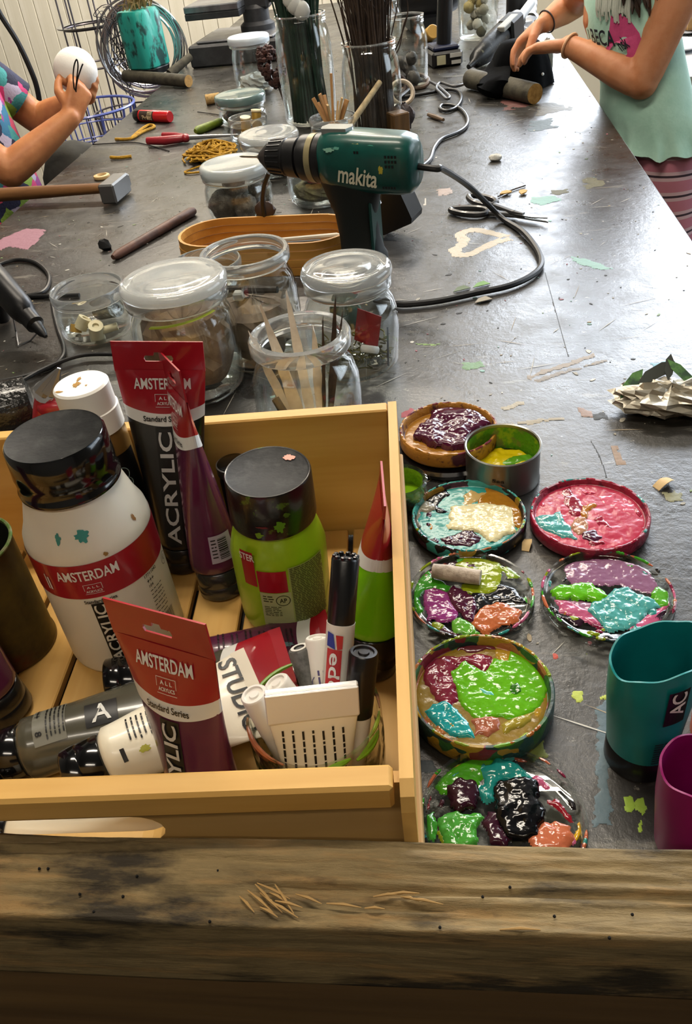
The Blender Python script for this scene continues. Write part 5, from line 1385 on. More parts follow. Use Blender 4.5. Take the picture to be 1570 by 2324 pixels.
# J1: big jar with glass lid
J1 = jar('big jar with thick glass lid, packed with tan paper', (-0.281, 0.803, 0), 0.0575, 0.121, neck=0.87, rimr=0.0555, lid='glass')
as_thing(crumpled_fill(J1, 'tan_paper_wad', m_tan, 0.0535, 0.006, 0.102, 3, sharp=0.16), 'wad of crumpled tan paper inside the big lidded jar', 'paper')
mb = MB(); a0 = -1.9; pts = [(0.0545 * math.cos(a0 + i * 0.12), 0.0545 * math.sin(a0 + i * 0.12), 0.1 + 0.0005 * i) for i in range(12)]; mb.tube(pts, 0.0035, 6, flat=0.25); o = mb.build('lime_strip', paint('a8b81c', 0.4), J1); as_thing(o, 'lime yellow strip under the lid of the big jar', 'strip')
# J2: open jar behind
J2 = jar('open jar behind the big lidded one, holding grey brown paper', (-0.217, 0.872, 0), 0.054, 0.130, neck=0.86, rimr=0.0505)
as_thing(crumpled_fill(J2, 'grey_paper_wad', m_kraft, 0.049, 0.006, 0.078, 8, sharp=0.2), 'wad of grey brown paper inside the open jar', 'paper')
mb = MB(); mb.tube([(-0.03, 0.01, 0.082), (0.0, -0.01, 0.088), (0.035, -0.02, 0.09)], [0.004, 0.005, 0.004], 8); as_thing(mb.build('dark_stick', mat('dark_bark', '2a241e', 0.7, bump=(90, 0.4)), J2), 'dark stick lying on the paper in the open jar', 'stick')
mb = MB(); mb.box((-0.006, -0.006, 0), (0.006, 0.006, 0.01), bev=0.002); o = mb.build('clear_stopper', mat('clear_plastic_bit', 'b9bcb8', 0.3, transmission=0.4), J2, 0); o.location = (-0.012, -0.012, 0.0775); as_thing(o, 'small clear plastic cube on the paper in the open jar', 'plastic piece'); o.location = Vector((-0.217, 0.872, 0)) + Vector((-0.012, -0.012, 0.0775))
# J3: jar with lid, right
J3 = jar('lidded jar at the right of the group, holding moss and a red card', (-0.1015, 0.836, 0), 0.0525, 0.108, neck=0.84, rimr=0.0475, lid='clear')
rg = random.Random(21); mb = MB()
for i in range(90):
    a = rg.uniform(0, 6.28); d = 0.04 * math.sqrt(rg.random()); p = Vector((d * math.cos(a), d * math.sin(a), 0.007 + rg.uniform(0, 0.022))); pts = [p]
    for k in range(4):
        p = p + Vector((rg.uniform(-0.008, 0.008), rg.uniform(-0.008, 0.008), rg.uniform(-0.004, 0.006))); q = math.hypot(p.x, p.y)
        if q > 0.045:
            p.x *= 0.045 / q; p.y *= 0.045 / q
        p.z = max(0.007, p.z); pts.append(p.copy())
    mb.tube(spline(pts, 3), 0.0009, 4)
o = as_thing(mb.build('dry_moss', mat('olive_moss', '6f6a34', 0.9, var=(60, '4a4622', 0.4, 0.6)), J3), 'clump of dry olive moss in the lidded jar', 'moss'); o['kind'] = 'stuff'
mb = MB(); mb.box((-0.0005, -0.016, 0), (0.0005, 0.016, 0.036)); o = mb.build('red_card', mat('red_card_paper', '8c1a1e', 0.5), J3, 0); as_thing(o, 'red card standing in the lidded jar of moss', 'card'); o.location = Vector((-0.1015, 0.836, 0)) + Vector((0.016, -0.02, 0.036)); o.rotation_euler = (0.1, 0.2, 1.0)
mb = MB(); mb.lathe([(0, 0), (0.009, 0), (0.0105, 0.002), (0.0105, 0.006), (0.009, 0.008), (0, 0.008)], 24); o = mb.build('white_button', mat('white_cap', 'e8e8e8', 0.3), J3); as_thing(o, 'small white plastic button lying on the moss', 'button'); o.location = Vector((-0.1015, 0.836, 0)) + Vector((0.02, -0.03, 0.03)); o.rotation_euler = (-0.5, 0.2, 0)
o = MB().tube([(0, 0, 0), (0.002, 0.004, 0.045)], 0.0011, 6).build('black_twig', mat('black_twig', '12100e', 0.6), J3); as_thing(o, 'thin black twig upright in the moss jar', 'twig'); o.location = Vector((-0.1015, 0.836, 0)) + Vector((0.039, -0.02, 0.008))
mb = MB(); mb.ball((0, 0, 0), 0.016, 10, sz=(1.3, 1, 1.1), noise=0.2, seed=4); o = mb.build('green_cloth', mat('dark_green_cloth', '1d3a30', 0.8), J3); as_thing(o, 'dark green cloth scrap in the lidded jar', 'cloth'); o.location = Vector((-0.1015, 0.836, 0)) + Vector((-0.006, 0.005, 0.06))
# J4: front open jar with flared rim
J4 = jar('open jar with flared rim holding pale torn strips', (-0.131, 0.676, 0), 0.0515, 0.122, neck=0.78, rimr=0.0475)
m_feather = mat('pale_torn_paper', 'e8e0d2', 0.7, var=(50, 'd2c7b6', 0.4, 0.65), bump=(80, 0.2))
for i, (a, rr0, top, tilt_, w_, mm, nm) in enumerate(((2.4, 0.012, 0.145, (-0.35, 0.15), 0.007, m_feather, 0), (1.6, 0.006, 0.150, (-0.12, 0.3), 0.0065, m_feather, 0), (2.9, 0.016, 0.128, (-0.45, -0.05), 0.006, m_feather, 0), (0.9, 0.012, 0.122, (0.12, 0.1), 0.006, m_feather, 0), (3.6, 0.008, 0.118, (-0.2, -0.2), 0.008, m_feather, 0), (0.3, 0.016, 0.148, (0.35, 0.2), 0.004, None, 1), (0.6, 0.012, 0.132, (0.22, 0.12), 0.0025, None, 1), (-0.3, 0.016, 0.14, (0.42, 0.05), 0.0025, None, 1))):
    mm = mm or mat('brown_feather', '4a382a', 0.7, var=(60, '2e231a', 0.4, 0.6)); x0, y0 = rr0 * math.cos(a), rr0 * math.sin(a); pts = []; n_ = 9; V = []
    for k in range(n_):
        s_ = k / (n_ - 1); q = w_ * 0.68 * (0.5 + 0.6 * math.sin(math.pi * min(1, s_ * 0.9 + 0.15))) * (1 if s_ < 0.85 else (1.02 - s_) / 0.17)
        cx_, cy_, cz_ = x0 * (1 - s_) + tilt_[0] * 0.1 * s_, y0 * (1 - s_) + tilt_[1] * 0.1 * s_, 0.012 + (top - 0.012) * s_; wob_ = 0.0022 * math.sin(k * 2.1 + i)
        V += [(cx_ - q, cy_ + wob_, cz_ + 0.002 * math.sin(k * 3 + i)), (cx_ + q, cy_ - wob_, cz_)]
    F = [(2 * k, 2 * k + 1, 2 * k + 3, 2 * k + 2) for k in range(n_ - 1)]
    V2 = [(v[0], v[1] + 0.0006, v[2]) for v in V]
    o = MB().add(V, F).add(V2, [f[::-1] for f in F]).build('torn_strip' if nm == 0 else 'brown_feather', mm, J4, 60)
    as_thing(o, ['outer left pale torn strip standing in the flared jar', 'tallest pale torn strip in the middle of the flared jar', 'short pale torn strip leaning on the left rim of the flared jar', 'narrow pale torn strip right of the tallest one in the flared jar', 'broad low pale torn strip in the flared jar', 'broad brown feather standing in the flared jar', 'thin short brown feather in the flared jar', 'thin tall brown feather at the right rim of the flared jar'][i], ['paper strip', 'feather'][nm], ['torn strips in the flared jar', 'feathers in the flared jar'][nm])
mb = MB(); mb.tube([(-0.03, -0.01, 0.06), (-0.01, -0.03, 0.03), (0.012, -0.036, 0.01)], [0.004, 0.005, 0.003], 7); as_thing(mb.build('bark_strip', mat('dark_bark', '2a241e', 0.7, bump=(90, 0.4)), J4), 'dark bark strip low in the flared jar', 'bark')
# J5: low jar with corks
J5 = jar('low open jar at the left holding corks and plastic bits', (-0.452, 0.962, 0), 0.0495, 0.064, neck=0.93, rimr=0.0475, belly=0.5)
m_ivory = mat('ivory_plastic', 'c9bf9e', 0.45); m_silv = mat('silver_foil_roll', '8f8d86', 0.35, metal=0.7, bump=(160, 0.5))
bits = [((-0.014, -0.012, 0.02), (0.6, 0.3, 0.8), 0.0085, 0.016, m_ivory, 'ivory plastic plug in the low jar'), ((0.006, -0.022, 0.013), (0.3, -0.4, 0.9), 0.0095, 0.02, m_ivory, 'large ivory plastic plug in the low jar'), ((0.018, -0.018, 0.012), (0.9, 0.3, 0.1), 0.005, 0.03, m_ivory, 'ivory plastic pin lying in the low jar'), ((-0.024, -0.014, 0.014), (0.2, 0.5, 0.9), 0.0075, 0.01, mat('amber_resin', 'a8843a', 0.4), 'amber coloured bead in the low jar'), ((0.018, 0.004, 0.03), (0.7, -0.55, 0.3), 0.012, 0.046, m_silv, 'silver foil roll lying in the low jar')]
for (pos, ax, r_, L, mm, lb) in bits:
    o = MB().lathe([(0, -L / 2), (r_ * 0.4, -L / 2), (r_ * 0.45, -L / 2 + 0.002), (r_, -L / 2), (r_, L / 2), (r_ * 0.45, L / 2), (r_ * 0.4, L / 2 - 0.003), (0, L / 2 - 0.003)], 22).build('plug' if 'plug' in lb else lb.split()[2 if 'amber' not in lb else 2], mm)
    o.location = Vector((-0.452, 0.962, 0)) + Vector(pos); o.rotation_euler = basis((1, 0, 0), ax).to_euler(); tag(o, lb, 'plastic bit')
# J6: low jar behind
J6 = jar('low open jar half hidden behind the big lidded jar', (-0.312, 1.035, 0), 0.05, 0.06, neck=0.93, rimr=0.048, belly=0.5)
o = crumpled_fill(J6, 'paper_scrap', m_feather, 0.03, 0.0056, 0.045, 5); as_thing(o, 'pale paper scrap in the half hidden low jar', 'paper')
# J7: jar of grey wool with milky lid
J7 = jar('jar of grey wool with milky lid, in front of the yarn', (-0.338, 1.398, 0), 0.058, 0.075, neck=0.93, rimr=0.057, lid=m_frost, belly=0.5)
m_wool = mat('grey_wool', '5d554c', 0.95, var=(70, '8a8074', 0.42, 0.66), bump=(300, 0.8), sheen=0.3)
for i, (x, y, z, r_) in enumerate(((-0.025, -0.02, 0.024, 0.024), (0.015, -0.03, 0.022, 0.02), (0.03, 0.01, 0.026, 0.022), (-0.012, 0.022, 0.026, 0.024), (-0.004, -0.008, 0.044, 0.022))):
    o = MB().ball((0, 0, 0), r_, 20, noise=0.09, seed=i + 30).build('wool_tuft', m_wool, None, 180); o.location = Vector((-0.338, 1.398, 0)) + Vector((x, y, z)); tag(o, 'tuft of grey wool inside the milky-lidded jar', 'wool', 'wool tufts in the jar')
# J8: jar with moss and red
J8 = jar('open jar of moss and red petals behind the drill handle', (-0.205, 1.435, 0), 0.054, 0.078, neck=0.92, rimr=0.052, belly=0.5)
as_thing(crumpled_fill(J8, 'moss_wad', mat('green_grey_moss', '6a6848', 0.9, var=(60, '4a4634', 0.4, 0.6), bump=(200, 0.6)), 0.0465, 0.0058, 0.036, 15, sharp=0.12), 'wad of green grey moss in the jar behind the drill', 'moss')
as_thing(crumpled_fill(J8, 'red_petals', mat('coral_petals', 'a8483e', 0.8, var=(50, '8a3630', 0.4, 0.65)), 0.038, 0.036, 0.056, 16, cx=0.008, cy=-0.004), 'coral red petals on the moss in the jar behind the drill', 'petals')
# J9..: jars further back
J9 = jar('jar with pale glass lid just behind the drill chuck', (-0.318, 1.63, 0), 0.056, 0.062, neck=0.93, rimr=0.056, lid='glass', belly=0.5)
as_thing(crumpled_fill(J9, 'grey_scraps', m_kraft, 0.045, 0.006, 0.03, 25), 'grey scraps in the pale-lidded jar', 'paper')
J10 = jar('small open jar with gold thread spools', (-0.405, 1.872, 0), 0.043, 0.052, neck=0.95, rimr=0.0425, belly=0.5)
m_gold = mat('gold_thread', 'a8863a', 0.35, metal=0.5, bump=(300, 0.4)); m_cream = mat('cream_spool', 'd8c9a4', 0.5)
for (x, y, z, tx, lb) in ((-0.006, -0.008, 0.02, 0.1, 'gold thread spool with round top in the small jar'), (0.016, 0.006, 0.028, -0.08, 'tall gold thread spool with cream end in the small jar')):
    t = thing('thread_spool', lb, 'spool', Vector((-0.405, 1.872, z)) + Vector((x, y, 0)), (tx, 0.12, 0), 'spools in the small jar')
    MB().lathe([(0, 0), (0.011, 0), (0.011, 0.003), (0.009, 0.004), (0.009, 0.03), (0.0115, 0.031), (0.0115, 0.034), (0, 0.034)], 20).build('core', m_cream, t)
    MB().lathe([(0.0092, 0.0045), (0.0105, 0.006), (0.0105, 0.028), (0.0092, 0.0298)], 20).build('thread', m_gold, t)
as_thing(crumpled_fill(J10, 'tan_scraps', m_tan, 0.03, 0.006, 0.02, 27), 'tan scraps under the gold spools', 'paper')
J11 = jar('dark-filled jar with greenish glass lid', (-0.452, 2.045, 0), 0.056, 0.055, neck=0.94, rimr=0.058, lid=mat('greenish_glass_lid', '7d9694', 0.15, transmission=0.5, coat=0.4), belly=0.5)
as_thing(crumpled_fill(J11, 'dark_beads', mat('dark_blue_grey', '1c2426', 0.6), 0.049, 0.006, 0.034, 28), 'dark filling of the jar with greenish lid', 'filling')
J12 = jar('jar of white fluff with pale screw lid, near the drill press', (-0.478, 2.375, 0), 0.052, 0.125, neck=0.9, rimr=0.053, lid=mat('pale_screw_lid', 'c2ccd4', 0.25), belly=0.5)
as_thing(crumpled_fill(J12, 'white_fluff', mat('white_fluff', 'c9c8c2', 0.95, bump=(160, 0.8)), 0.044, 0.006, 0.05, 29, sharp=0.3), 'white fluff in the pale-lidded jar', 'fluff')
# J13 tall jar with dark green stems
def tall_jar(label, c, r, h):
    return jar(label, c, r, h, neck=0.86, rimr=0.9 * r, belly=0.6, thread=True)


J13 = tall_jar('tall jar crammed with dark green stems', (-0.285, 2.005, 0), 0.062, 0.215)
J14 = tall_jar('tall jar crammed with dark brown twigs', (-0.130, 1.825, 0), 0.060, 0.178)
m_gstem = mat('dark_green_stem', '12291e', 0.6, var=(30, '1d3a2a', 0.4, 0.6)); m_twig = mat('dark_brown_twig', '2c2018', 0.7, var=(40, '3d2e22', 0.4, 0.6))


def bundle(jarpos, n, r0, r1, h0, h1, rad, m, name, label, cat, group, seed, lean=(0, 0), branch=False):
    rg_ = random.Random(seed)
    for i in range(n):
        a = rg_.uniform(0, 6.283); d0 = r0 * math.sqrt(rg_.random()); d1 = r1 * math.sqrt(rg_.random()); a1 = a + rg_.uniform(-0.5, 0.5); hh = rg_.uniform(h0, h1)
        p0 = Vector((d0 * math.cos(a), d0 * math.sin(a), 0.007)); p2 = Vector((d1 * math.cos(a1) + lean[0], d1 * math.sin(a1) + lean[1], hh)); p1 = p0.lerp(p2, 0.45); p1.x *= 0.8; p1.y *= 0.8
        mb_ = MB(); pts = spline([p0, p1, p2], 4); q = rad * rg_.uniform(0.7, 1.3); mb_.tube(pts, [q * (1 - 0.6 * k / (len(pts) - 1)) for k in range(len(pts))], 5)
        if branch and i % 2 == 0:
            b = pts[5]; e = b + Vector((rg_.uniform(-0.03, 0.03), rg_.uniform(-0.03, 0.03), rg_.uniform(0.03, 0.08))); mb_.tube([b, b.lerp(e, 0.5) + Vector((0, 0, 0.004)), e], [q * 0.6, q * 0.5, q * 0.3], 4)
        o_ = mb_.build(name, m, None); o_.location = jarpos; tag(o_, label, cat, group)


bundle((-0.285, 2.005, 0), 90, 0.044, 0.085, 0.36, 0.5, 0.0028, m_gstem, 'green_reed', 'dark green stem bundled in the tall left jar', 'stem', 'dark green stems in the tall jar', 3, lean=(-0.012, 0.02))
bundle((-0.130, 1.825, 0), 105, 0.043, 0.082, 0.3, 0.46, 0.0023, m_twig, 'twig', 'dark brown twig bundled in the tall right jar', 'twig', 'brown twigs in the tall jar', 4, lean=(-0.01, 0.03), branch=True)
for i, (x, y, s_) in enumerate(((668, 14, 0.016), (684, 24, 0.018), (655, 2, 0.013))):
    p = PY(x, y, 1.96); o = MB().ball((0, 0, 0), s_, 18, noise=0.05, seed=i, sz=(1, 0.5, 1)).build('dried_seed_disc', mat('white_seed', 'c9cac4', 0.5, transmission=0.2), None); o.location = p; tag(o, ['lower left white papery seed disc above the green stems', 'largest white papery seed disc above the green stems', 'highest small white seed disc above the green stems'][i], 'seed head', 'white seed discs')
for i, (px, lb) in enumerate((([(880, 215), (882, 150), (905, 95), (925, 30), (920, -20)], 'a'), ([(872, 150), (890, 70), (900, 20), (905, -20)], 'b'), ([(865, 150), (850, 80), (870, 20), (880, -20)], 'c'), ([(878, 150), (905, 110), (915, 60), (922, 40)], 'd'))):
    pts = [PY(x, y, 1.87) for x, y in px]
    o = MB().tube(spline(pts, 5), 0.0013, 5).build('thin_twig', m_twig); tag(o, ['longest thin dark twig bending right beside the twig jar', 'straight thin dark twig rising beside the twig jar', 'thin dark twig bowed to the left of the straight one', 'short thin dark twig with its tip near the far jars'][i], 'twig', 'thin loose twigs')
p = PY(889, 94, 1.87); o = MB().ball((0, 0, 0), 0.0085, 14, sz=(0.8, 0.8, 1.2)).build('dried_bud', mat('tan_bud', '9a7a4a', 0.6)); o.location = p; tag(o, 'tan dried bud on a thin twig', 'bud')
# J15 clear jar at the back with dark lumps
J15 = jar('clear screw-neck jar with dark lumps, right of the twigs', (-0.072, 2.265, 0), 0.054, 0.158, neck=0.84, rimr=0.047, belly=0.5, thread=True)
for i, (x, y, z, r_) in enumerate(((-0.02, -0.02, 0.026, 0.02), (0.016, -0.022, 0.024, 0.018), (0.002, 0.012, 0.03, 0.022), (-0.014, -0.008, 0.058, 0.016), (0.012, 0.01, 0.064, 0.015))):
    o = MB().ball((0, 0, 0), r_, 14, noise=0.12, seed=i + 60).build('dark_pebble', mat('grey_brown_lump', '4a443e', 0.7, var=(40, '2b2724', 0.4, 0.6)), None); o.location = Vector((-0.072, 2.265, 0)) + Vector((x, y, z)); tag(o, 'dark lump inside the clear screw-neck jar', 'lump', 'dark lumps in the jar')
# J16 sticks in a jar
J16 = jar('jar of thin wooden offcuts just behind the drill', (-0.2, 1.69, 0), 0.047, 0.078, neck=0.94, rimr=0.046, belly=0.5)
m_lath = wood('light_lath', 'b98d5c', '9a7044', axis=2, scale=20, rough=0.6); m_lath2 = wood('pale_lath', 'c9ab7c', 'a88a5c', axis=2, scale=20, rough=0.6)
rg = random.Random(17); jp = Vector((-0.2, 1.69, 0))
for i, (tx, ty, hh, wd, mm) in enumerate(((-0.035, 0.01, 0.11, 0.007, m_lath), (-0.02, 0.0, 0.118, 0.008, m_lath), (-0.006, -0.01, 0.10, 0.008, m_lath2), (0.005, 0.006, 0.15, 0.005, m_lath), (-0.028, 0.016, 0.1, 0.008, m_lath), (0.022, 0.0, 0.108, 0.007, m_lath2), (0.03, 0.01, 0.102, 0.009, m_lath), (-0.014, 0.018, 0.112, 0.007, m_lath), (0.012, 0.016, 0.1, 0.006, m_lath2))):
    b = Vector((-tx * 0.4, -ty * 0.4 + rg.uniform(-0.012, 0.012), 0.008)); e = Vector((tx, ty, hh)); t_ = (e - b); R_ = basis((math.cos(i), math.sin(i), 0), t_)
    o = MB().box((-wd / 2, -wd / 4, 0), (wd / 2, wd / 4, t_.length), bev=0.0006).build('wooden_offcut', mm, None, 0); o.location = jp + b; o.rotation_euler = R_.to_euler(); tag(o, ['leftmost', 'third', 'fifth', 'sixth and tallest', 'second', 'eighth', 'rightmost', 'fourth', 'seventh'][i] + ' wooden offcut' + ('' if i in (0, 6) else ' from the left') + ' in the jar behind the drill', 'offcut', 'wooden offcuts in the jar')
b, e = PY(768, 322, 1.64), PY(862, 186, 1.74)
o = MB().tube([b, b.lerp(e, 0.5), e], [0.0058, 0.006, 0.0052], 10).build('peeled_stick', mat('peeled_pale_stick', 'b5a27a', 0.6, var=(60, '8f7d5a', 0.4, 0.65), bump=(60, 0.2))); tag(o, 'long peeled pale stick leaning in the jar of offcuts', 'stick')

# ------------------------------------------------------------------ cordless drill
dn, dt = PY(592, 356, 1.150), PY(950, 402, 1.075)          # nose of the chuck / tail of the housing
ax = (dt - dn).normalized(); LD = (dt - dn).length
drill = thing('power_drill', 'green and black power drill with a bit in its chuck', 'drill', dn, basis(-ax, (0, 0, 1)))
# local frame: x points from tail to nose (so housing lies along -x), z up
m_dg = mat('dark_green_housing', '0b4a42', 0.34, coat=0.2, bump=(70, 0.05), var=(40, '0a3f39', 0.4, 0.65)); m_db = mat('drill_black', '101012', 0.4, bump=(120, 0.06)); m_grip = mat('drill_rubber', '0d1412', 0.6)
k = LD / 0.27


def ringx(x, ry, rz, zc=0.0, n=32, p=2.0):
    out = []
    for i in range(n):
        a = 2 * math.pi * i / n; c_, s_ = math.cos(a), math.sin(a)
        out.append((x, ry * (abs(c_) ** (2 / p)) * (1 if c_ >= 0 else -1), zc + rz * (abs(s_) ** (2 / p)) * (1 if s_ >= 0 else -1)))
    return out


hs = [(-0.112, 0.024, 0.027, 0, 2), (-0.118, 0.029, 0.033, 0, 2.3), (-0.135, 0.031, 0.036, 0, 2.6), (-0.17, 0.032, 0.037, -0.001, 2.8), (-0.21, 0.032, 0.037, -0.003, 3), (-0.245, 0.031, 0.036, -0.004, 3.2), (-0.262, 0.028, 0.033, -0.005, 3), (-0.269, 0.020, 0.025, -0.005, 2.6)]
MB().loft([ringx(x * k, a, b, z, 40, p) for x, a, b, z, p in hs]).build('housing', m_dg, drill, 50)
ck = [(-0.0, 0.0075), (-0.004, 0.010), (-0.016, 0.0185), (-0.02, 0.021), (-0.048, 0.0235), (-0.05, 0.0222), (-0.053, 0.0242), (-0.072, 0.0256), (-0.0735, 0.0225), (-0.077, 0.0225)]
chuck = MB().loft([ringx(x * k, r_, r_, 0, 36) for x, r_ in ck]).build('chuck', m_db, drill, 30)
for i in range(20):
    a = 2 * math.pi * i / 20
    MB().tube([(-0.022 * k, 0.0214 * math.cos(a), 0.0214 * math.sin(a)), (-0.046 * k, 0.0234 * math.cos(a), 0.0234 * math.sin(a))], 0.0011, 5).build('chuck_rib', m_db, chuck)
MB().loft([ringx(x * k, r_, r_, 0, 36) for x, r_ in ((-0.077, 0.0265), (-0.079, 0.0285), (-0.094, 0.0295), (-0.096, 0.029))]).build('torque_collar', m_db, drill, 30)
tr = MB().loft([ringx(x * k, r_, r_, 0, 36) for x, r_ in ((-0.0945, 0.0297), (-0.0945, 0.0302), (-0.1045, 0.0306), (-0.1045, 0.0302))]).build('torque_scale', mat('brass_scale', '8c8260', 0.4, metal=0.2), drill, 30)
mb = MB(); letters(mb, '20', 0.009, 0.005, lambda u, v: (v - 0.0995 * k, 0.0306 * math.cos(math.pi / 2 + 1.2 + u / 0.03) * 1.0, 0.0306 * math.sin(math.pi / 2 + 1.2 + u / 0.03)), 0, 0); 
MB().loft([ringx(x * k, r_, r_, 0, 36) for x, r_ in ((-0.1045, 0.0295), (-0.107, 0.0308), (-0.116, 0.031), (-0.119, 0.029))]).build('mode_collar', m_db, drill, 30)
bit = MB().loft([ringx(x, r_, r_, 0, 12) for x, r_ in ((-0.004, 0.004), (0.004, 0.0035), (0.006, 0.0016), (0.03, 0.0014), (0.034, 0.0004))]).build('drill_bit', mat('drill_steel', 'a8a294', 0.3, metal=0.9), drill, 30)
# which side of the drill faces the camera
sgn = 1 if (drill.matrix_basis.to_3x3() @ Vector((0, 1, 0))).dot(Vector((0, 0, H)) - dn) > 0 else -1
sd = lambda x, z, off=0.0006: (x * k, sgn * (0.0322 + off), z)

# lettering runs from nose to tail as seen from the camera
mb = MB(); letters(mb, 'makita', 0.064, 0.022, lambda u, v: sd(-0.186 - u, -0.012 + v), 0, 0, ang=-0.10, slant=0.12); mb.build('maker_lettering', mat('cream_print', 'c9c4ac', 0.4), drill, 0)
mb = MB()
for i in range(3):
    for j in range(4 if i < 2 else 3):
        rect(mb, lambda u, v: sd(u, v, 0.0008), -0.2345 - j * 0.0052, 0.0105 - i * 0.0058, -0.2310 - j * 0.0052, 0.0138 - i * 0.0058, 1)
for j in range(2):
    rect(mb, lambda u, v: sd(u, v, 0.0008), -0.186 - j * 0.0045, 0.0152, -0.1825 - j * 0.0045, 0.0185, 1)
for j in range(5):
    rect(mb, lambda u, v: sd(u, v, 0.0002), -0.228 - j * 0.0045, -0.0265, -0.225 - j * 0.0045, -0.0235, 1)
mb.build('vent_slots', mat('vent_black', '050505', 0.8), drill, 0)
mb = MB()
for i, (x, z, w_, h_) in enumerate(((-0.148, 0.0235, 0.016, 0.0016), (-0.15, 0.0205, 0.012, 0.002), (-0.205, 0.0255, 0.008, 0.0024), (-0.19, 0.026, 0.013, 0.0016))):
    pass
for (x, z, w_, h_, c_, s1) in ((-0.140, 0.0185, 0.010, 0.0026, '7aa894', 1), (-0.152, 0.0205, 0.007, 0.0016, '5a9a8a', 2), (-0.183, 0.0235, 0.010, 0.0028, 'b5b070', 3), (-0.205, 0.0225, 0.010, 0.002, '4aa08a', 4), (-0.224, -0.004, 0.004, 0.0055, 'c9b83a', 5)):
    dab_on(drill, lambda u, v: sd(u, v, 0.0004 - (0.012 if False else 0) - max(0, abs(v) - 0.012) * 0.45), x, z, w_, h_, paint(c_, 0.45), s1)
# switch on top, handle, trigger
MB().loft([[(-0.135 * k + u, y, z) for u, y in ((-0.022, -0.012), (0.012, -0.012), (0.016, 0), (0.012, 0.012), (-0.022, 0.012), (-0.026, 0))] for z in (0.031, 0.0375, 0.039)]).build('top_slider', mat('chrome_grey', 'a0a4a2', 0.25, metal=0.6), drill, 30)
hd = [(-0.156, -0.026, 0.042, 0.026), (-0.158, -0.042, 0.038, 0.0235), (-0.16, -0.07, 0.029, 0.0205), (-0.163, -0.10, 0.028, 0.0205), (-0.166, -0.118, 0.030, 0.022), (-0.167, -0.126, 0.033, 0.0265), (-0.167, -0.135, 0.033, 0.0265)]
rings = []
for x, z, rx, ry in hd:
    rings.append([(x * k + rx * (abs(math.cos(a)) ** 0.8) * (1 if math.cos(a) >= 0 else -1), ry * (abs(math.sin(a)) ** 0.8) * (1 if math.sin(a) >= 0 else -1), z) for a in [2 * math.pi * i / 32 for i in range(32)]])
MB().loft(rings).build('handle', m_grip, drill, 60)
MB().box((-0.134 * k, -0.008, -0.066), (-0.118 * k, 0.008, -0.036), bev=0.004).build('trigger', m_db, drill, 0)
MB().box((-0.195 * k, -0.018, -0.12), (-0.190 * k, 0.018, -0.05), bev=0.002).build('grip_panel', mat('grip_green', '0a3a33', 0.5), drill, 0)
# loose battery block behind the handle
bb = P(908, 548, 0.0)
bat = thing('battery_pack', 'black angular battery pack behind the drill handle', 'battery', (bb.x, bb.y + 0.02, 0.0), (0, math.radians(-24), math.radians(-20)))
bat.location.z = 0.017
MB().prism([(-0.032, 0), (0.03, 0), (0.034, 0.006), (0.034, 0.05), (0.026, 0.058), (0.008, 0.058), (0.0, 0.044), (-0.014, 0.04), (-0.024, 0.05), (-0.03, 0.054), (-0.034, 0.048), (-0.034, 0.006)], -0.022, 0.022, fn=lambda q: (q[0], q[2], q[1])).build('case', m_db, bat, 0)
MB().box((-0.008, -0.01, 0.0405), (0.006, 0.01, 0.062), bev=0.003).build('contact_post', mat('grey_contact', '4a4a4a', 0.4, metal=0.5), bat, 0)


def cord(label, pts, r, m, name='cable', cat='cord', n=8):
    return tag(MB().tube(spline(pts, n), r, 8).build(name, m), label, cat)


m_cord = mat('black_cord_rubber', '111113', 0.42, bump=(60, 0.05))
tail = dt + Vector((0.004, 0, 0.012))
cord('black cord running from the drill tail in a wide curve over the table', [tail - ax * 0.01, tail + ax * 0.02, PY(1005, 384, 1.09), P(1060, 420, 0.075), P(1105, 462, 0.03), P(1140, 496, 0.006)] + join_pts([(1185, 525), (1215, 560), (1228, 590), (1222, 612), (1195, 632), (1150, 650), (1080, 665), (1000, 682), (935, 690), (900, 690), (850, 680)], 0.0055), 0.0042, m_cord)
cord('black cable looping along the table behind the drill', join_pts([(930, 400), (955, 380), (975, 362), (985, 335), (1003, 315), (1040, 300), (1058, 285), (1060, 268), (1048, 250), (1030, 240), (1005, 238), (998, 246), (1012, 252), (1032, 246), (1044, 232), (1046, 216), (1036, 206), (1010, 203), (980, 210), (930, 218), (900, 222)], 0.0045), 0.0038, m_cord)
cord('grey cable curling past the clear screw-neck jar', join_pts([(905, 222), (925, 205), (945, 188), (965, 183), (985, 190), (1005, 205), (1020, 220), (1012, 224), (1000, 212), (990, 200), (1000, 188), (1030, 196), (1060, 188), (1070, 178)], 0.011), 0.0034, mat('dark_grey_cord', '3a3a3c', 0.4))
cord('black cord behind the low jar at the left', join_pts([(-30, 618), (0, 600), (40, 590), (80, 596), (108, 620), (110, 645), (95, 664), (62, 672), (120, 672), (180, 670)], 0.0035), 0.0032, m_cord)
cord('black cord running from the low jar down to the box', join_pts([(118, 690), (124, 720), (132, 750), (144, 785), (142, 810), (118, 832), (70, 850), (20, 862), (-30, 870)], 0.0032), 0.0028, m_cord)
cord('black cord passing behind the red-tabbed tube', join_pts([(300, 806), (250, 804), (190, 806), (140, 820), (90, 842), (40, 868), (0, 872), (-40, 868)], 0.0065), 0.0026, m_cord)
cord('short black cord hanging over the wooden tray', [PY(610, 392, 1.19), PY(600, 420, 1.2), PY(596, 455, 1.22), PY(600, 490, 1.23)], 0.0033, m_cord)

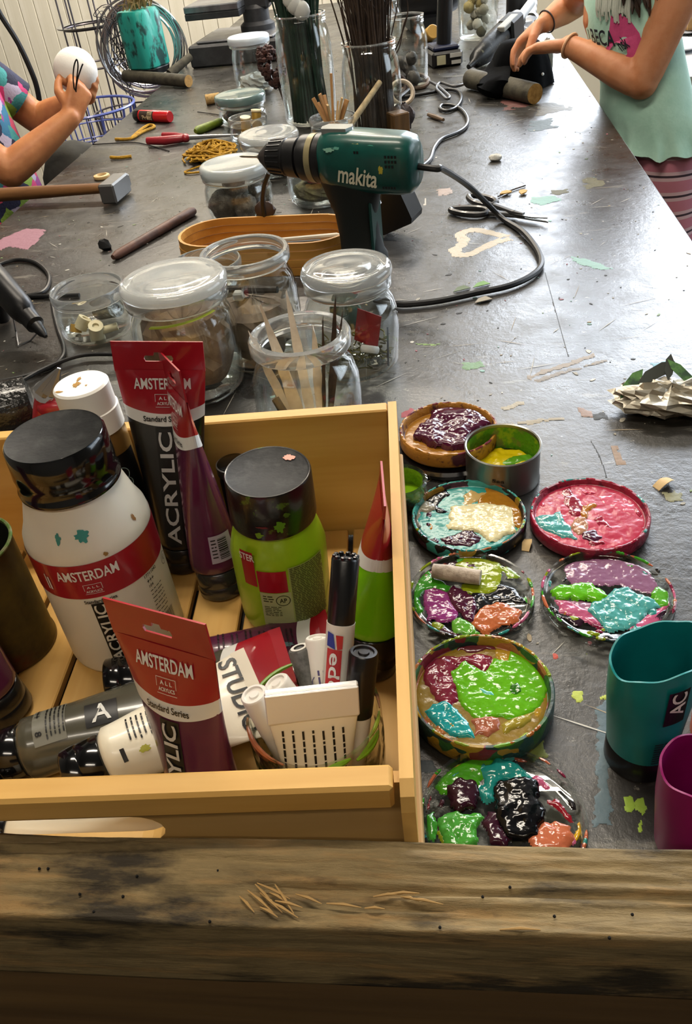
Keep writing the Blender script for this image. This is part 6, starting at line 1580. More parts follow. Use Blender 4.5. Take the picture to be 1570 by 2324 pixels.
# ------------------------------------------------------------------ wooden tray with stacked bent strips
tc = (P(455, 548, 0.03) + P(800, 540, 0.03)) / 2
tray = thing('wooden_tray', 'round-ended tray of bent yellow wood strips under the drill', 'tray', (tc.x - 0.012, tc.y - 0.006, 0), -0.10)
m_strip = wood('yellow_bent_wood', 'c28f44', 'a4722e', axis=0, scale=9, rough=0.5)


def stadium(hl, hw, n=14):
    r_ = hw; out = []
    for i in range(n + 1):
        a = math.pi / 2 + math.pi * i / n; out.append((-(hl - r_) + r_ * math.cos(a), r_ * math.sin(a)))
    for i in range(n + 1):
        a = -math.pi / 2 + math.pi * i / n; out.append(((hl - r_) + r_ * math.cos(a), r_ * math.sin(a)))
    return out


for i in range(4):
    o_, i_ = stadium(0.134 - 0.001 * i, 0.062 - 0.0008 * i), stadium(0.130 - 0.001 * i, 0.058 - 0.0008 * i); z0, z1 = 0.003 + i * 0.0115, 0.003 + i * 0.0115 + 0.0105; n = len(o_)
    V = [(x, y, z0) for x, y in o_] + [(x, y, z1) for x, y in o_] + [(x, y, z1) for x, y in i_] + [(x, y, z0) for x, y in i_]
    F = [(a * n + k_, a * n + (k_ + 1) % n, ((a + 1) % 4) * n + (k_ + 1) % n, ((a + 1) % 4) * n + k_) for a in range(4) for k_ in range(n)]
    MB().add(V, F).build('bent_strip', m_strip, tray, 40)
MB().prism(stadium(0.129, 0.057), 0.0, 0.003).build('tray_floor', m_strip, tray, 0)
for i, (x, y, a, L, mm, lb) in enumerate(((0.02, 0.005, 0.05, 0.075, mat('white_pencil', 'cfc9b8', 0.4), 'white pencil in the wooden tray'), (0.01, -0.012, 0.0, 0.06, mat('black_pencil', '1a1a18', 0.4), 'black pencil in the wooden tray'), (0.06, -0.02, 0.3, 0.05, mat('pale_lath_small', 'c9ab7c', 0.6), 'pale lath in the wooden tray'))):
    c = Vector((tc.x + 0.005 + x, tc.y - 0.008 + y, 0.03)); d = Vector((math.cos(a), math.sin(a), 0))
    tag(MB().tube([c - d * L, c + d * L * 0.9, c + d * L], [0.0038, 0.0038, 0.001], 8).build('pencil', mm), lb, 'pencil')
p = PY(605, 500, 1.235); tag(MB().ball((0, 0, 0), 0.013, 12, sz=(1.2, 0.5, 1), noise=0.15, seed=3).build('brown_leaf', mat('dark_brown_leaf', '3a2a22', 0.6)), 'curled dark brown leaf on the tray rim', 'leaf').location = (p.x, p.y, 0.056)

# ------------------------------------------------------------------ hand tools and small things on the table
# hammer
hm = thing('hammer', 'hammer with square steel head and worn wooden handle', 'hammer', P(262, 425, 0.0))
hh = P(262, 425, 0.022) - hm.location; h0 = P(-60, 446, 0.018) - hm.location
mid_ = hh.lerp(h0, 0.5)
MB().tube([hh, hh.lerp(h0, 0.08), hh.lerp(h0, 0.3), hh.lerp(h0, 0.55), h0], [0.0095, 0.0115, 0.0125, 0.0145, 0.016], 14, flat=0.8).build('handle', wood('worn_handle_wood', '7d5630', '5a3a20', axis=0, scale=14), hm)
dH = (h0 - hh).normalized(); pH = Vector((-dH.y, dH.x, 0)).normalized()
if pH.y < 0: pH = -pH
Rh = basis(pH, Vector((0, 0, 1)))
MB().box((-0.040, -0.0155, -0.0185), (0.034, 0.0155, 0.0165), bev=0.003, rot=Rh, at=hh).build('steel_head', mat('worn_steel', '6f6f6e', 0.42, metal=0.75, bump=(60, 0.15)), hm, 0)
MB().box((0.034, -0.012, -0.012), (0.046, 0.012, 0.012), bev=0.003, rot=Rh, at=hh).build('peen', mat('worn_steel', '6f6f6e', 0.42), hm, 0)
o = MB().lathe([(0.011, 0), (0.016, 0.001), (0.017, 0.004), (0.016, 0.007), (0.011, 0.008), (0.009, 0.004), (0.011, 0)], 24).build('wooden_ring', mat('pale_ring_wood', 'c9a873', 0.5)); o.location = P(232, 405, 0.0); o.rotation_euler = (0.0, 0, 0); tag(o, 'pale wooden ring behind the hammer head', 'ring')
# brown stick
a, b = P(256, 584, 0.006), P(440, 478, 0.007)
tag(MB().tube([a, a.lerp(b, .05), a.lerp(b, .4), a.lerp(b, .7), a.lerp(b, .96), b], [0.004, 0.0072, 0.0075, 0.008, 0.0085, 0.006], 10).build('brown_stick', mat('red_brown_bark', '5c3a2a', 0.55, var=(50, '40281e', 0.4, 0.65), bump=(60, 0.3))), 'straight reddish brown stick lying on the table', 'stick')
o = MB().ball((0, 0, 0.008), 0.009, 10, noise=0.3, seed=2, sz=(1.2, 1, 0.9)).build('charcoal_bit', mat('charcoal', '0e0e0e', 0.9)); o.location = P(243, 566, 0); tag(o, 'small black crumb beside the brown stick', 'crumb')
# glue stick
a, b = P(308, 262, 0.0135), P(386, 265, 0.0135); gs = thing('glue_stick', 'red glue stick with black cap end lying on the table', 'glue stick', a, basis((0, 0, 1), b - a)); L = (b - a).length
MB().lathe([(0, L * 0.16), (0.0135, L * 0.16), (0.0135, L * 0.98), (0.012, L), (0, L)], 24).build('barrel', mat('glue_red', 'b3161e', 0.3, coat=0.3), gs)
MB().lathe([(0, 0), (0.012, 0), (0.014, 0.003), (0.014, L * 0.16), (0, L * 0.16)], 24).build('base_cap', m_gloss_k, gs)
_cv = basis((0, 0, 1), b - a).inverted() @ (Vector((0, 0, H)) - a); pg = math.atan2(_cv.y, _cv.x)
mb = MB(); rect(mb, cylfn(0.0135, pg), -0.012, L * 0.2, 0.012, L * 0.6, 8, 1); mb.build('label', mat('glue_label', '3a2f28', 0.4), gs, 60)
mb = MB(); fng = cylfn(0.0135, pg, 0.0008); letters(mb, 'Pritt', 0.03, 0.009, fng, 0.004, L * 0.42, ang=math.pi / 2); fineprint(mb, fng, -0.01, L * 0.55, 0.02, 4, 0.004, 0.0015); mb.build('label_lettering', mat('glue_yellow', 'd9c9a0', 0.4), gs, 0)
# cork, green stick
o = MB().lathe([(0, -0.019), (0.0115, -0.019), (0.0125, -0.017), (0.0125, 0.017), (0.0115, 0.019), (0, 0.019)], 20).build('cork', mat('cork', 'a88a56', 0.85, var=(140, '6f5630', 0.52, 0.66), bump=(160, 0.4))); o.location = P(483, 224, 0.0125); o.rotation_euler = (0, math.pi / 2, 0.3); tag(o, 'bottle cork lying near the drill press', 'cork')
a, b = P(443, 298, 0.009), P(503, 275, 0.009); tag(MB().tube([a, a.lerp(b, .1), a.lerp(b, .9), b], [0.005, 0.0095, 0.009, 0.007], 12).build('green_crayon', mat('olive_green_crayon', '6f8220', 0.5, var=(60, '4a5a18', 0.4, 0.65))), 'olive green stick behind the red pliers', 'crayon')
# red handled pliers
a, b = P(336, 318, 0.012), P(540, 306, 0.008)
pl2 = thing('pliers', 'pliers with red handles and long steel jaws', 'pliers', a)
d = (b - a); pn = Vector((-d.y, d.x, 0)).normalized(); m_hred = mat('red_grip', '8c1a26', 0.35, coat=0.3); m_steel = mat('tool_steel', '9a9a9c', 0.3, metal=0.9)
MB().tube([pn * -0.006, d * 0.2 + pn * -0.012, d * 0.42], [0.008, 0.0095, 0.008], 10).build('handle', m_hred, pl2)
MB().tube([pn * 0.034 + d * 0.12, d * 0.28 + pn * 0.022, d * 0.42], [0.007, 0.008, 0.008], 10).build('handle', m_hred, pl2)
MB().ball(d * 0.42, 0.0115, 14, sz=(1, 1, 0.8)).build('joint', m_hred, pl2)
MB().tube([d * 0.45, d * 0.7, d * 1.0], [0.0055, 0.0045, 0.0018], 8).build('jaw', m_steel, pl2)
# mustard yarn
m_yarn = mat('mustard_yarn', 'b08518', 0.85, var=(80, '8a6510', 0.4, 0.65), bump=(400, 0.5))
rg = random.Random(31); yc = P(462, 372, 0.0); mb = MB()
for i in range(46):
    a = rg.uniform(0, 6.28); pts = []
    for k_ in range(6):
        a += rg.uniform(0.5, 1.5); d = rg.uniform(0.01, 0.062); pts.append((d * math.cos(a) * 1.0, d * math.sin(a) * 1.15 + 0.02, 0.003 + rg.uniform(0, 0.034) * (1 - d / 0.08)))
    mb.tube(spline(pts, 5), 0.0021, 5)
mb.tube(spline([(0.0, -0.05, 0.003), (-0.03, -0.085, 0.003), (-0.015, -0.1, 0.003), (0.03, -0.09, 0.003), (0.045, -0.06, 0.003)], 6), 0.0022, 5)
o = mb.build('yarn_heap', m_yarn); o.location = (yc.x + 0.005, yc.y + 0.03, 0); tag(o, 'tangled heap of mustard yarn behind the milky-lidded jar', 'yarn'); o['kind'] = 'stuff'
for px, lb in (([(251, 357), (270, 358), (298, 355)], 'short straight piece of mustard yarn'), ([(262, 316), (295, 315), (322, 300), (350, 288), (338, 284), (318, 296), (300, 312)], 'loose curl of mustard yarn beside the glue stick')):
    tag(MB().tube(spline(join_pts(px, 0.004), 5), 0.0036, 6).build('yarn_piece', m_yarn), lb, 'yarn')
cord('thin dark wire lying beside the yarn', join_pts([(210, 328), (260, 325), (310, 324), (350, 333), (384, 343)], 0.002), 0.0012, m_cord, 'thin_wire', 'wire')
cord('thin dark wire near the cork', join_pts([(448, 254), (480, 258), (515, 264)], 0.002), 0.0012, m_cord, 'thin_wire', 'wire')
# flat black lid
o = MB().lathe([(0, 0), (0.034, 0), (0.035, 0.002), (0.035, 0.008), (0.032, 0.0085)], 32).build('rim', m_db, None); tl = thing('flat_disc', 'flat black jar lid with cream top, behind the greenish-lidded jar', 'lid', P(543, 217, 0.0)); o.parent = tl
MB().lathe([(0.032, 0.0085), (0.031, 0.0078), (0, 0.0078)], 32).build('top', mat('cream_lid_top', 'b5aa90', 0.5), tl)
# dried red-brown seed cone leaning on the tall jar
sc_ = thing('dried_cone', 'dark red brown dried cone leaning against the tall jar of stems', 'cone', P(655, 258, 0.0)); top = PY(600, 108, 2.15) - sc_.location; rg = random.Random(8)
MB().tube([(0, 0, 0), top * 0.45], 0.003, 6).build('stem', m_twig, sc_)
mb = MB()
for i in range(160):
    s_ = rg.uniform(0.42, 1.0); r_ = 0.026 * math.sin(math.pi * min(1, (1.06 - s_) / 0.66)) ** 0.6; a = rg.uniform(0, 6.28); p = top * s_ + Vector((r_ * math.cos(a), r_ * math.sin(a), 0)); mb.ball(p, 0.0065, 6, noise=0.2, seed=i)
mb.build('seed_cluster', mat('dark_red_seeds', '2e1814', 0.75, var=(120, '45241c', 0.4, 0.6)), sc_)
# wood block and cone ball
blk = P(905, 322, 0.0); o = MB().box((-0.018, -0.018, 0), (0.018, 0.018, 0.052), bev=0.002).build('wooden_block', wood('brown_block', '6f5232', '4f3a22', axis=2, scale=14), None, 0); o.location = (blk.x, blk.y + 0.02, 0); o.rotation_euler = (0, 0, 0.5); tag(o, 'small brown wooden block beside the twig jar', 'block')
o = MB().ball((0, 0, 0), 0.026, 18, noise=0.14, seed=7).build('pine_cone', mat('dark_cone', '2c2220', 0.85, bump=(120, 0.8))); o.location = (blk.x + 0.006, blk.y + 0.06, 0.078); o.location.z = 0.026; o.location.y = blk.y + 0.09; tag(o, 'round dark pine cone behind the wooden block', 'cone')
o = MB().ball((0, 0, 0), 0.02, 14, noise=0.12, seed=9).build('white_fluff_ball', mat('white_fluff', 'c9c8c2', 0.95)); o.location = (blk.x - 0.005, blk.y + 0.14, 0.02); tag(o, 'white fluffy ball behind the pine cone', 'ball')
# rings and shells by the clear jar
for (x, y, r_, c_, lb, tl_) in ((912, 198, 0.026, 'b8aa96', 'pale ring leaning on the clear screw-neck jar', 1.0), (900, 182, 0.022, '3a2e28', 'dark ring beside the pale ring', 1.2), (945, 172, 0.03, '5c4a3c', 'brown leather loop behind the pale ring', 0.35)):
    ring_ = [(r_ * math.cos(2 * math.pi * i / 24), r_ * math.sin(2 * math.pi * i / 24), 0) for i in range(25)]; o = MB().tube(ring_, 0.0052, 8, cap=False).build('craft_ring', mat('ring_' + c_, c_, 0.5)); o.location = P(x, y + 12, r_ * math.sin(tl_) + 0.004); o.rotation_euler = (tl_, 0, 0.3); tag(o, lb, 'ring')
a, b = P(972, 260, 0.005), P(1006, 272, 0.005); tag(MB().tube([a, a.lerp(b, .5), b], [0.004, 0.0055, 0.0035], 8).build('wood_stub', mat('brown_stub', '5a4632', 0.6)), 'short brown wood stub beside the cable', 'stub')

# scissors
sp_ = P(1165, 490, 0.004); sc_ = thing('scissors', 'scissors with black handles lying under the cord', 'scissors', sp_)
m_sh = mat('scissor_black', '131315', 0.38, coat=0.2); m_bl = mat('scissor_steel', 'b5b5b2', 0.25, metal=0.95)
tip = P(1243, 504, 0.004) - sp_
for cpx, off, zz in (((1064, 482), -0.002, 0.0), ((1092, 462), 0.002, 0.0035)):
    c = P(*cpx, 0.004) - sp_; dd = c.normalized(); nn = Vector((-dd.y, dd.x, 0)); Lr, Wr = 0.031, 0.0145
    pts = [c + dd * (Lr * math.cos(2 * math.pi * i / 28)) + nn * (Wr * math.sin(2 * math.pi * i / 28) * (1 - 0.25 * math.cos(2 * math.pi * i / 28))) + Vector((0, 0, zz + 0.002)) for i in range(29)]
    h_ = MB().tube(pts, 0.0048, 8, cap=False); h_.tube([c - dd * Lr * 0.9 + Vector((0, 0, zz + 0.002)), Vector((0, 0, zz + 0.002)), tip * 0.3 + Vector((0, 0, zz + 0.002))], [0.006, 0.0075, 0.004], 8, flat=0.6); h_.build('handle', m_sh, sc_)
    tt = tip + Vector((0, off * 2, 0)); w_ = Vector((-tip.y, tip.x, 0)).normalized() * 0.0065
    V = [Vector((0, 0, 0)) - w_, Vector((0, 0, 0)) + w_, tip * 0.6 + w_ * 0.8, tt, tip * 0.6 - w_ * 0.8]; V = [v + Vector((0, 0, zz)) for v in V]
    MB().add(V + [v + Vector((0, 0, 0.002)) for v in V], [(4, 3, 2, 1, 0), (5, 6, 7, 8, 9)] + [(i, (i + 1) % 5, 5 + (i + 1) % 5, 5 + i) for i in range(5)]).build('blade', m_bl, sc_, 0)
MB().lathe([(0, 0.004), (0.005, 0.004), (0.005, 0.0085), (0.0035, 0.0095), (0, 0.0095)], 16).build('pivot_screw', m_sh, sc_)
# yellow leaves
for (x, y, a, lb) in ((1148, 442, 0.3, 'yellow leaf crumb behind the scissors, left one'), (1187, 440, 1.2, 'yellow leaf crumb behind the scissors, right one')):
    poly = [(-0.011, 0), (-0.005, 0.006), (0.004, 0.007), (0.011, 0.002), (0.006, -0.005), (-0.004, -0.006)]
    o = MB().prism(poly, 0.002, 0.0035, fn=lambda q: (q[0], q[1], q[2] + 0.25 * abs(q[1]))).build('dry_leaf', mat('yellow_leaf', 'b88a30', 0.6)); o.location = P(x, y); o.rotation_euler = (0, 0, a); tag(o, lb, 'leaf')
cord('thin straight twig behind the scissors', join_pts([(1130, 446), (1160, 432), (1192, 421)], 0.002), 0.0012, m_twig, 'thin_twig', 'twig')
for (x, y, lb, c_) in ((1096, 685, 'small curled dead leaf below the cord', '8a8270'), (1047, 660, 'green leaf scrap under the cord', '4a5a34'), (1092, 650, 'fresh green leaf tip beside the cord', '5f8a3a')):
    poly = [(-0.012, 0), (-0.004, 0.005), (0.006, 0.006), (0.013, 0.0), (0.005, -0.005), (-0.005, -0.004)]
    o = MB().prism(poly, 0.0006, 0.0014, fn=lambda q: (q[0], q[1], q[2] + 0.5 * abs(q[1]))).build('dry_leaf', mat('leaf_' + c_, c_, 0.6)); o.location = P(x, y); o.rotation_euler = (0, 0, 0.4); tag(o, lb, 'leaf')

# glue gun at the left edge
g0, g1 = P(-40, 600, 0.085), P(104, 764, 0.02)
gg = thing('glue_gun', 'black hot glue gun with wire stand at the left edge', 'glue gun', g0, basis((0, 0, 1), g1 - g0)); L = (g1 - g0).length
MB().loft([[(a_ * math.cos(2 * math.pi * i / 24), b_ * math.sin(2 * math.pi * i / 24), z) for i in range(24)] for z, a_, b_ in ((0, 0.02, 0.017), (L * .3, 0.0225, 0.018), (L * .62, 0.021, 0.0165), (L * .7, 0.017, 0.014), (L * .72, 0.0135, 0.0125), (L * .84, 0.013, 0.012), (L * .86, 0.0085, 0.0085), (L * .95, 0.006, 0.006), (L, 0.0025, 0.0025))]).build('barrel', m_db, gg, 40)
inv = basis((0, 0, 1), g1 - g0).inverted(); wp = [inv @ (p - g0) for p in (P(30, 722, 0.03), P(36, 752, 0.001), P(42, 785, 0.001), P(70, 772, 0.001), P(88, 752, 0.012))]
MB().tube(wp, 0.0011, 6).build('wire_stand', m_steel, gg)
MB().loft([[(0.014 * math.cos(a) + x, 0.013 * math.sin(a), 0) for a in [2 * math.pi * i / 16 for i in range(16)]] if False else [(x + 0.0, 0.014 * math.cos(a), 0.02 + 0.018 * math.sin(a)) for a in [2 * math.pi * i / 16 for i in range(16)]] for x in (-0.018, -0.075)]).build('grip', m_db, gg, 40)
# needle-nose pliers and black roll behind the box
pb = Vector((-0.345, 0.5715, 0.0)); tp = P(133, 836, 0.112); pv = P(104, 890, 0.09)
np_ = thing('needle_pliers', 'needle-nose pliers with red handles standing behind the box', 'pliers', (pv.x, pv.y, 0)); o0 = np_.location
tpl, pvl = tp - o0, pv - o0
MB().tube([pvl + Vector((-0.003, 0, 0)), pvl.lerp(tpl, .4) + Vector((-0.003, 0, 0)), tpl], [0.0095, 0.0062, 0.0014], 8).build('jaw', m_steel, np_)
MB().tube([pvl + Vector((0.004, 0, 0)), pvl.lerp(tpl, .4) + Vector((0.003, 0, 0)), tpl + Vector((0.001, 0, 0))], [0.0095, 0.0062, 0.0014], 8).build('jaw', m_steel, np_)
MB().lathe([(0, -0.004), (0.011, -0.004), (0.011, 0.004), (0, 0.004)], 16, rot=basis((1, 0, 0), (0.1, -0.8, 0.6)), at=pvl).build('joint', m_steel, np_)
for s_ in (-1, 1):
    e_ = Vector((s_ * 0.018 - 0.004, -0.012, 0.001)); MB().tube(spline([pvl + Vector((s_ * 0.004, 0, -0.006)), pvl.lerp(e_, .3) + Vector((s_ * 0.006, 0, 0)), pvl.lerp(e_, .7) + Vector((s_ * 0.005, 0, 0)), e_], 4), 0.0085, 10).build('handle', m_hred, np_)
MB().ball(pvl + Vector((0.004, -0.003, -0.014)), 0.0145, 12, sz=(1.25, 0.8, 0.7)).build('hand_guard', m_hred, np_)
a, b = P(-60, 955, 0.034), P(80, 915, 0.034)
tag(MB().tube([a, a.lerp(b, .3), a.lerp(b, .6), b.lerp(a, .05), b], [0.032, 0.034, 0.033, 0.031, 0.02], 20).build('black_film_roll', mat('crinkled_black_film', '131312', 0.25, bump=(90, 1.0), coat=0.3)), 'roll wrapped in crinkled black film behind the box', 'roll')
# ------------------------------------------------------------------ far end of the table and what stands behind it
m_cast = mat('dark_cast_iron', '2e2e30', 0.5, metal=0.3, var=(30, '3c3c3e', 0.4, 0.65)); m_castl = mat('worn_machine_top', '77787c', 0.35, metal=0.6, var=(20, '5c5d60', 0.4, 0.6))
dp = thing('drill_press', 'dark cast-iron drill press standing at the far left of the table', 'drill press', (-0.60, 2.93, 0), -0.06)
MB().box((-0.155, -0.12, 0), (0.13, 0.16, 0.062), bev=0.006).build('base', m_cast, dp, 0)
MB().box((-0.13, -0.1, 0.062), (0.115, 0.15, 0.07), bev=0.003).build('base_top', m_castl, dp, 0)
MB().lathe([(0, 0.07), (0.055, 0.07), (0.055, 0.085), (0.042, 0.095), (0.042, 0.13), (0.033, 0.14), (0, 0.14)], 32, at=(0.035, 0.05, 0)).build('column_foot', m_cast, dp)
MB().lathe([(0, 0.13), (0.03, 0.13), (0.03, 0.62), (0, 0.62)], 32, at=(0.035, 0.05, 0)).build('column', m_castl, dp)
ar = MB().box((-0.02, 0.02, 0.125), (0.085, 0.085, 0.175), bev=0.008).build('arm_clamp', m_cast, dp, 0)
MB().box((-0.165, -0.06, 0.14), (0.01, 0.11, 0.16), bev=0.003).build('work_plate', m_castl, dp, 0)
MB().box((-0.165, -0.06, 0.122), (0.01, 0.11, 0.14), bev=0.002).build('plate_rim', m_cast, dp, 0)
MB().tube([(0.085, 0.05, 0.15), (0.13, 0.03, 0.15)], 0.011, 10).build('clamp_handle', m_cast, dp); MB().ball((0.135, 0.028, 0.15), 0.02, 12).build('knob', m_cast, dp)
MB().box((-0.06, -0.16, 0.5), (0.1, 0.14, 0.68), bev=0.02).build('head', m_cast, dp, 0)
MB().lathe([(0, 0.4), (0.014, 0.4), (0.02, 0.42), (0.02, 0.5), (0, 0.5)], 20, at=(0.02, -0.1, 0)).build('spindle', m_castl, dp)
# logs and teal painted lantern at the left table edge
m_bark = mat('grey_green_bark', '4a4638', 0.8, var=(40, '343026', 0.4, 0.65), bump=(60, 0.5)); m_cut = mat('fresh_cut_end', 'b08a4e', 0.7, var=(90, '8f6c38', 0.4, 0.65))


def log(label, a, b, r):
    a, b = Vector(a), Vector(b); t = thing('branch_log', label, 'log', a, basis((0, 0, 1), b - a)); L = (b - a).length
    MB().lathe([(r * 0.96, 0), (r, 0.004), (r * 0.97, L * .3), (r * 1.03, L * .6), (r, L - 0.004), (r * 0.96, L)], 20).build('bark', m_bark, t)
    MB().lathe([(0, L + 0.0004), (r * 0.96, L)], 20).build('cut_end', m_cut, t); MB().lathe([(r * 0.96, 0), (0, -0.0004)], 20).build('cut_end', m_cut, t)
    return t


log('short log with pale cut end in front of the teal lantern', PY(285, 172, 2.68), P(428, 184, 0.017), 0.0165)
a, b = PY(385, 168, 2.66), PY(432, 128, 2.72)
tag(MB().tube([a, a.lerp(b, .5), b], [0.013, 0.012, 0.011], 10).build('bark_stick', m_bark), 'slanting bark stick right of the teal lantern', 'stick')
tl_ = PY(345, 172, 2.70)
tj = thing('teal_lantern', 'brushed teal painted jar lantern with raffia top, by the wire coil', 'lantern', (tl_.x, tl_.y, 0.034), (0, -0.02, 0.3))
m_tealj = mat('brushed_teal_paint', '1f9488', 0.4, var=(34, '0a3a38', 0.52, 0.60), bump=(90, 0.3), stretch=(1, 1, 0.45))
sqf = lambda a: 1 + 0.10 * math.cos(4 * a)
MB().lathe([(0, 0), (0.048, 0), (0.056, 0.008), (0.057, 0.14), (0.05, 0.152), (0, 0.153)], 40, sq=sqf).build('painted_jar', m_tealj, tj)
MB().lathe([(0, -0.016), (0.05, -0.014), (0.054, 0.002), (0.05, 0.008)], 40, sq=sqf).build('dark_foot', m_db, tj)
rg = random.Random(5); mb = MB()
for i in range(60):
    a = rg.uniform(0, 6.28); d = rg.uniform(0.0, 0.045); p = Vector((d * math.cos(a), d * math.sin(a), 0.155)); q = p + Vector((rg.uniform(-0.02, 0.02), rg.uniform(-0.02, 0.02), rg.uniform(0.01, 0.045))); mb.tube([p, (p + q) / 2 + Vector((0.006, 0, 0.006)), q], 0.002, 4)
mb.build('raffia', mat('raffia', '8f7d50', 0.85, var=(50, '6a5636', 0.4, 0.6)), tj)
cord('thin yellow string holding the teal lantern', [PY(328, 40, 2.7), PY(318, 10, 2.72), PY(312, -60, 2.75)], 0.0016, mat('yellow_string', '9a8a3a', 0.7), 'string', 'string')
# coil of silver wire hanging behind it
cc_ = PY(325, 108, 2.86); coil = thing('wire_coil', 'coil of shiny silver wire hanging at the wall end of the table', 'wire coil', cc_, (math.radians(84), 0, math.radians(6)))
rg = random.Random(2); m_sw = mat('shiny_wire', 'b9bcc0', 0.22, metal=0.95)
for i in range(11):
    r_ = rg.uniform(0.098, 0.132); z_ = rg.uniform(-0.014, 0.014); tx = rg.uniform(-0.06, 0.06); ox, oy = rg.uniform(-0.012, 0.012), rg.uniform(-0.012, 0.012)
    MB().tube([(ox + r_ * math.cos(2 * math.pi * k_ / 40), oy + r_ * math.sin(2 * math.pi * k_ / 40), z_ + tx * r_ * math.sin(2 * math.pi * k_ / 40)) for k_ in range(41)], rg.choice((0.0022, 0.003, 0.0036)), 6, cap=False).build('wire_turn', m_sw, coil)
rg = random.Random(12); m_gw = mat('dull_grey_wire', '4c4a4c', 0.4, metal=0.7)
wt = thing('wire_tangle', 'tangle of dull grey wire inside the coil', 'wire', PY(285, 130, 2.75))
for i in range(16):
    a = rg.uniform(0, 6.28); pts = []
    for k_ in range(5):
        pts.append((rg.uniform(-0.06, 0.06), rg.uniform(-0.03, 0.03), rg.uniform(-0.1, 0.14)))
    MB().tube(spline(pts, 5), 0.0012, 5).build('wire', m_gw, wt)
# wire racks: three tier grey rack and blue basket
m_rk = mat('grey_rack_wire', '6a6468', 0.35, metal=0.6); m_bk = mat('blue_basket_wire', '5a68b0', 0.35, coat=0.3)


def ring_pts(r, z, n=32, sy=1.0):
    return [(r * math.cos(2 * math.pi * i / n), sy * r * math.sin(2 * math.pi * i / n), z) for i in range(n + 1)]


rk = thing('wire_rack', 'tall grey wire rack behind the left side of the table', 'wire rack', (-1.10, 2.95, FZ))
for z in (0.02, 0.3, 0.58, 0.82, 0.93, 1.04):
    MB().tube(ring_pts(0.085, z), 0.0035, 6, cap=False).build('ring', m_rk, rk)
for i in range(7):
    a = 2 * math.pi * i / 7; MB().tube([(0.085 * math.cos(a), 0.085 * math.sin(a), 0.0), (0.085 * math.cos(a), 0.085 * math.sin(a), 1.06)], 0.003, 6).build('upright', m_rk, rk)
for z in (0.93, 1.04):
    MB().lathe([(0.085, z), (0.105, z + 0.004), (0.107, z + 0.008), (0.085, z + 0.006)], 32).build('bright_tray_rim', m_sw, rk)
bk = thing('blue_wire_basket', 'blue wire basket standing on wire legs beside the table edge', 'basket', (-0.965, 2.39, FZ), 0.2)
for z, r_ in ((0.80, 0.135), (0.74, 0.125), (0.70, 0.118), (0.655, 0.112), (0.61, 0.105)):
    MB().tube(ring_pts(r_, z), 0.0036 if z > 0.79 else 0.0022, 6, cap=False).build('hoop', m_bk, bk)
for i in range(22):
    a = 2 * math.pi * i / 22; MB().tube([(0.135 * math.cos(a), 0.135 * math.sin(a), 0.80), (0.105 * math.cos(a), 0.105 * math.sin(a), 0.61), (0.0, 0.0, 0.605)], 0.0021, 5).build('wire', m_bk, bk)
for i in range(4):
    a = 2 * math.pi * i / 4 + 0.4; MB().tube([(0.1 * math.cos(a), 0.1 * math.sin(a), 0.61), (0.12 * math.cos(a), 0.12 * math.sin(a), 0.0)], 0.006, 8).build('leg', m_cast, bk)
for z in (0.15, 0.42):
    MB().tube(ring_pts(0.112, z), 0.003, 6, cap=False).build('leg_hoop', m_cast, bk)
gb = thing('grey_wire_basket', 'grey wire basket between the blue basket and the table', 'basket', (-0.93, 2.62, FZ), 0.3)
for z, r_ in ((0.74, 0.10), (0.68, 0.095), (0.62, 0.09), (0.56, 0.085), (0.50, 0.08)):
    MB().tube(ring_pts(r_, z), 0.0026, 6, cap=False).build('hoop', m_rk, gb)
for i in range(18):
    a = 2 * math.pi * i / 18; MB().tube([(0.1 * math.cos(a), 0.1 * math.sin(a), 0.74), (0.08 * math.cos(a), 0.08 * math.sin(a), 0.50), (0.0, 0.0, 0.49)], 0.002, 5).build('wire', m_rk, gb)
for i in range(4):
    a = 2 * math.pi * i / 4; MB().tube([(0.08 * math.cos(a), 0.08 * math.sin(a), 0.5), (0.09 * math.cos(a), 0.09 * math.sin(a), 0.0)], 0.005, 8).build('leg', m_rk, gb)
# bench along the left wall side that carries nothing in view, and hanging cable
cord('thick black cable hanging down behind the person at the left', [PY(-20, -10, 2.5), PY(2, 35, 2.5), PY(38, 92, 2.5), PY(66, 150, 2.5), PY(84, 200, 2.5), PY(93, 262, 2.5), PY(95, 330, 2.5), (-1.06, 2.5, -0.3), (-1.06, 2.5, -0.79)], 0.0078, m_cord)
bagp = PY(135, 345, 2.12)
bg = thing('grey_bag', 'dark grey fabric bag against the table edge beside the person at the left', 'bag', (-0.935, 2.145, FZ))
MB().lathe([(0, 0), (0.075, 0.0), (0.09, 0.02), (0.098, 0.3), (0.095, 0.6), (0.086, 0.7), (0.06, 0.755), (0.02, 0.772), (0, 0.772)], 30, sq=lambda a: 1 + 0.04 * math.cos(5 * a)).build('bag_body', mat('dark_grey_cloth', '262520', 0.85, bump=(40, 0.4), var=(20, '33322b', 0.4, 0.65)), bg, 60)
MB().tube(spline([(0.03, -0.03, 0.75), (0.06, -0.06, 0.72), (0.085, -0.06, 0.6), (0.09, -0.05, 0.4)], 5), 0.008, 8).build('strap', mat('grey_strap', '55544c', 0.8), bg)

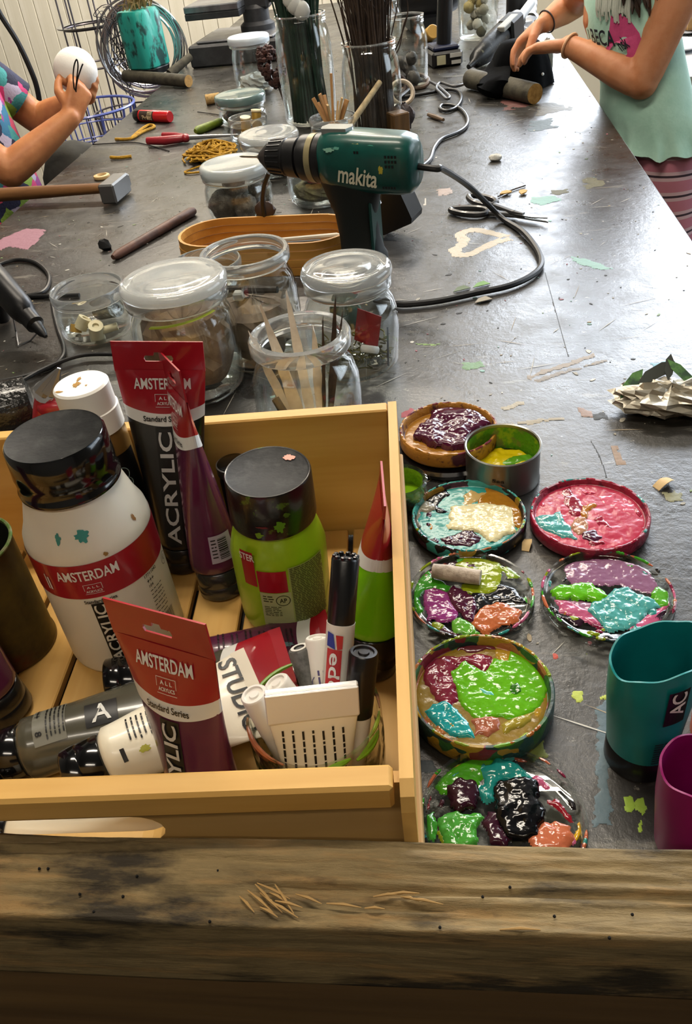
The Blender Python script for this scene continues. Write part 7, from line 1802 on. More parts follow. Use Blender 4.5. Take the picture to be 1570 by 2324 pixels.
# ------------------------------------------------------------------ far middle and right part of the table
# cordless drill standing on its battery
cd = thing('cordless_drill', 'black cordless drill standing on its battery near the far hands', 'drill', (0.02, 2.52, 0), 0.25)
MB().box((-0.042, -0.05, 0), (0.042, 0.05, 0.038), bev=0.006).build('battery', m_db, cd, 0)
mb = MB(); mb.box((-0.03, -0.0515, 0.008), (-0.006, -0.05, 0.03)); mb.build('cream_sticker', mat('cream_sticker', 'b5b08e', 0.5), cd, 0)
mb = MB(); mb.box((0.006, -0.0515, 0.022), (0.038, -0.05, 0.032)); mb.build('white_sticker', mat('pale_sticker', 'c2c2bc', 0.5), cd, 0)
mb = MB(); mb.box((0.01, -0.0515, 0.006), (0.036, -0.05, 0.015)); mb.build('white_sticker', mat('pale_sticker', 'c2c2bc', 0.5), cd, 0)
MB().box((-0.036, -0.04, 0.038), (0.036, 0.04, 0.05), bev=0.004).build('battery_mount', mat('dark_blue_plastic', '151d3a', 0.4), cd, 0)
MB().loft([[(x0 + 0.02 * math.cos(a), 0.024 * math.sin(a), z) for a in [2 * math.pi * i / 20 for i in range(20)]] for x0, z in ((0.004, 0.05), (0.006, 0.1), (0.01, 0.16), (0.012, 0.19))]).build('handle', m_db, cd, 60)
MB().loft([ringx(x, r_, r_, 0.215, 28) for x, r_ in ((-0.1, 0.02), (-0.085, 0.03), (-0.02, 0.033), (0.05, 0.034), (0.075, 0.026), (0.08, 0.02), (0.11, 0.018))]).build('motor_housing', m_db, cd, 50)
# large black machine behind
bm = thing('black_grinder', 'bulky black bench machine at the far end of the table', 'machine', (-0.03, 3.12, 0), 0.2)
MB().loft([ringx(x, a, b, 0.12, 28) for x, a, b in ((-0.1, 0.05, 0.055), (-0.09, 0.075, 0.08), (-0.03, 0.085, 0.09), (0.05, 0.085, 0.09), (0.1, 0.07, 0.075), (0.11, 0.05, 0.055))]).build('motor', m_db, bm, 50)
MB().box((-0.06, -0.06, 0), (0.07, 0.06, 0.05), bev=0.01).build('foot', m_db, bm, 0)
MB().tube(spline([(0.09, -0.02, 0.1), (0.13, -0.05, 0.14), (0.12, -0.06, 0.2), (0.06, -0.05, 0.22)], 5), 0.008, 8).build('hose', mat('blue_black_hose', '1a2238', 0.4), bm)
o = MB().lathe([(0, -0.03), (0.018, -0.03), (0.02, -0.028), (0.02, 0.028), (0.018, 0.03), (0, 0.03)], 20).build('amber_knob', mat('amber_wood', 'a5803a', 0.5)); o.location = P(975, 78, 0.02); o.rotation_euler = (1.2, 0, 0.4); tag(o, 'round tan wooden dowel in front of the black machine', 'dowel')
# stack of wooden toy blocks / cork boxes behind the twigs
m_ow = wood('orange_wood', 'b5753a', '94592a', axis=0, scale=8)
ob = thing('wooden_arch_box', 'orange wooden box with arched front at the far end', 'box', (-0.2, 3.72, 0), 0.1)
MB().box((-0.1, -0.06, 0), (0.1, 0.06, 0.055), bev=0.004).build('body', m_ow, ob, 0)
MB().prism([(0.095 * math.cos(a), 0.055 + 0.075 * math.sin(a)) for a in np.linspace(0, math.pi, 17)], -0.055, 0.055, fn=lambda q: (q[0], q[2], q[1])).build('arched_top', wood('deep_orange_wood', 'a8642c', '8a4e20', axis=0, scale=8), ob, 40)
for i in range(5):
    o = MB().box((-0.05, -0.05, 0), (0.05, 0.05, 0.016), bev=0.002).build('wooden_tile', wood('tan_tile_wood', 'a8865c', '86683f', axis=0, scale=10), None, 0); o.location = (-0.055, 3.45, i * 0.0165); o.rotation_euler = (0, 0, 0.1 + 0.05 * i); tag(o, ['lowest', 'second', 'middle', 'fourth', 'topmost'][i] + ' square wooden tile of the stack at the far end', 'tile', 'stack of wooden tiles')
jar('pale screw-top jar at the far end beside the wooden box', (-0.2, 3.22, 0), 0.06, 0.14, neck=0.86, rimr=0.054, lid=mat('pale_screw_lid', 'c2ccd4', 0.25), thread=True)
jar('pale jar standing behind the clear screw-neck jar', (-0.155, 2.95, 0), 0.055, 0.12, neck=0.86, rimr=0.05, lid=mat('pale_screw_lid', 'c2ccd4', 0.25), thread=True)
# big moss jar
mj = jar('large glass jar full of pebbles and moss at the far end', (0.13, 2.86, 0), 0.06, 0.2, neck=0.9, rimr=0.055)
rg = random.Random(6)
for i in range(26):
    a = rg.uniform(0, 6.28); d = 0.034 * math.sqrt(rg.random()); z = 0.022 + 0.0062 * i; r_ = rg.uniform(0.012, 0.018); c_ = rg.choice(('6a6450', '8a8574', '4a4632', '2c2c26', '9a8a5a', 'b5b0a2'))
    o = MB().ball((0, 0, 0), r_, 12, noise=0.1, seed=i).build('pebble', mat('pebble_' + c_, c_, 0.8), None); o.location = (0.13 + d * math.cos(a), 2.86 + d * math.sin(a), z); tag(o, 'mottled pebble inside the large far jar', 'pebble', 'pebbles in the large jar')
# second glue gun leaning over a block
g0, g1 = P(1063, 152, 0.014), PY(1180, 40, 2.62)
g2 = thing('hot_glue_gun', 'speckled black glue gun lying slantwise behind the black cloth', 'glue gun', g0, basis((0, 0, 1), g1 - g0)); L = (g1 - g0).length
m_spk = mat('speckled_black', '17191a', 0.4, var=(120, '5a5a4c', 0.6, 0.68), bump=(80, 0.2))
MB().loft([[(a_ * math.cos(2 * math.pi * i / 20), b_ * math.sin(2 * math.pi * i / 20), z) for i in range(20)] for z, a_, b_ in ((0, 0.006, 0.006), (L * .1, 0.009, 0.009), (L * .13, 0.02, 0.018), (L * .3, 0.03, 0.027), (L * .8, 0.032, 0.028), (L * .95, 0.026, 0.024), (L, 0.018, 0.016))]).build('barrel', m_spk, g2, 50)
MB().box((-0.03, -0.012, L * 0.62), (0.034, -0.034, L * 0.85) if False else (0.034, 0.036, L * 0.85), bev=0.006).build('grip_block', m_db, g2, 0)
MB().box((0.0225, 0.008, L * 0.5), (0.0355, 0.03, L * 0.78), bev=0.002).build('grey_label', mat('grey_label', '8f8f8a', 0.5), g2, 0)
MB().tube([(0, 0, L), (0.01, 0.0, L + 0.07)], 0.012, 12).build('white_glue_rod', mat('white_rod', 'd9dce0', 0.35), g2)
# log under black cloth
log('grey log lying under the black felt cloth, with yellow cut end', P(1066, 178, 0.023), P(1214, 213, 0.021), 0.0215)
bc = P(1180, 205, 0.0)
felt = thing('black_felt_cloth', 'black felt cloth draped in a hump over the log', 'cloth', (bc.x, bc.y, 0)); m_felt = mat('black_felt', '08090b', 0.95, spec=0.08, bump=(60, 0.3))
V = []; F = []; n, seg = 12, 36
for i in range(n + 1):
    s_ = i / n
    for k_ in range(seg):
        a = 2 * math.pi * k_ / seg; rr = 0.078 * s_ ** 0.55 * (1 + 0.08 * math.sin(5 * a + 1) * s_); zz = 0.098 * (1 - s_ ** 2.4) + 0.002
        V.append((rr * math.cos(a), rr * math.sin(a) * 0.75 + 0.04, zz))
for i in range(n):
    for k_ in range(seg):
        k2 = (k_ + 1) % seg; F.append((i * seg + k_, (i + 1) * seg + k_, (i + 1) * seg + k2, i * seg + k2))
MB().add(V, F).build('hump', m_felt, felt, 60)
fb = [PY(1165, 128, bc.y + 0.05), PY(1140, 140, bc.y + 0.03), PY(1125, 165, bc.y + 0.01), P(1118, 195, 0.03), P(1112, 214, 0.008)]
MB().tube(spline([p - felt.location for p in fb], 4), [0.02, 0.024, 0.028, 0.031, 0.033, 0.034, 0.036, 0.037, 0.038, 0.038, 0.038, 0.038, 0.037, 0.036, 0.034, 0.03, 0.024], 14, flat=0.3).build('flap', m_felt, felt, 60)
MB().ball((0.066, 0.075, 0.045), 0.045, 14, noise=0.1, seed=4, sz=(0.35, 0.8, 1)).build('wool_edge', mat('grey_felt_wool', '7a766c', 0.95, bump=(200, 0.6)), felt)
MB().ball((0.05, -0.002, 0.03), 0.0035, 8).build('white_bead', mat('white_bead', 'e0e0e0', 0.3), felt)
o = MB().ball((0, 0, 0), 0.009, 10, noise=0.1, seed=1, sz=(1.5, 1, 0.7)).build('white_tuft', mat('white_fluff', 'c9c8c2', 0.95)); o.location = P(1124, 357, 0.006); tag(o, 'tiny tuft of white wool on the bare table', 'wool')
# far-end small clutter: white tubes and a red/black bottle
rb = thing('red_black_bottle', 'black bottle with red top at the far end of the table', 'bottle', (0.27, 3.15, 0))
MB().lathe([(0, 0), (0.034, 0), (0.036, 0.004), (0.036, 0.13), (0.02, 0.16), (0, 0.16)], 24).build('body', m_db, rb); MB().lathe([(0, 0.16), (0.022, 0.158), (0.022, 0.2), (0, 0.2)], 24).build('top', mat('bottle_red', 'a01820', 0.35), rb)
a, b = Vector((0.3, 3.0, 0.018)), Vector((0.34, 3.35, 0.02))
st = thing('striped_tube', 'grey and white striped tube lying at the far right of the table', 'tube', a, basis((0, 0, 1), b - a)); L = (b - a).length
for i in range(6):
    MB().lathe([(0.016, L * i / 6), (0.016, L * (i + 1) / 6)], 20).build('band', [mat('tube_white', 'd0d0cc', 0.4), m_db][i % 2], st)
o = crumple('white_paper_heap', 'heap of crumpled white paper at the far right of the table', 'paper', (0.24, 2.83, 0), 0.06, 0.05, 0.028, mat('white_paper', 'dcdde0', 0.7), 12)

# ------------------------------------------------------------------ behind the girl: counter, crates
m_ctr = mat('white_counter', 'd2d3d4', 0.3); m_ctre = mat('counter_edge', 'a8a498', 0.5); m_dark = wood('dark_crate_wood', '3a3022', '261f16', axis=0, scale=6)
ct_ = thing('white_counter', 'white side counter behind the girl', 'counter', (1.6, 2.62, FZ))
MB().box((-1.0, -0.36, -FZ - 0.065), (1.2, 0.36, -FZ - 0.03), bev=0.002).build('top', m_ctr, ct_, 0)
MB().box((-1.0, -0.372, -FZ - 0.085), (1.2, -0.361, -FZ - 0.03)).build('front_edge', m_ctre, ct_, 0)
for x in (-0.95, 0.1, 1.15):
    MB().box((x - 0.03, -0.3, 0), (x + 0.03, 0.3, -FZ - 0.066)).build('support', m_dark, ct_, 0)
MB().box((-0.98, 0.3, 0), (1.18, 0.33, -FZ - 0.066)).build('back_board', mat('dark_grey_board', '26262a', 0.7), ct_, 0)
zc_ = -0.03
pt = thing('plate', 'white plate with dark crumbs on the counter behind the girl', 'plate', (P(1530, 112, zc_).x, P(1530, 112, zc_).y, zc_))
MB().lathe([(0, 0.001), (0.05, 0), (0.085, 0.012), (0.086, 0.015), (0.05, 0.005), (0, 0.004)], 40).build('dish', mat('white_china', 'd8d9de', 0.25), pt)
MB().ball((-0.03, 0.01, 0.012), 0.022, 12, noise=0.2, seed=5, sz=(1.2, 1, 0.6)).build('crumbs', mat('dark_crumbs', '4a3c34', 0.9), pt)
tp_ = MB().box((-0.3, -0.1, 0), (0.3, 0.12, 0.006)).build('black_tray', mat('black_tray_plastic', '141414', 0.5), None, 0); tp_.location = (1.02, 2.72, zc_); tag(tp_, 'flat black tray on the counter behind the plate', 'tray')
for (x, y, w_, h_, c_, lb) in ((0.82, 2.86, 0.09, 0.14, 'b08a5a', 'tall pale wooden crate on the far counter'), (1.02, 2.88, 0.1, 0.09, 'c4a878', 'low pale wooden crate on the far counter'), (1.22, 2.9, 0.08, 0.16, '9a7444', 'brown wooden crate on the far counter')):
    t = thing('wooden_crate', lb, 'crate', (x, y, zc_)); mm = wood('crate_' + c_, c_, '7d5c34', axis=0, scale=8)
    for z in range(3):
        MB().box((-w_, -0.06, 0.002 + z * h_ / 3), (w_, -0.052, (z + 1) * h_ / 3 - 0.004)).build('slat', mm, t, 0)
    MB().box((-w_, -0.052, 0), (w_, 0.05, 0.008)).build('bottom', mm, t, 0)
    for sx in (-1, 1):
        MB().box((sx * w_ - 0.004, -0.052, 0), (sx * w_ + 0.004, 0.05, h_)).build('end', mm, t, 0)
pt2 = thing('plate', 'second white plate on the counter at the right edge of the picture', 'plate', (P(1585, 72, zc_).x, P(1585, 72, zc_).y, zc_)); MB().lathe([(0, 0.001), (0.05, 0), (0.085, 0.012), (0.086, 0.015), (0.05, 0.005), (0, 0.004)], 40).build('dish', mat('white_china', 'd8d9de', 0.25), pt2)
# dark crates on the floor right of the table
for i, (x, y, z, sx, sy, sz, lb) in enumerate(((1.02, 1.74, FZ, 0.2, 0.26, 0.32, 'dark wooden floor crate nearest the yellow stool'), (1.05, 1.78, FZ + 0.322, 0.18, 0.22, 0.2, 'dark wooden crate stacked on the floor crate'), (0.95, 1.1, FZ, 0.24, 0.2, 0.26, 'low dark wooden crate at the right edge of the floor'))):
    t = thing('dark_crate', lb, 'crate', (x, y, z), 0.05 * i)
    for k_ in range(4):
        for s_ in (-1, 1):
            MB().box((-sx, s_ * sy - 0.006, 0.004 + k_ * sz / 4), (sx, s_ * sy + 0.006, (k_ + 1) * sz / 4 - 0.006)).build('slat', m_dark, t, 0)
            MB().box((s_ * sx - 0.006, -sy, 0.004 + k_ * sz / 4), (s_ * sx + 0.006, sy, (k_ + 1) * sz / 4 - 0.006)).build('slat', m_dark, t, 0)
    MB().box((-sx, -sy, 0), (sx, sy, 0.004)).build('bottom', m_dark, t, 0)
ys = thing('yellow_stool', 'yellow wooden stool beside the girl', 'stool', (0.66, 1.66, FZ)); m_yel = mat('yellow_paint', 'b58a1c', 0.5, var=(20, '8f6c14', 0.4, 0.65))
MB().box((-0.1, -0.12, 0.43), (0.1, 0.12, 0.46), bev=0.006).build('seat', m_yel, ys, 0)
for sx in (-1, 1):
    for sy in (-1, 1):
        MB().box((sx * 0.08 - 0.018, sy * 0.1 - 0.018, 0), (sx * 0.08 + 0.018, sy * 0.1 + 0.018, 0.43), bev=0.003).build('leg', m_yel, ys, 0)
# ------------------------------------------------------------------ people
def chain(mb, pts, rs, sub=4):
    """Overlapping round tapered limb through the joints."""
    pts = [Vector(p) for p in pts]
    P_ = []; R_ = []
    for i in range(len(pts) - 1):
        for k_ in range(sub):
            s_ = k_ / sub; P_.append(pts[i].lerp(pts[i + 1], s_)); R_.append(rs[i] + (rs[i + 1] - rs[i]) * s_)
    P_.append(pts[-1]); R_.append(rs[-1])
    mb.tube(P_, R_, 14)
    mb.ball(pts[0], rs[0] * 0.99, 14); mb.ball(pts[-1], rs[-1] * 0.99, 14)
    for p, r in zip(pts[1:-1], rs[1:-1]):
        mb.ball(p, r * 0.99, 14)


def hand(mb, wrist, fwd, palm, thumb_side, curl, s=1.0, spread=0.12, thumb_in=0.5):
    """Hand: palm, four unequal bent fingers, thumb leaving the side of the palm. palm = direction the palm faces."""
    f = Vector(fwd).normalized(); n = Vector(palm); n = (n - f * n.dot(f)).normalized(); sd_ = Vector(thumb_side); sd_ = (sd_ - f * sd_.dot(f) - n * sd_.dot(n)).normalized()
    W_ = Vector(wrist); pl_ = 0.058 * s; r = 0.0086 * s; kn = []
    for i, off in enumerate((0.021, 0.0075, -0.0065, -0.0195)):
        k_ = W_ + f * (pl_ - (0.0, -0.002, 0.001, 0.006)[i] * s) + sd_ * off * s - n * 0.001; kn.append(k_)
        chain(mb, [W_ + sd_ * off * 0.62 * s, W_.lerp(k_, 0.55) + sd_ * off * 0.1 * s, k_], [0.0125 * s, 0.0125 * s, 0.0098 * s], 3)
    for i, L in enumerate((0.052, 0.058, 0.054, 0.042)):
        p = kn[i]; ang = 0.0; pts = [p]; d = (f + sd_ * spread * (0.9, 0.25, -0.3, -0.8)[i]).normalized()
        c3 = curl[i] if isinstance(curl[0], (tuple, list)) else curl
        for j, fr in enumerate((0.45, 0.31, 0.24)):
            ang += c3[j]; q = (d * math.cos(ang) + n * math.sin(ang)).normalized(); p = p + q * L * fr * s; pts.append(p)
        chain(mb, pts, [r, r * 0.93, r * 0.85, r * 0.7], 3)
    b = W_ + f * 0.014 * s + sd_ * 0.017 * s + n * 0.004
    t1 = b + (f * 0.55 + sd_ * 0.55 + n * 0.5 * thumb_in).normalized() * 0.032 * s; t2 = t1 + (f * 0.85 + sd_ * 0.1 + n * 0.6 * thumb_in).normalized() * 0.026 * s; t3 = t2 + (f * 0.9 - sd_ * 0.15 + n * 0.5 * thumb_in).normalized() * 0.02 * s
    chain(mb, [b, t1, t2, t3], [0.0135 * s, 0.0108 * s, 0.0092 * s, 0.0072 * s], 3)
    return kn


def flesh(name, mb, m, parent, voxel=0.0042, smooth=5):
    """Fuse the overlapping limbs into one continuous skin."""
    me = bpy.data.meshes.new(name); me.from_pydata(mb.v, [], mb.f); o = bpy.data.objects.new(name, me); COL.objects.link(o)
    r = o.modifiers.new('fuse', 'REMESH'); r.mode = 'VOXEL'; r.voxel_size = voxel
    s_ = o.modifiers.new('soften', 'SMOOTH'); s_.factor = 0.5; s_.iterations = smooth
    dg = bpy.context.evaluated_depsgraph_get(); ev = o.evaluated_get(dg); out = bpy.data.meshes.new_from_object(ev, depsgraph=dg)
    bpy.data.objects.remove(o); out.name = name; out.materials.clear(); out.materials.append(m)
    return link(name, out, parent, 180)


def head(mb, c, s, f, sidev):
    """Head with brow, cheeks, nose, chin, ears added to the body mass; c = centre of the skull."""
    f = Vector(f).normalized(); sv = Vector(sidev).normalized(); u = Vector((0, 0, 1)); c = Vector(c)
    mb.ball(c + u * 0.01 * s, 0.085 * s, 22, sz=(0.95, 0.95, 1.1)); mb.ball(c + f * 0.018 * s - u * 0.04 * s, 0.062 * s, 18, sz=(0.95, 0.95, 1.05)); mb.ball(c + f * 0.05 * s - u * 0.085 * s, 0.024 * s, 12)
    chain(mb, [c + f * 0.083 * s + u * 0.005 * s, c + f * 0.098 * s - u * 0.025 * s], [0.007 * s, 0.0115 * s], 2)
    for e in (-1, 1):
        mb.ball(c + sv * e * 0.085 * s - u * 0.01 * s, 0.02 * s, 10, sz=(0.6, 0.6, 1.3)); mb.ball(c + f * 0.072 * s + sv * e * 0.032 * s + u * 0.022 * s, 0.013 * s, 10)


def face(parent, c, s, f, sidev):
    f = Vector(f).normalized(); sv = Vector(sidev).normalized(); u = Vector((0, 0, 1)); c = Vector(c)
    for e in (-1, 1):
        p = c + f * 0.0835 * s + sv * e * 0.031 * s + u * 0.004 * s
        MB().ball(p, 0.0085 * s, 12).build('eye', mat('eye_white', 'd9d6d0', 0.3), parent); MB().ball(p + f * 0.0055 * s, 0.0042 * s, 10).build('iris', mat('brown_iris', '3a2618', 0.25), parent)
    MB().tube([c + f * 0.079 * s - u * 0.056 * s + sv * x for x in (-0.02 * s, 0.0, 0.02 * s)], [0.002 * s, 0.0048 * s, 0.002 * s], 8).build('mouth', mat('lips', 'a8625a', 0.5), parent)


def garment(name, rings, m, parent, thick=0.0025, smooth=180):
    n = len(rings[0]); ins = []
    for r in rings:
        cx = sum((Vector(q) for q in r), Vector()) / n; ins.append([Vector(q) + (cx - Vector(q)).normalized() * thick for q in r])
    mb_ = MB(); allr = rings + ins[::-1] + [rings[0]]
    V = [q for r in allr for q in r]; F = []
    for i in range(len(allr) - 1):
        for k_ in range(n):
            k2 = (k_ + 1) % n; F.append((i * n + k_, i * n + k2, (i + 1) * n + k2, (i + 1) * n + k_))
    mb_.add(V, F); return mb_.build(name, m, parent, smooth)


def ell(c, f, sv, a, b, n=48, fn=None):
    """Ring around c: a half width across (sv), b half depth along f. fn(theta) -> factor; theta 0 = front."""
    out = []
    for k_ in range(n):
        th = 2 * math.pi * k_ / n; q = fn(th) if fn else 1; out.append(Vector(c) + Vector(sv) * (a * q * math.sin(th)) + Vector(f) * (b * q * math.cos(th)))
    return out


m_skin = mat('warm_skin', 'c08560', 0.5, sss=0.15, spec=0.35, var=(30, 'b5764f', 0.42, 0.68), bump=(260, 0.05))
m_skin2 = mat('tanned_skin', 'bd7f52', 0.5, sss=0.15, spec=0.35, var=(30, 'b07048', 0.42, 0.68), bump=(260, 0.05))
m_nail = mat('nail', 'd6a58c', 0.35)

# ---- person at the right, mint top
girl = thing('person', 'person in mint sleeveless top and pink striped shorts, hands working on something small', 'person', (0.46, 1.93, FZ))
go = Vector((0.46, 1.93, FZ)); gl = lambda *p: Vector(p) - go
f = Vector((-0.76, -0.65, 0)).normalized(); lf = Vector((-f.y, f.x, 0))          # facing, her left
hip = Vector((0.462, 1.93, -0.10)); waist = Vector((0.435, 1.945, 0.03)); chest = Vector((0.392, 1.975, 0.16)); neck = Vector((0.385, 1.985, 0.262)); skull = Vector((0.352, 1.962, 0.365))
B = MB(); L_ = lambda p: Vector(p) - go
for sx in (-1, 1):
    chain(B, [L_(hip + lf * sx * 0.035), L_(waist + lf * sx * 0.032), L_(chest + lf * sx * 0.038), L_(chest + Vector((0, 0, 0.055)) + lf * sx * 0.04)], [0.068, 0.056, 0.062, 0.045], 4)
    hipj = hip + lf * sx * 0.05 + Vector((0, 0, -0.02)); foot = Vector((0.47, 1.93, FZ + 0.035)) + lf * sx * 0.07
    knee = hipj.lerp(foot, 0.5) + f * 0.02
    chain(B, [L_(hipj), L_(knee), L_(knee.lerp(foot, 0.35) - f * 0.012), L_(foot + Vector((0, 0, 0.02)))], [0.058, 0.042, 0.04, 0.027], 5); chain(B, [L_(foot - f * 0.03), L_(foot + f * 0.07), L_(foot + f * 0.1)], [0.03, 0.03, 0.022], 3)
chain(B, [L_(chest + Vector((0, 0, 0.06))), L_(neck), L_(skull - Vector((0, 0, 0.06)))], [0.045, 0.034, 0.034], 3)
head(B, L_(skull), 0.95, f, lf)
sl_, el_, wl_ = chest + lf * 0.112 + Vector((0.01, -0.005, 0.052)), Vector((0.412, 1.868, 0.050)), Vector((0.281, 1.985, 0.107))
chain(B, [L_(chest + Vector((0, 0, 0.05)) + lf * 0.05), L_(sl_)], [0.045, 0.041], 3); chain(B, [L_(sl_), L_(sl_.lerp(el_, 0.5)), L_(el_), L_(el_.lerp(wl_, 0.3)), L_(wl_)], [0.041, 0.037, 0.034, 0.034, 0.0215], 5)
sr_, er_, wr_ = chest - lf * 0.112 + Vector((0, 0, 0.05)), Vector((0.318, 2.19, 0.158)), Vector((0.246, 2.135, 0.132))
chain(B, [L_(chest + Vector((0, 0, 0.05)) - lf * 0.05), L_(sr_)], [0.045, 0.04], 3); chain(B, [L_(sr_), L_(sr_.lerp(er_, 0.5)), L_(er_), L_(er_.lerp(wr_, 0.4)), L_(wr_)], [0.04, 0.036, 0.033, 0.031, 0.0215], 5)
hand(B, L_(wl_ + Vector((-0.012, 0.008, 0.001))), Vector((-0.92, 0.42, -0.06)), Vector((-0.05, -0.1, -1)), Vector((-0.3, -0.9, 0)) * -1, ((0.35, 0.5, 0.35), (0.3, 0.5, 0.4), (0.32, 0.55, 0.4), (0.35, 0.55, 0.4)), 0.98, 0.05, 0.1)
hand(B, L_(wr_ + Vector((-0.012, -0.004, -0.004))), Vector((-0.78, -0.2, -0.60)), Vector((0.45, -0.35, -0.55)), Vector((0.2, -1.0, 0.1)), ((0.3, 0.45, 0.3), (0.35, 0.5, 0.35), (0.4, 0.5, 0.4), (0.45, 0.55, 0.4)), 0.98, 0.08, 0.8)
flesh('body', B, m_skin, girl, 0.0040, 5)
face(girl, L_(skull), 0.95, f, lf)
m_mint = mat('mint_cotton', 'a9cfbe', 0.8, var=(12, '98c2b0', 0.4, 0.65), bump=(180, 0.15), sheen=0.1)
rings = []
for c_, a_, b_, q in ((Vector((0.474, 1.925, -0.088)), 0.128, 0.104, 1), (Vector((0.472, 1.926, -0.076)), 0.122, 0.099, 0.8), (Vector((0.466, 1.929, -0.058)), 0.114, 0.092, 0.35), (hip + Vector((0.0, 0.0, 0.062)), 0.110, 0.088, 0.1), (hip.lerp(waist, 0.7), 0.107, 0.083, 0), (waist + Vector((0, 0, 0.0)), 0.100, 0.076, 0), (waist.lerp(chest, 0.4), 0.101, 0.075, 0), (waist.lerp(chest, 0.8), 0.105, 0.074, 0), (chest + Vector((0, 0, 0.03)), 0.103, 0.070, 0), (chest + Vector((0, 0, 0.055)), 0.092, 0.062, 0), (chest + Vector((0, 0, 0.08)), 0.066, 0.052, 0)):
    rings.append(ell(L_(c_), f, lf, a_, b_, 96, fn=lambda th, q=q: 1 + 0.05 * q * math.sin(15 * th) + 0.02 * q * math.sin(23 * th + 1) + 0.012 * math.sin(4 * th + 2) * (1 - q)))
rings[0] = [v + Vector((0, 0, 0.004 * math.sin(i * 0.55) + 0.0025 * math.sin(i * 1.05 + 1))) for i, v in enumerate(rings[0])]
garment('sleeveless_top', rings, m_mint, girl)


def shirt(u, z, off=0.003):
    """Point on the front of the top: u metres to her left, z height."""
    prof_ = [(hip.lerp(waist, 0.6), 0.107, 0.083), (waist, 0.100, 0.076), (waist.lerp(chest, 0.4), 0.101, 0.075), (waist.lerp(chest, 0.8), 0.105, 0.074), (chest + Vector((0, 0, 0.03)), 0.103, 0.070), (chest + Vector((0, 0, 0.055)), 0.092, 0.062)]
    for (c0, a0, b0), (c1, a1, b1) in zip(prof_, prof_[1:]):
        if c0.z <= z <= c1.z:
            t_ = (z - c0.z) / (c1.z - c0.z); break
    else:
        c0, a0, b0 = prof_[-1]; c1, a1, b1 = prof_[-1]; t_ = 0
    c_ = c0.lerp(c1, t_); a_ = a0 + (a1 - a0) * t_ + off; b_ = b0 + (b1 - b0) * t_ + off; th = u / (0.5 * (a_ + b_)); k_ = 1 + 0.012 * math.sin(4 * th + 2)
    return L_(c_ + lf * (a_ * k_ * math.sin(th)) + f * (b_ * k_ * math.cos(th)))


mb = MB(); poly = [(0.0, 0.165), (0.012, 0.172), (0.035, 0.158), (0.052, 0.135), (0.055, 0.105), (0.05, 0.085), (0.03, 0.082), (0.008, 0.085), (0.022, 0.1), (0.024, 0.115), (0.005, 0.12), (-0.02, 0.098), (-0.03, 0.095), (-0.012, 0.115), (-0.004, 0.14)]
poly = [(x + 0.012, z) for x, z in poly]
from mathutils.geometry import tessellate_polygon
tri = tessellate_polygon([[Vector((x, z, 0)) for x, z in poly]])
mb.add([shirt(x, z, 0.0042) for x, z in poly], [tuple(t_) for t_ in tri]); mb.build('pink_print', mat('pink_print', 'c4487a', 0.7, var=(60, 'b03a6c', 0.4, 0.65)), girl, 180)
mb = MB(); letters(mb, 'BECA', 0.056, 0.028, lambda u, v: shirt(u, v, 0.0052), -0.012, 0.126); letters(mb, 'I', 0.003, 0.018, lambda u, v: shirt(u, v, 0.0052), -0.048, 0.128); letters(mb, 'o', 0.009, 0.012, lambda u, v: shirt(u, v, 0.0052), -0.03, 0.1); letters(mb, 'n', 0.009, 0.012, lambda u, v: shirt(u, v, 0.0052), -0.006, 0.099); letters(mb, 'nsk', 0.02, 0.022, lambda u, v: shirt(u, v, 0.0056), 0.03, 0.118, ang=0.5)
mb.build('dark_print', mat('dark_navy_print', '141c26', 0.6), girl, 0)
mb = MB(); fngr = random.Random(3)
for i in range(26):
    mb.tube(spline([shirt(-0.02 + i * 0.0026, 0.2, 0.004), shirt(-0.018 + i * 0.0026, 0.188 - fngr.uniform(0, 0.02), 0.006), shirt(-0.018 + i * 0.0026, 0.176 - fngr.uniform(0, 0.025), 0.004)], 3), 0.0016, 4)
mb.build('fringe_print', mat('pale_silver_fringe', 'b9bdb2', 0.6), girl)
m_short = mat('pink_shorts', 'c08a92', 0.8)
nt = m_short.node_tree; b_ = nt.nodes['Principled BSDF']; tc_ = _n(nt, 'ShaderNodeTexCoord'); sp_x = _n(nt, 'ShaderNodeSeparateXYZ'); nt.links.new(tc_.outputs['Object'], sp_x.inputs[0])
md = _n(nt, 'ShaderNodeMath', operation='PINGPONG'); md.inputs[1].default_value = 0.021; nt.links.new(sp_x.outputs['Z'], md.inputs[0])
cr_ = _n(nt, 'ShaderNodeValToRGB'); cr_.color_ramp.interpolation = 'CONSTANT'; cr_.color_ramp.elements[0].color = S('3a2a34'); cr_.color_ramp.elements[1].position = 0.11; cr_.color_ramp.elements[1].color = S('c9aab0')
e_ = cr_.color_ramp.elements.new(0.45); e_.color = S('b87484')
mr_ = _n(nt, 'ShaderNodeMath', operation='DIVIDE'); mr_.inputs[1].default_value = 0.021; nt.links.new(md.outputs[0], mr_.inputs[0]); nt.links.new(mr_.outputs[0], cr_.inputs[0]); nt.links.new(cr_.outputs[0], b_.inputs['Base Color'])
for sx in (-1, 1):
    rr_ = []
    for z, a_, w_ in ((-0.30, 0.068, 0.012), (-0.25, 0.069, 0.01), (-0.2, 0.071, 0.006), (-0.15, 0.074, 0.0), (-0.105, 0.078, -0.012), (-0.06, 0.072, -0.02)):
        c_ = Vector((0.463, 1.93, z)) + lf * sx * (0.05 + w_ * 0.5); rr_.append(ell(L_(c_), f, lf, a_ * 0.95, a_, 40))
    garment('shorts_leg', rr_, m_short, girl)
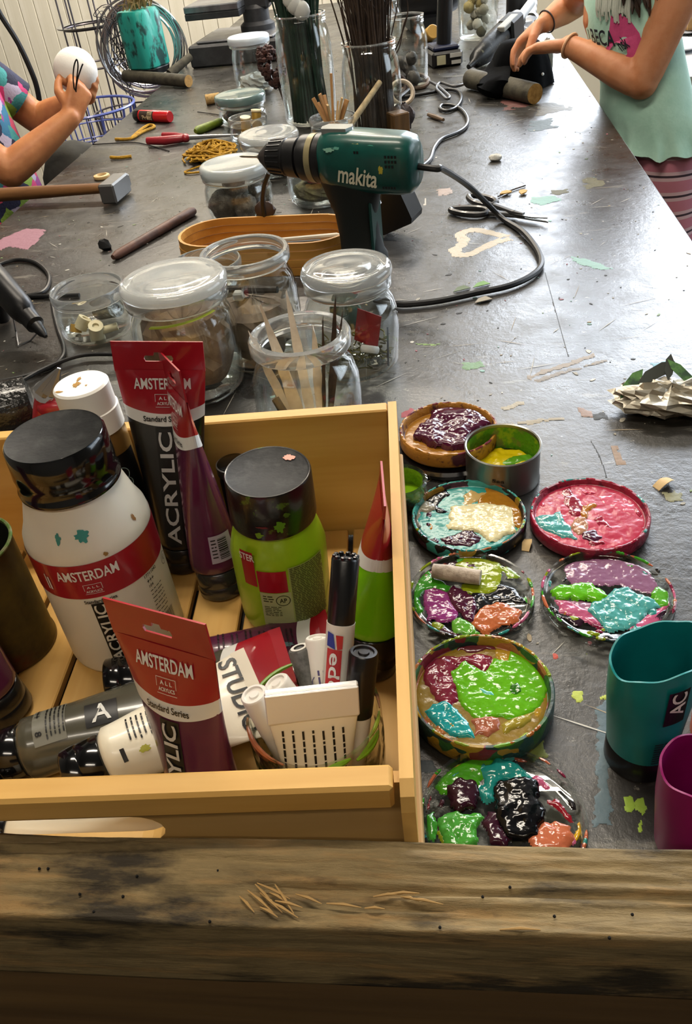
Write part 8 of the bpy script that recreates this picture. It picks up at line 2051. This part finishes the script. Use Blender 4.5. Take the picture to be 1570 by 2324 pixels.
ring_ = [wl_ + (Vector((-0.13, 0.117, 0.057)).normalized().orthogonal().normalized() * 0.0235 * math.cos(2 * math.pi * i / 28)) + (Vector((-0.13, 0.117, 0.057)).normalized().cross(Vector((-0.13, 0.117, 0.057)).normalized().orthogonal().normalized()) * 0.0235 * math.sin(2 * math.pi * i / 28)) for i in range(29)]
MB().tube([L_(p) for p in ring_], 0.0028, 8, cap=False).build('wristband', mat('peach_rubber_band', 'd9a883', 0.5), girl)
d_ = (wr_ - er_).normalized(); o1 = d_.orthogonal().normalized(); o2 = d_.cross(o1); MB().tube([L_(wr_ - d_ * 0.004 + o1 * 0.0235 * math.cos(2 * math.pi * i / 28) + o2 * 0.0235 * math.sin(2 * math.pi * i / 28)) for i in range(29)], 0.0016, 6, cap=False).build('hair_tie', mat('dark_hair_tie', '2a2426', 0.6), girl)
m_hair = mat('dark_brown_hair', '2b1f1a', 0.45, var=(30, '3d2c22', 0.4, 0.65))
hb = MB(); hb.ball(L_(skull) + Vector((0, 0, 0.018)) - f * 0.012, 0.094, 24, sz=(1.0, 1.0, 1.06)); hb.build('hair_cap', m_hair, girl)
hr = random.Random(5); hm_ = MB()
for i in range(70):
    th = hr.uniform(0.55, 1.5) if i < 45 else hr.uniform(1.5, 4.7); st_ = skull + (f * math.cos(th) + lf * math.sin(th)) * 0.088 + Vector((0, 0, 0.02)); mid_ = neck + (f * math.cos(th) + lf * math.sin(th)) * hr.uniform(0.075, 0.095) + Vector((0, 0, 0.0)); en_ = chest + (f * math.cos(th) * 0.085 + lf * math.sin(th) * 0.1) + Vector((hr.uniform(-0.012, 0.012), hr.uniform(-0.012, 0.012), hr.uniform(0.0, 0.05)))
    hm_.tube(spline([L_(st_), L_(mid_), L_(en_)], 5), [0.0045] * 10 + [0.0012], 5)
o = hm_.build('hair_locks', m_hair, girl); o['kind'] = 'stuff'

# ---- person at the left, flowered top
boy = thing('person', 'person in a bright flowered top at the left edge, holding a white ball and wires', 'person', (-1.07, 1.93, FZ))
bo = Vector((-1.07, 1.93, FZ)); L2_ = lambda p: Vector(p) - bo
f2_ = Vector((0.93, -0.36, 0)).normalized(); lf2 = Vector((-f2_.y, f2_.x, 0))
hip2 = Vector((-1.035, 1.90, -0.15)); waist2 = Vector((-1.045, 1.905, -0.03)); chest2 = Vector((-1.062, 1.91, 0.10)); neck2 = Vector((-1.085, 1.905, 0.225)); skull2 = Vector((-1.10, 1.895, 0.335))
B = MB()
for sx in (-1, 1):
    chain(B, [L2_(hip2 + lf2 * sx * 0.035), L2_(waist2 + lf2 * sx * 0.032), L2_(chest2 + lf2 * sx * 0.038), L2_(chest2 + Vector((0, 0, 0.06)) + lf2 * sx * 0.04)], [0.07, 0.06, 0.065, 0.046], 4)
    hipj = hip2 + lf2 * sx * 0.05; foot = Vector((-1.03, 1.9, FZ + 0.035)) + lf2 * sx * 0.07; knee = hipj.lerp(foot, 0.5) + f2_ * 0.02
    chain(B, [L2_(hipj), L2_(knee), L2_(knee.lerp(foot, 0.35) - f2_ * 0.012), L2_(foot + Vector((0, 0, 0.02)))], [0.06, 0.043, 0.04, 0.028], 5); chain(B, [L2_(foot - f2_ * 0.03), L2_(foot + f2_ * 0.07), L2_(foot + f2_ * 0.1)], [0.03, 0.03, 0.022], 3)
chain(B, [L2_(chest2 + Vector((0, 0, 0.06))), L2_(neck2), L2_(skull2 - Vector((0, 0, 0.06)))], [0.046, 0.034, 0.034], 3)
head(B, L2_(skull2), 0.95, f2_, lf2)
s1, e1, w1_ = chest2 - lf2 * 0.105 + Vector((0, 0, 0.05)), Vector((-0.93, 1.79, 0.004)), Vector((-0.802, 1.885, 0.078))
chain(B, [L2_(chest2 + Vector((0, 0, 0.05)) - lf2 * 0.05), L2_(s1)], [0.046, 0.043], 3); chain(B, [L2_(s1), L2_(s1.lerp(e1, 0.5)), L2_(e1), L2_(e1.lerp(w1_, 0.3)), L2_(w1_)], [0.043, 0.039, 0.0355, 0.035, 0.0225], 5)
s2, e2, w2_ = chest2 + lf2 * 0.105 + Vector((0, 0, 0.05)), Vector((-0.955, 2.06, 0.045)), Vector((-0.842, 2.025, 0.085))
chain(B, [L2_(chest2 + Vector((0, 0, 0.05)) + lf2 * 0.05), L2_(s2)], [0.046, 0.043], 3); chain(B, [L2_(s2), L2_(s2.lerp(e2, 0.5)), L2_(e2), L2_(e2.lerp(w2_, 0.4)), L2_(w2_)], [0.043, 0.038, 0.035, 0.033, 0.0225], 5)
hand(B, L2_(w1_ + Vector((0.006, 0.008, 0.006))), Vector((0.35, 0.55, 0.75)), Vector((-0.5, 0.6, -0.1)), Vector((-0.1, -0.6, 0.8)), ((0.8, 1.0, 0.7), (0.9, 1.05, 0.7), (0.95, 1.05, 0.7), (1.0, 1.05, 0.7)), 0.98, 0.02, 0.9)
hand(B, L2_(w2_ + Vector((0.008, -0.002, 0.004))), Vector((0.88, -0.3, 0.32)), Vector((0.1, -0.75, 0.65)), Vector((-0.3, -0.2, 1.0)), ((0.35, 0.55, 0.35), (0.4, 0.6, 0.35), (0.45, 0.65, 0.35), (0.5, 0.7, 0.4)), 1.0, 0.12, 0.6)
flesh('body', B, m_skin2, boy, 0.0040, 5)
face(boy, L2_(skull2), 0.95, f2_, lf2)
m_flower = smear_mat('flowered_cotton', ['1c2040', '2a6a8c', 'c03a70', '1a1c3a', '8a3a80', '7a9a3a', '20264a', 'b8405a', '3a8a8a', 'a8a0b8', '181a34'], scale=9, rough=0.85)
rings = []
for c_, a_, b_ in ((hip2 + Vector((0, 0, -0.09)), 0.125, 0.105), (hip2 + Vector((0, 0, -0.03)), 0.122, 0.10), (hip2.lerp(waist2, 0.6), 0.114, 0.092), (waist2.lerp(chest2, 0.3), 0.11, 0.086), (waist2.lerp(chest2, 0.8), 0.112, 0.084), (chest2 + Vector((0, 0, 0.03)), 0.112, 0.078), (chest2 + Vector((0, 0, 0.06)), 0.1, 0.068), (chest2 + Vector((0, 0, 0.085)), 0.07, 0.055)):
    rings.append(ell(L2_(c_), f2_, lf2, a_, b_, 72, fn=lambda th: 1 + 0.02 * math.sin(6 * th + 1)))
garment('flowered_top', rings, m_flower, boy)
for (sh, elb) in ((s1, e1), (s2, e2)):
    d_ = (elb - sh).normalized(); o1 = d_.orthogonal().normalized(); o2 = d_.cross(o1); rr_ = []
    for t_, r_ in ((-0.02, 0.05), (0.02, 0.052), (0.05, 0.052), (0.075, 0.053)):
        rr_.append([L2_(sh + d_ * t_ + o1 * r_ * math.cos(2 * math.pi * i / 28) + o2 * r_ * math.sin(2 * math.pi * i / 28)) for i in range(28)])
    garment('short_sleeve', rr_, m_flower, boy)
m_trs = mat('dark_trousers', '23242a', 0.85)
for sx in (-1, 1):
    rr_ = []
    for z, a_ in ((FZ + 0.06, 0.05), (-0.5, 0.056), (-0.3, 0.066), (-0.15, 0.075), (-0.12, 0.074)):
        t_ = (z - FZ) / (-0.12 - FZ); rr_.append(ell(L2_(Vector((-1.03, 1.9, z)).lerp(Vector((-1.035, 1.9, z)), t_) + lf2 * sx * (0.07 - 0.02 * t_)), f2_, lf2, a_ * 0.95, a_, 32))
    garment('trouser_leg', rr_, m_trs, boy)
hb = MB(); hb.ball(L2_(skull2) + Vector((0, 0, 0.018)) - f2_ * 0.012, 0.093, 24, sz=(1.0, 1.0, 1.06)); hb.build('hair', m_hair, boy)
# ball and wires in the hands
o = MB().ball((0, 0, 0), 0.0475, 40).build('white_foam_ball', mat('white_foam', 'e9e6e0', 0.7, bump=(220, 0.12))); o.location = (-0.800, 1.985, 0.153); tag(o, 'white foam ball held by the person at the left', 'ball')
wq = Vector((-0.782, 1.907, 0.118))
for i, (px, lb) in enumerate((([(170, 212), (166, 180), (168, 150), (174, 135), (177, 150), (174, 180), (172, 210)], 'dark wire bent into a loop, held before the white ball'), ([(170, 212), (176, 180), (184, 155), (188, 145)], 'dark double wire end held before the white ball'))):
    tag(MB().tube(spline([PY(x, y, 1.905) for x, y in px], 5), 0.0016, 6).build('bent_wire', m_cord), lb, 'wire')
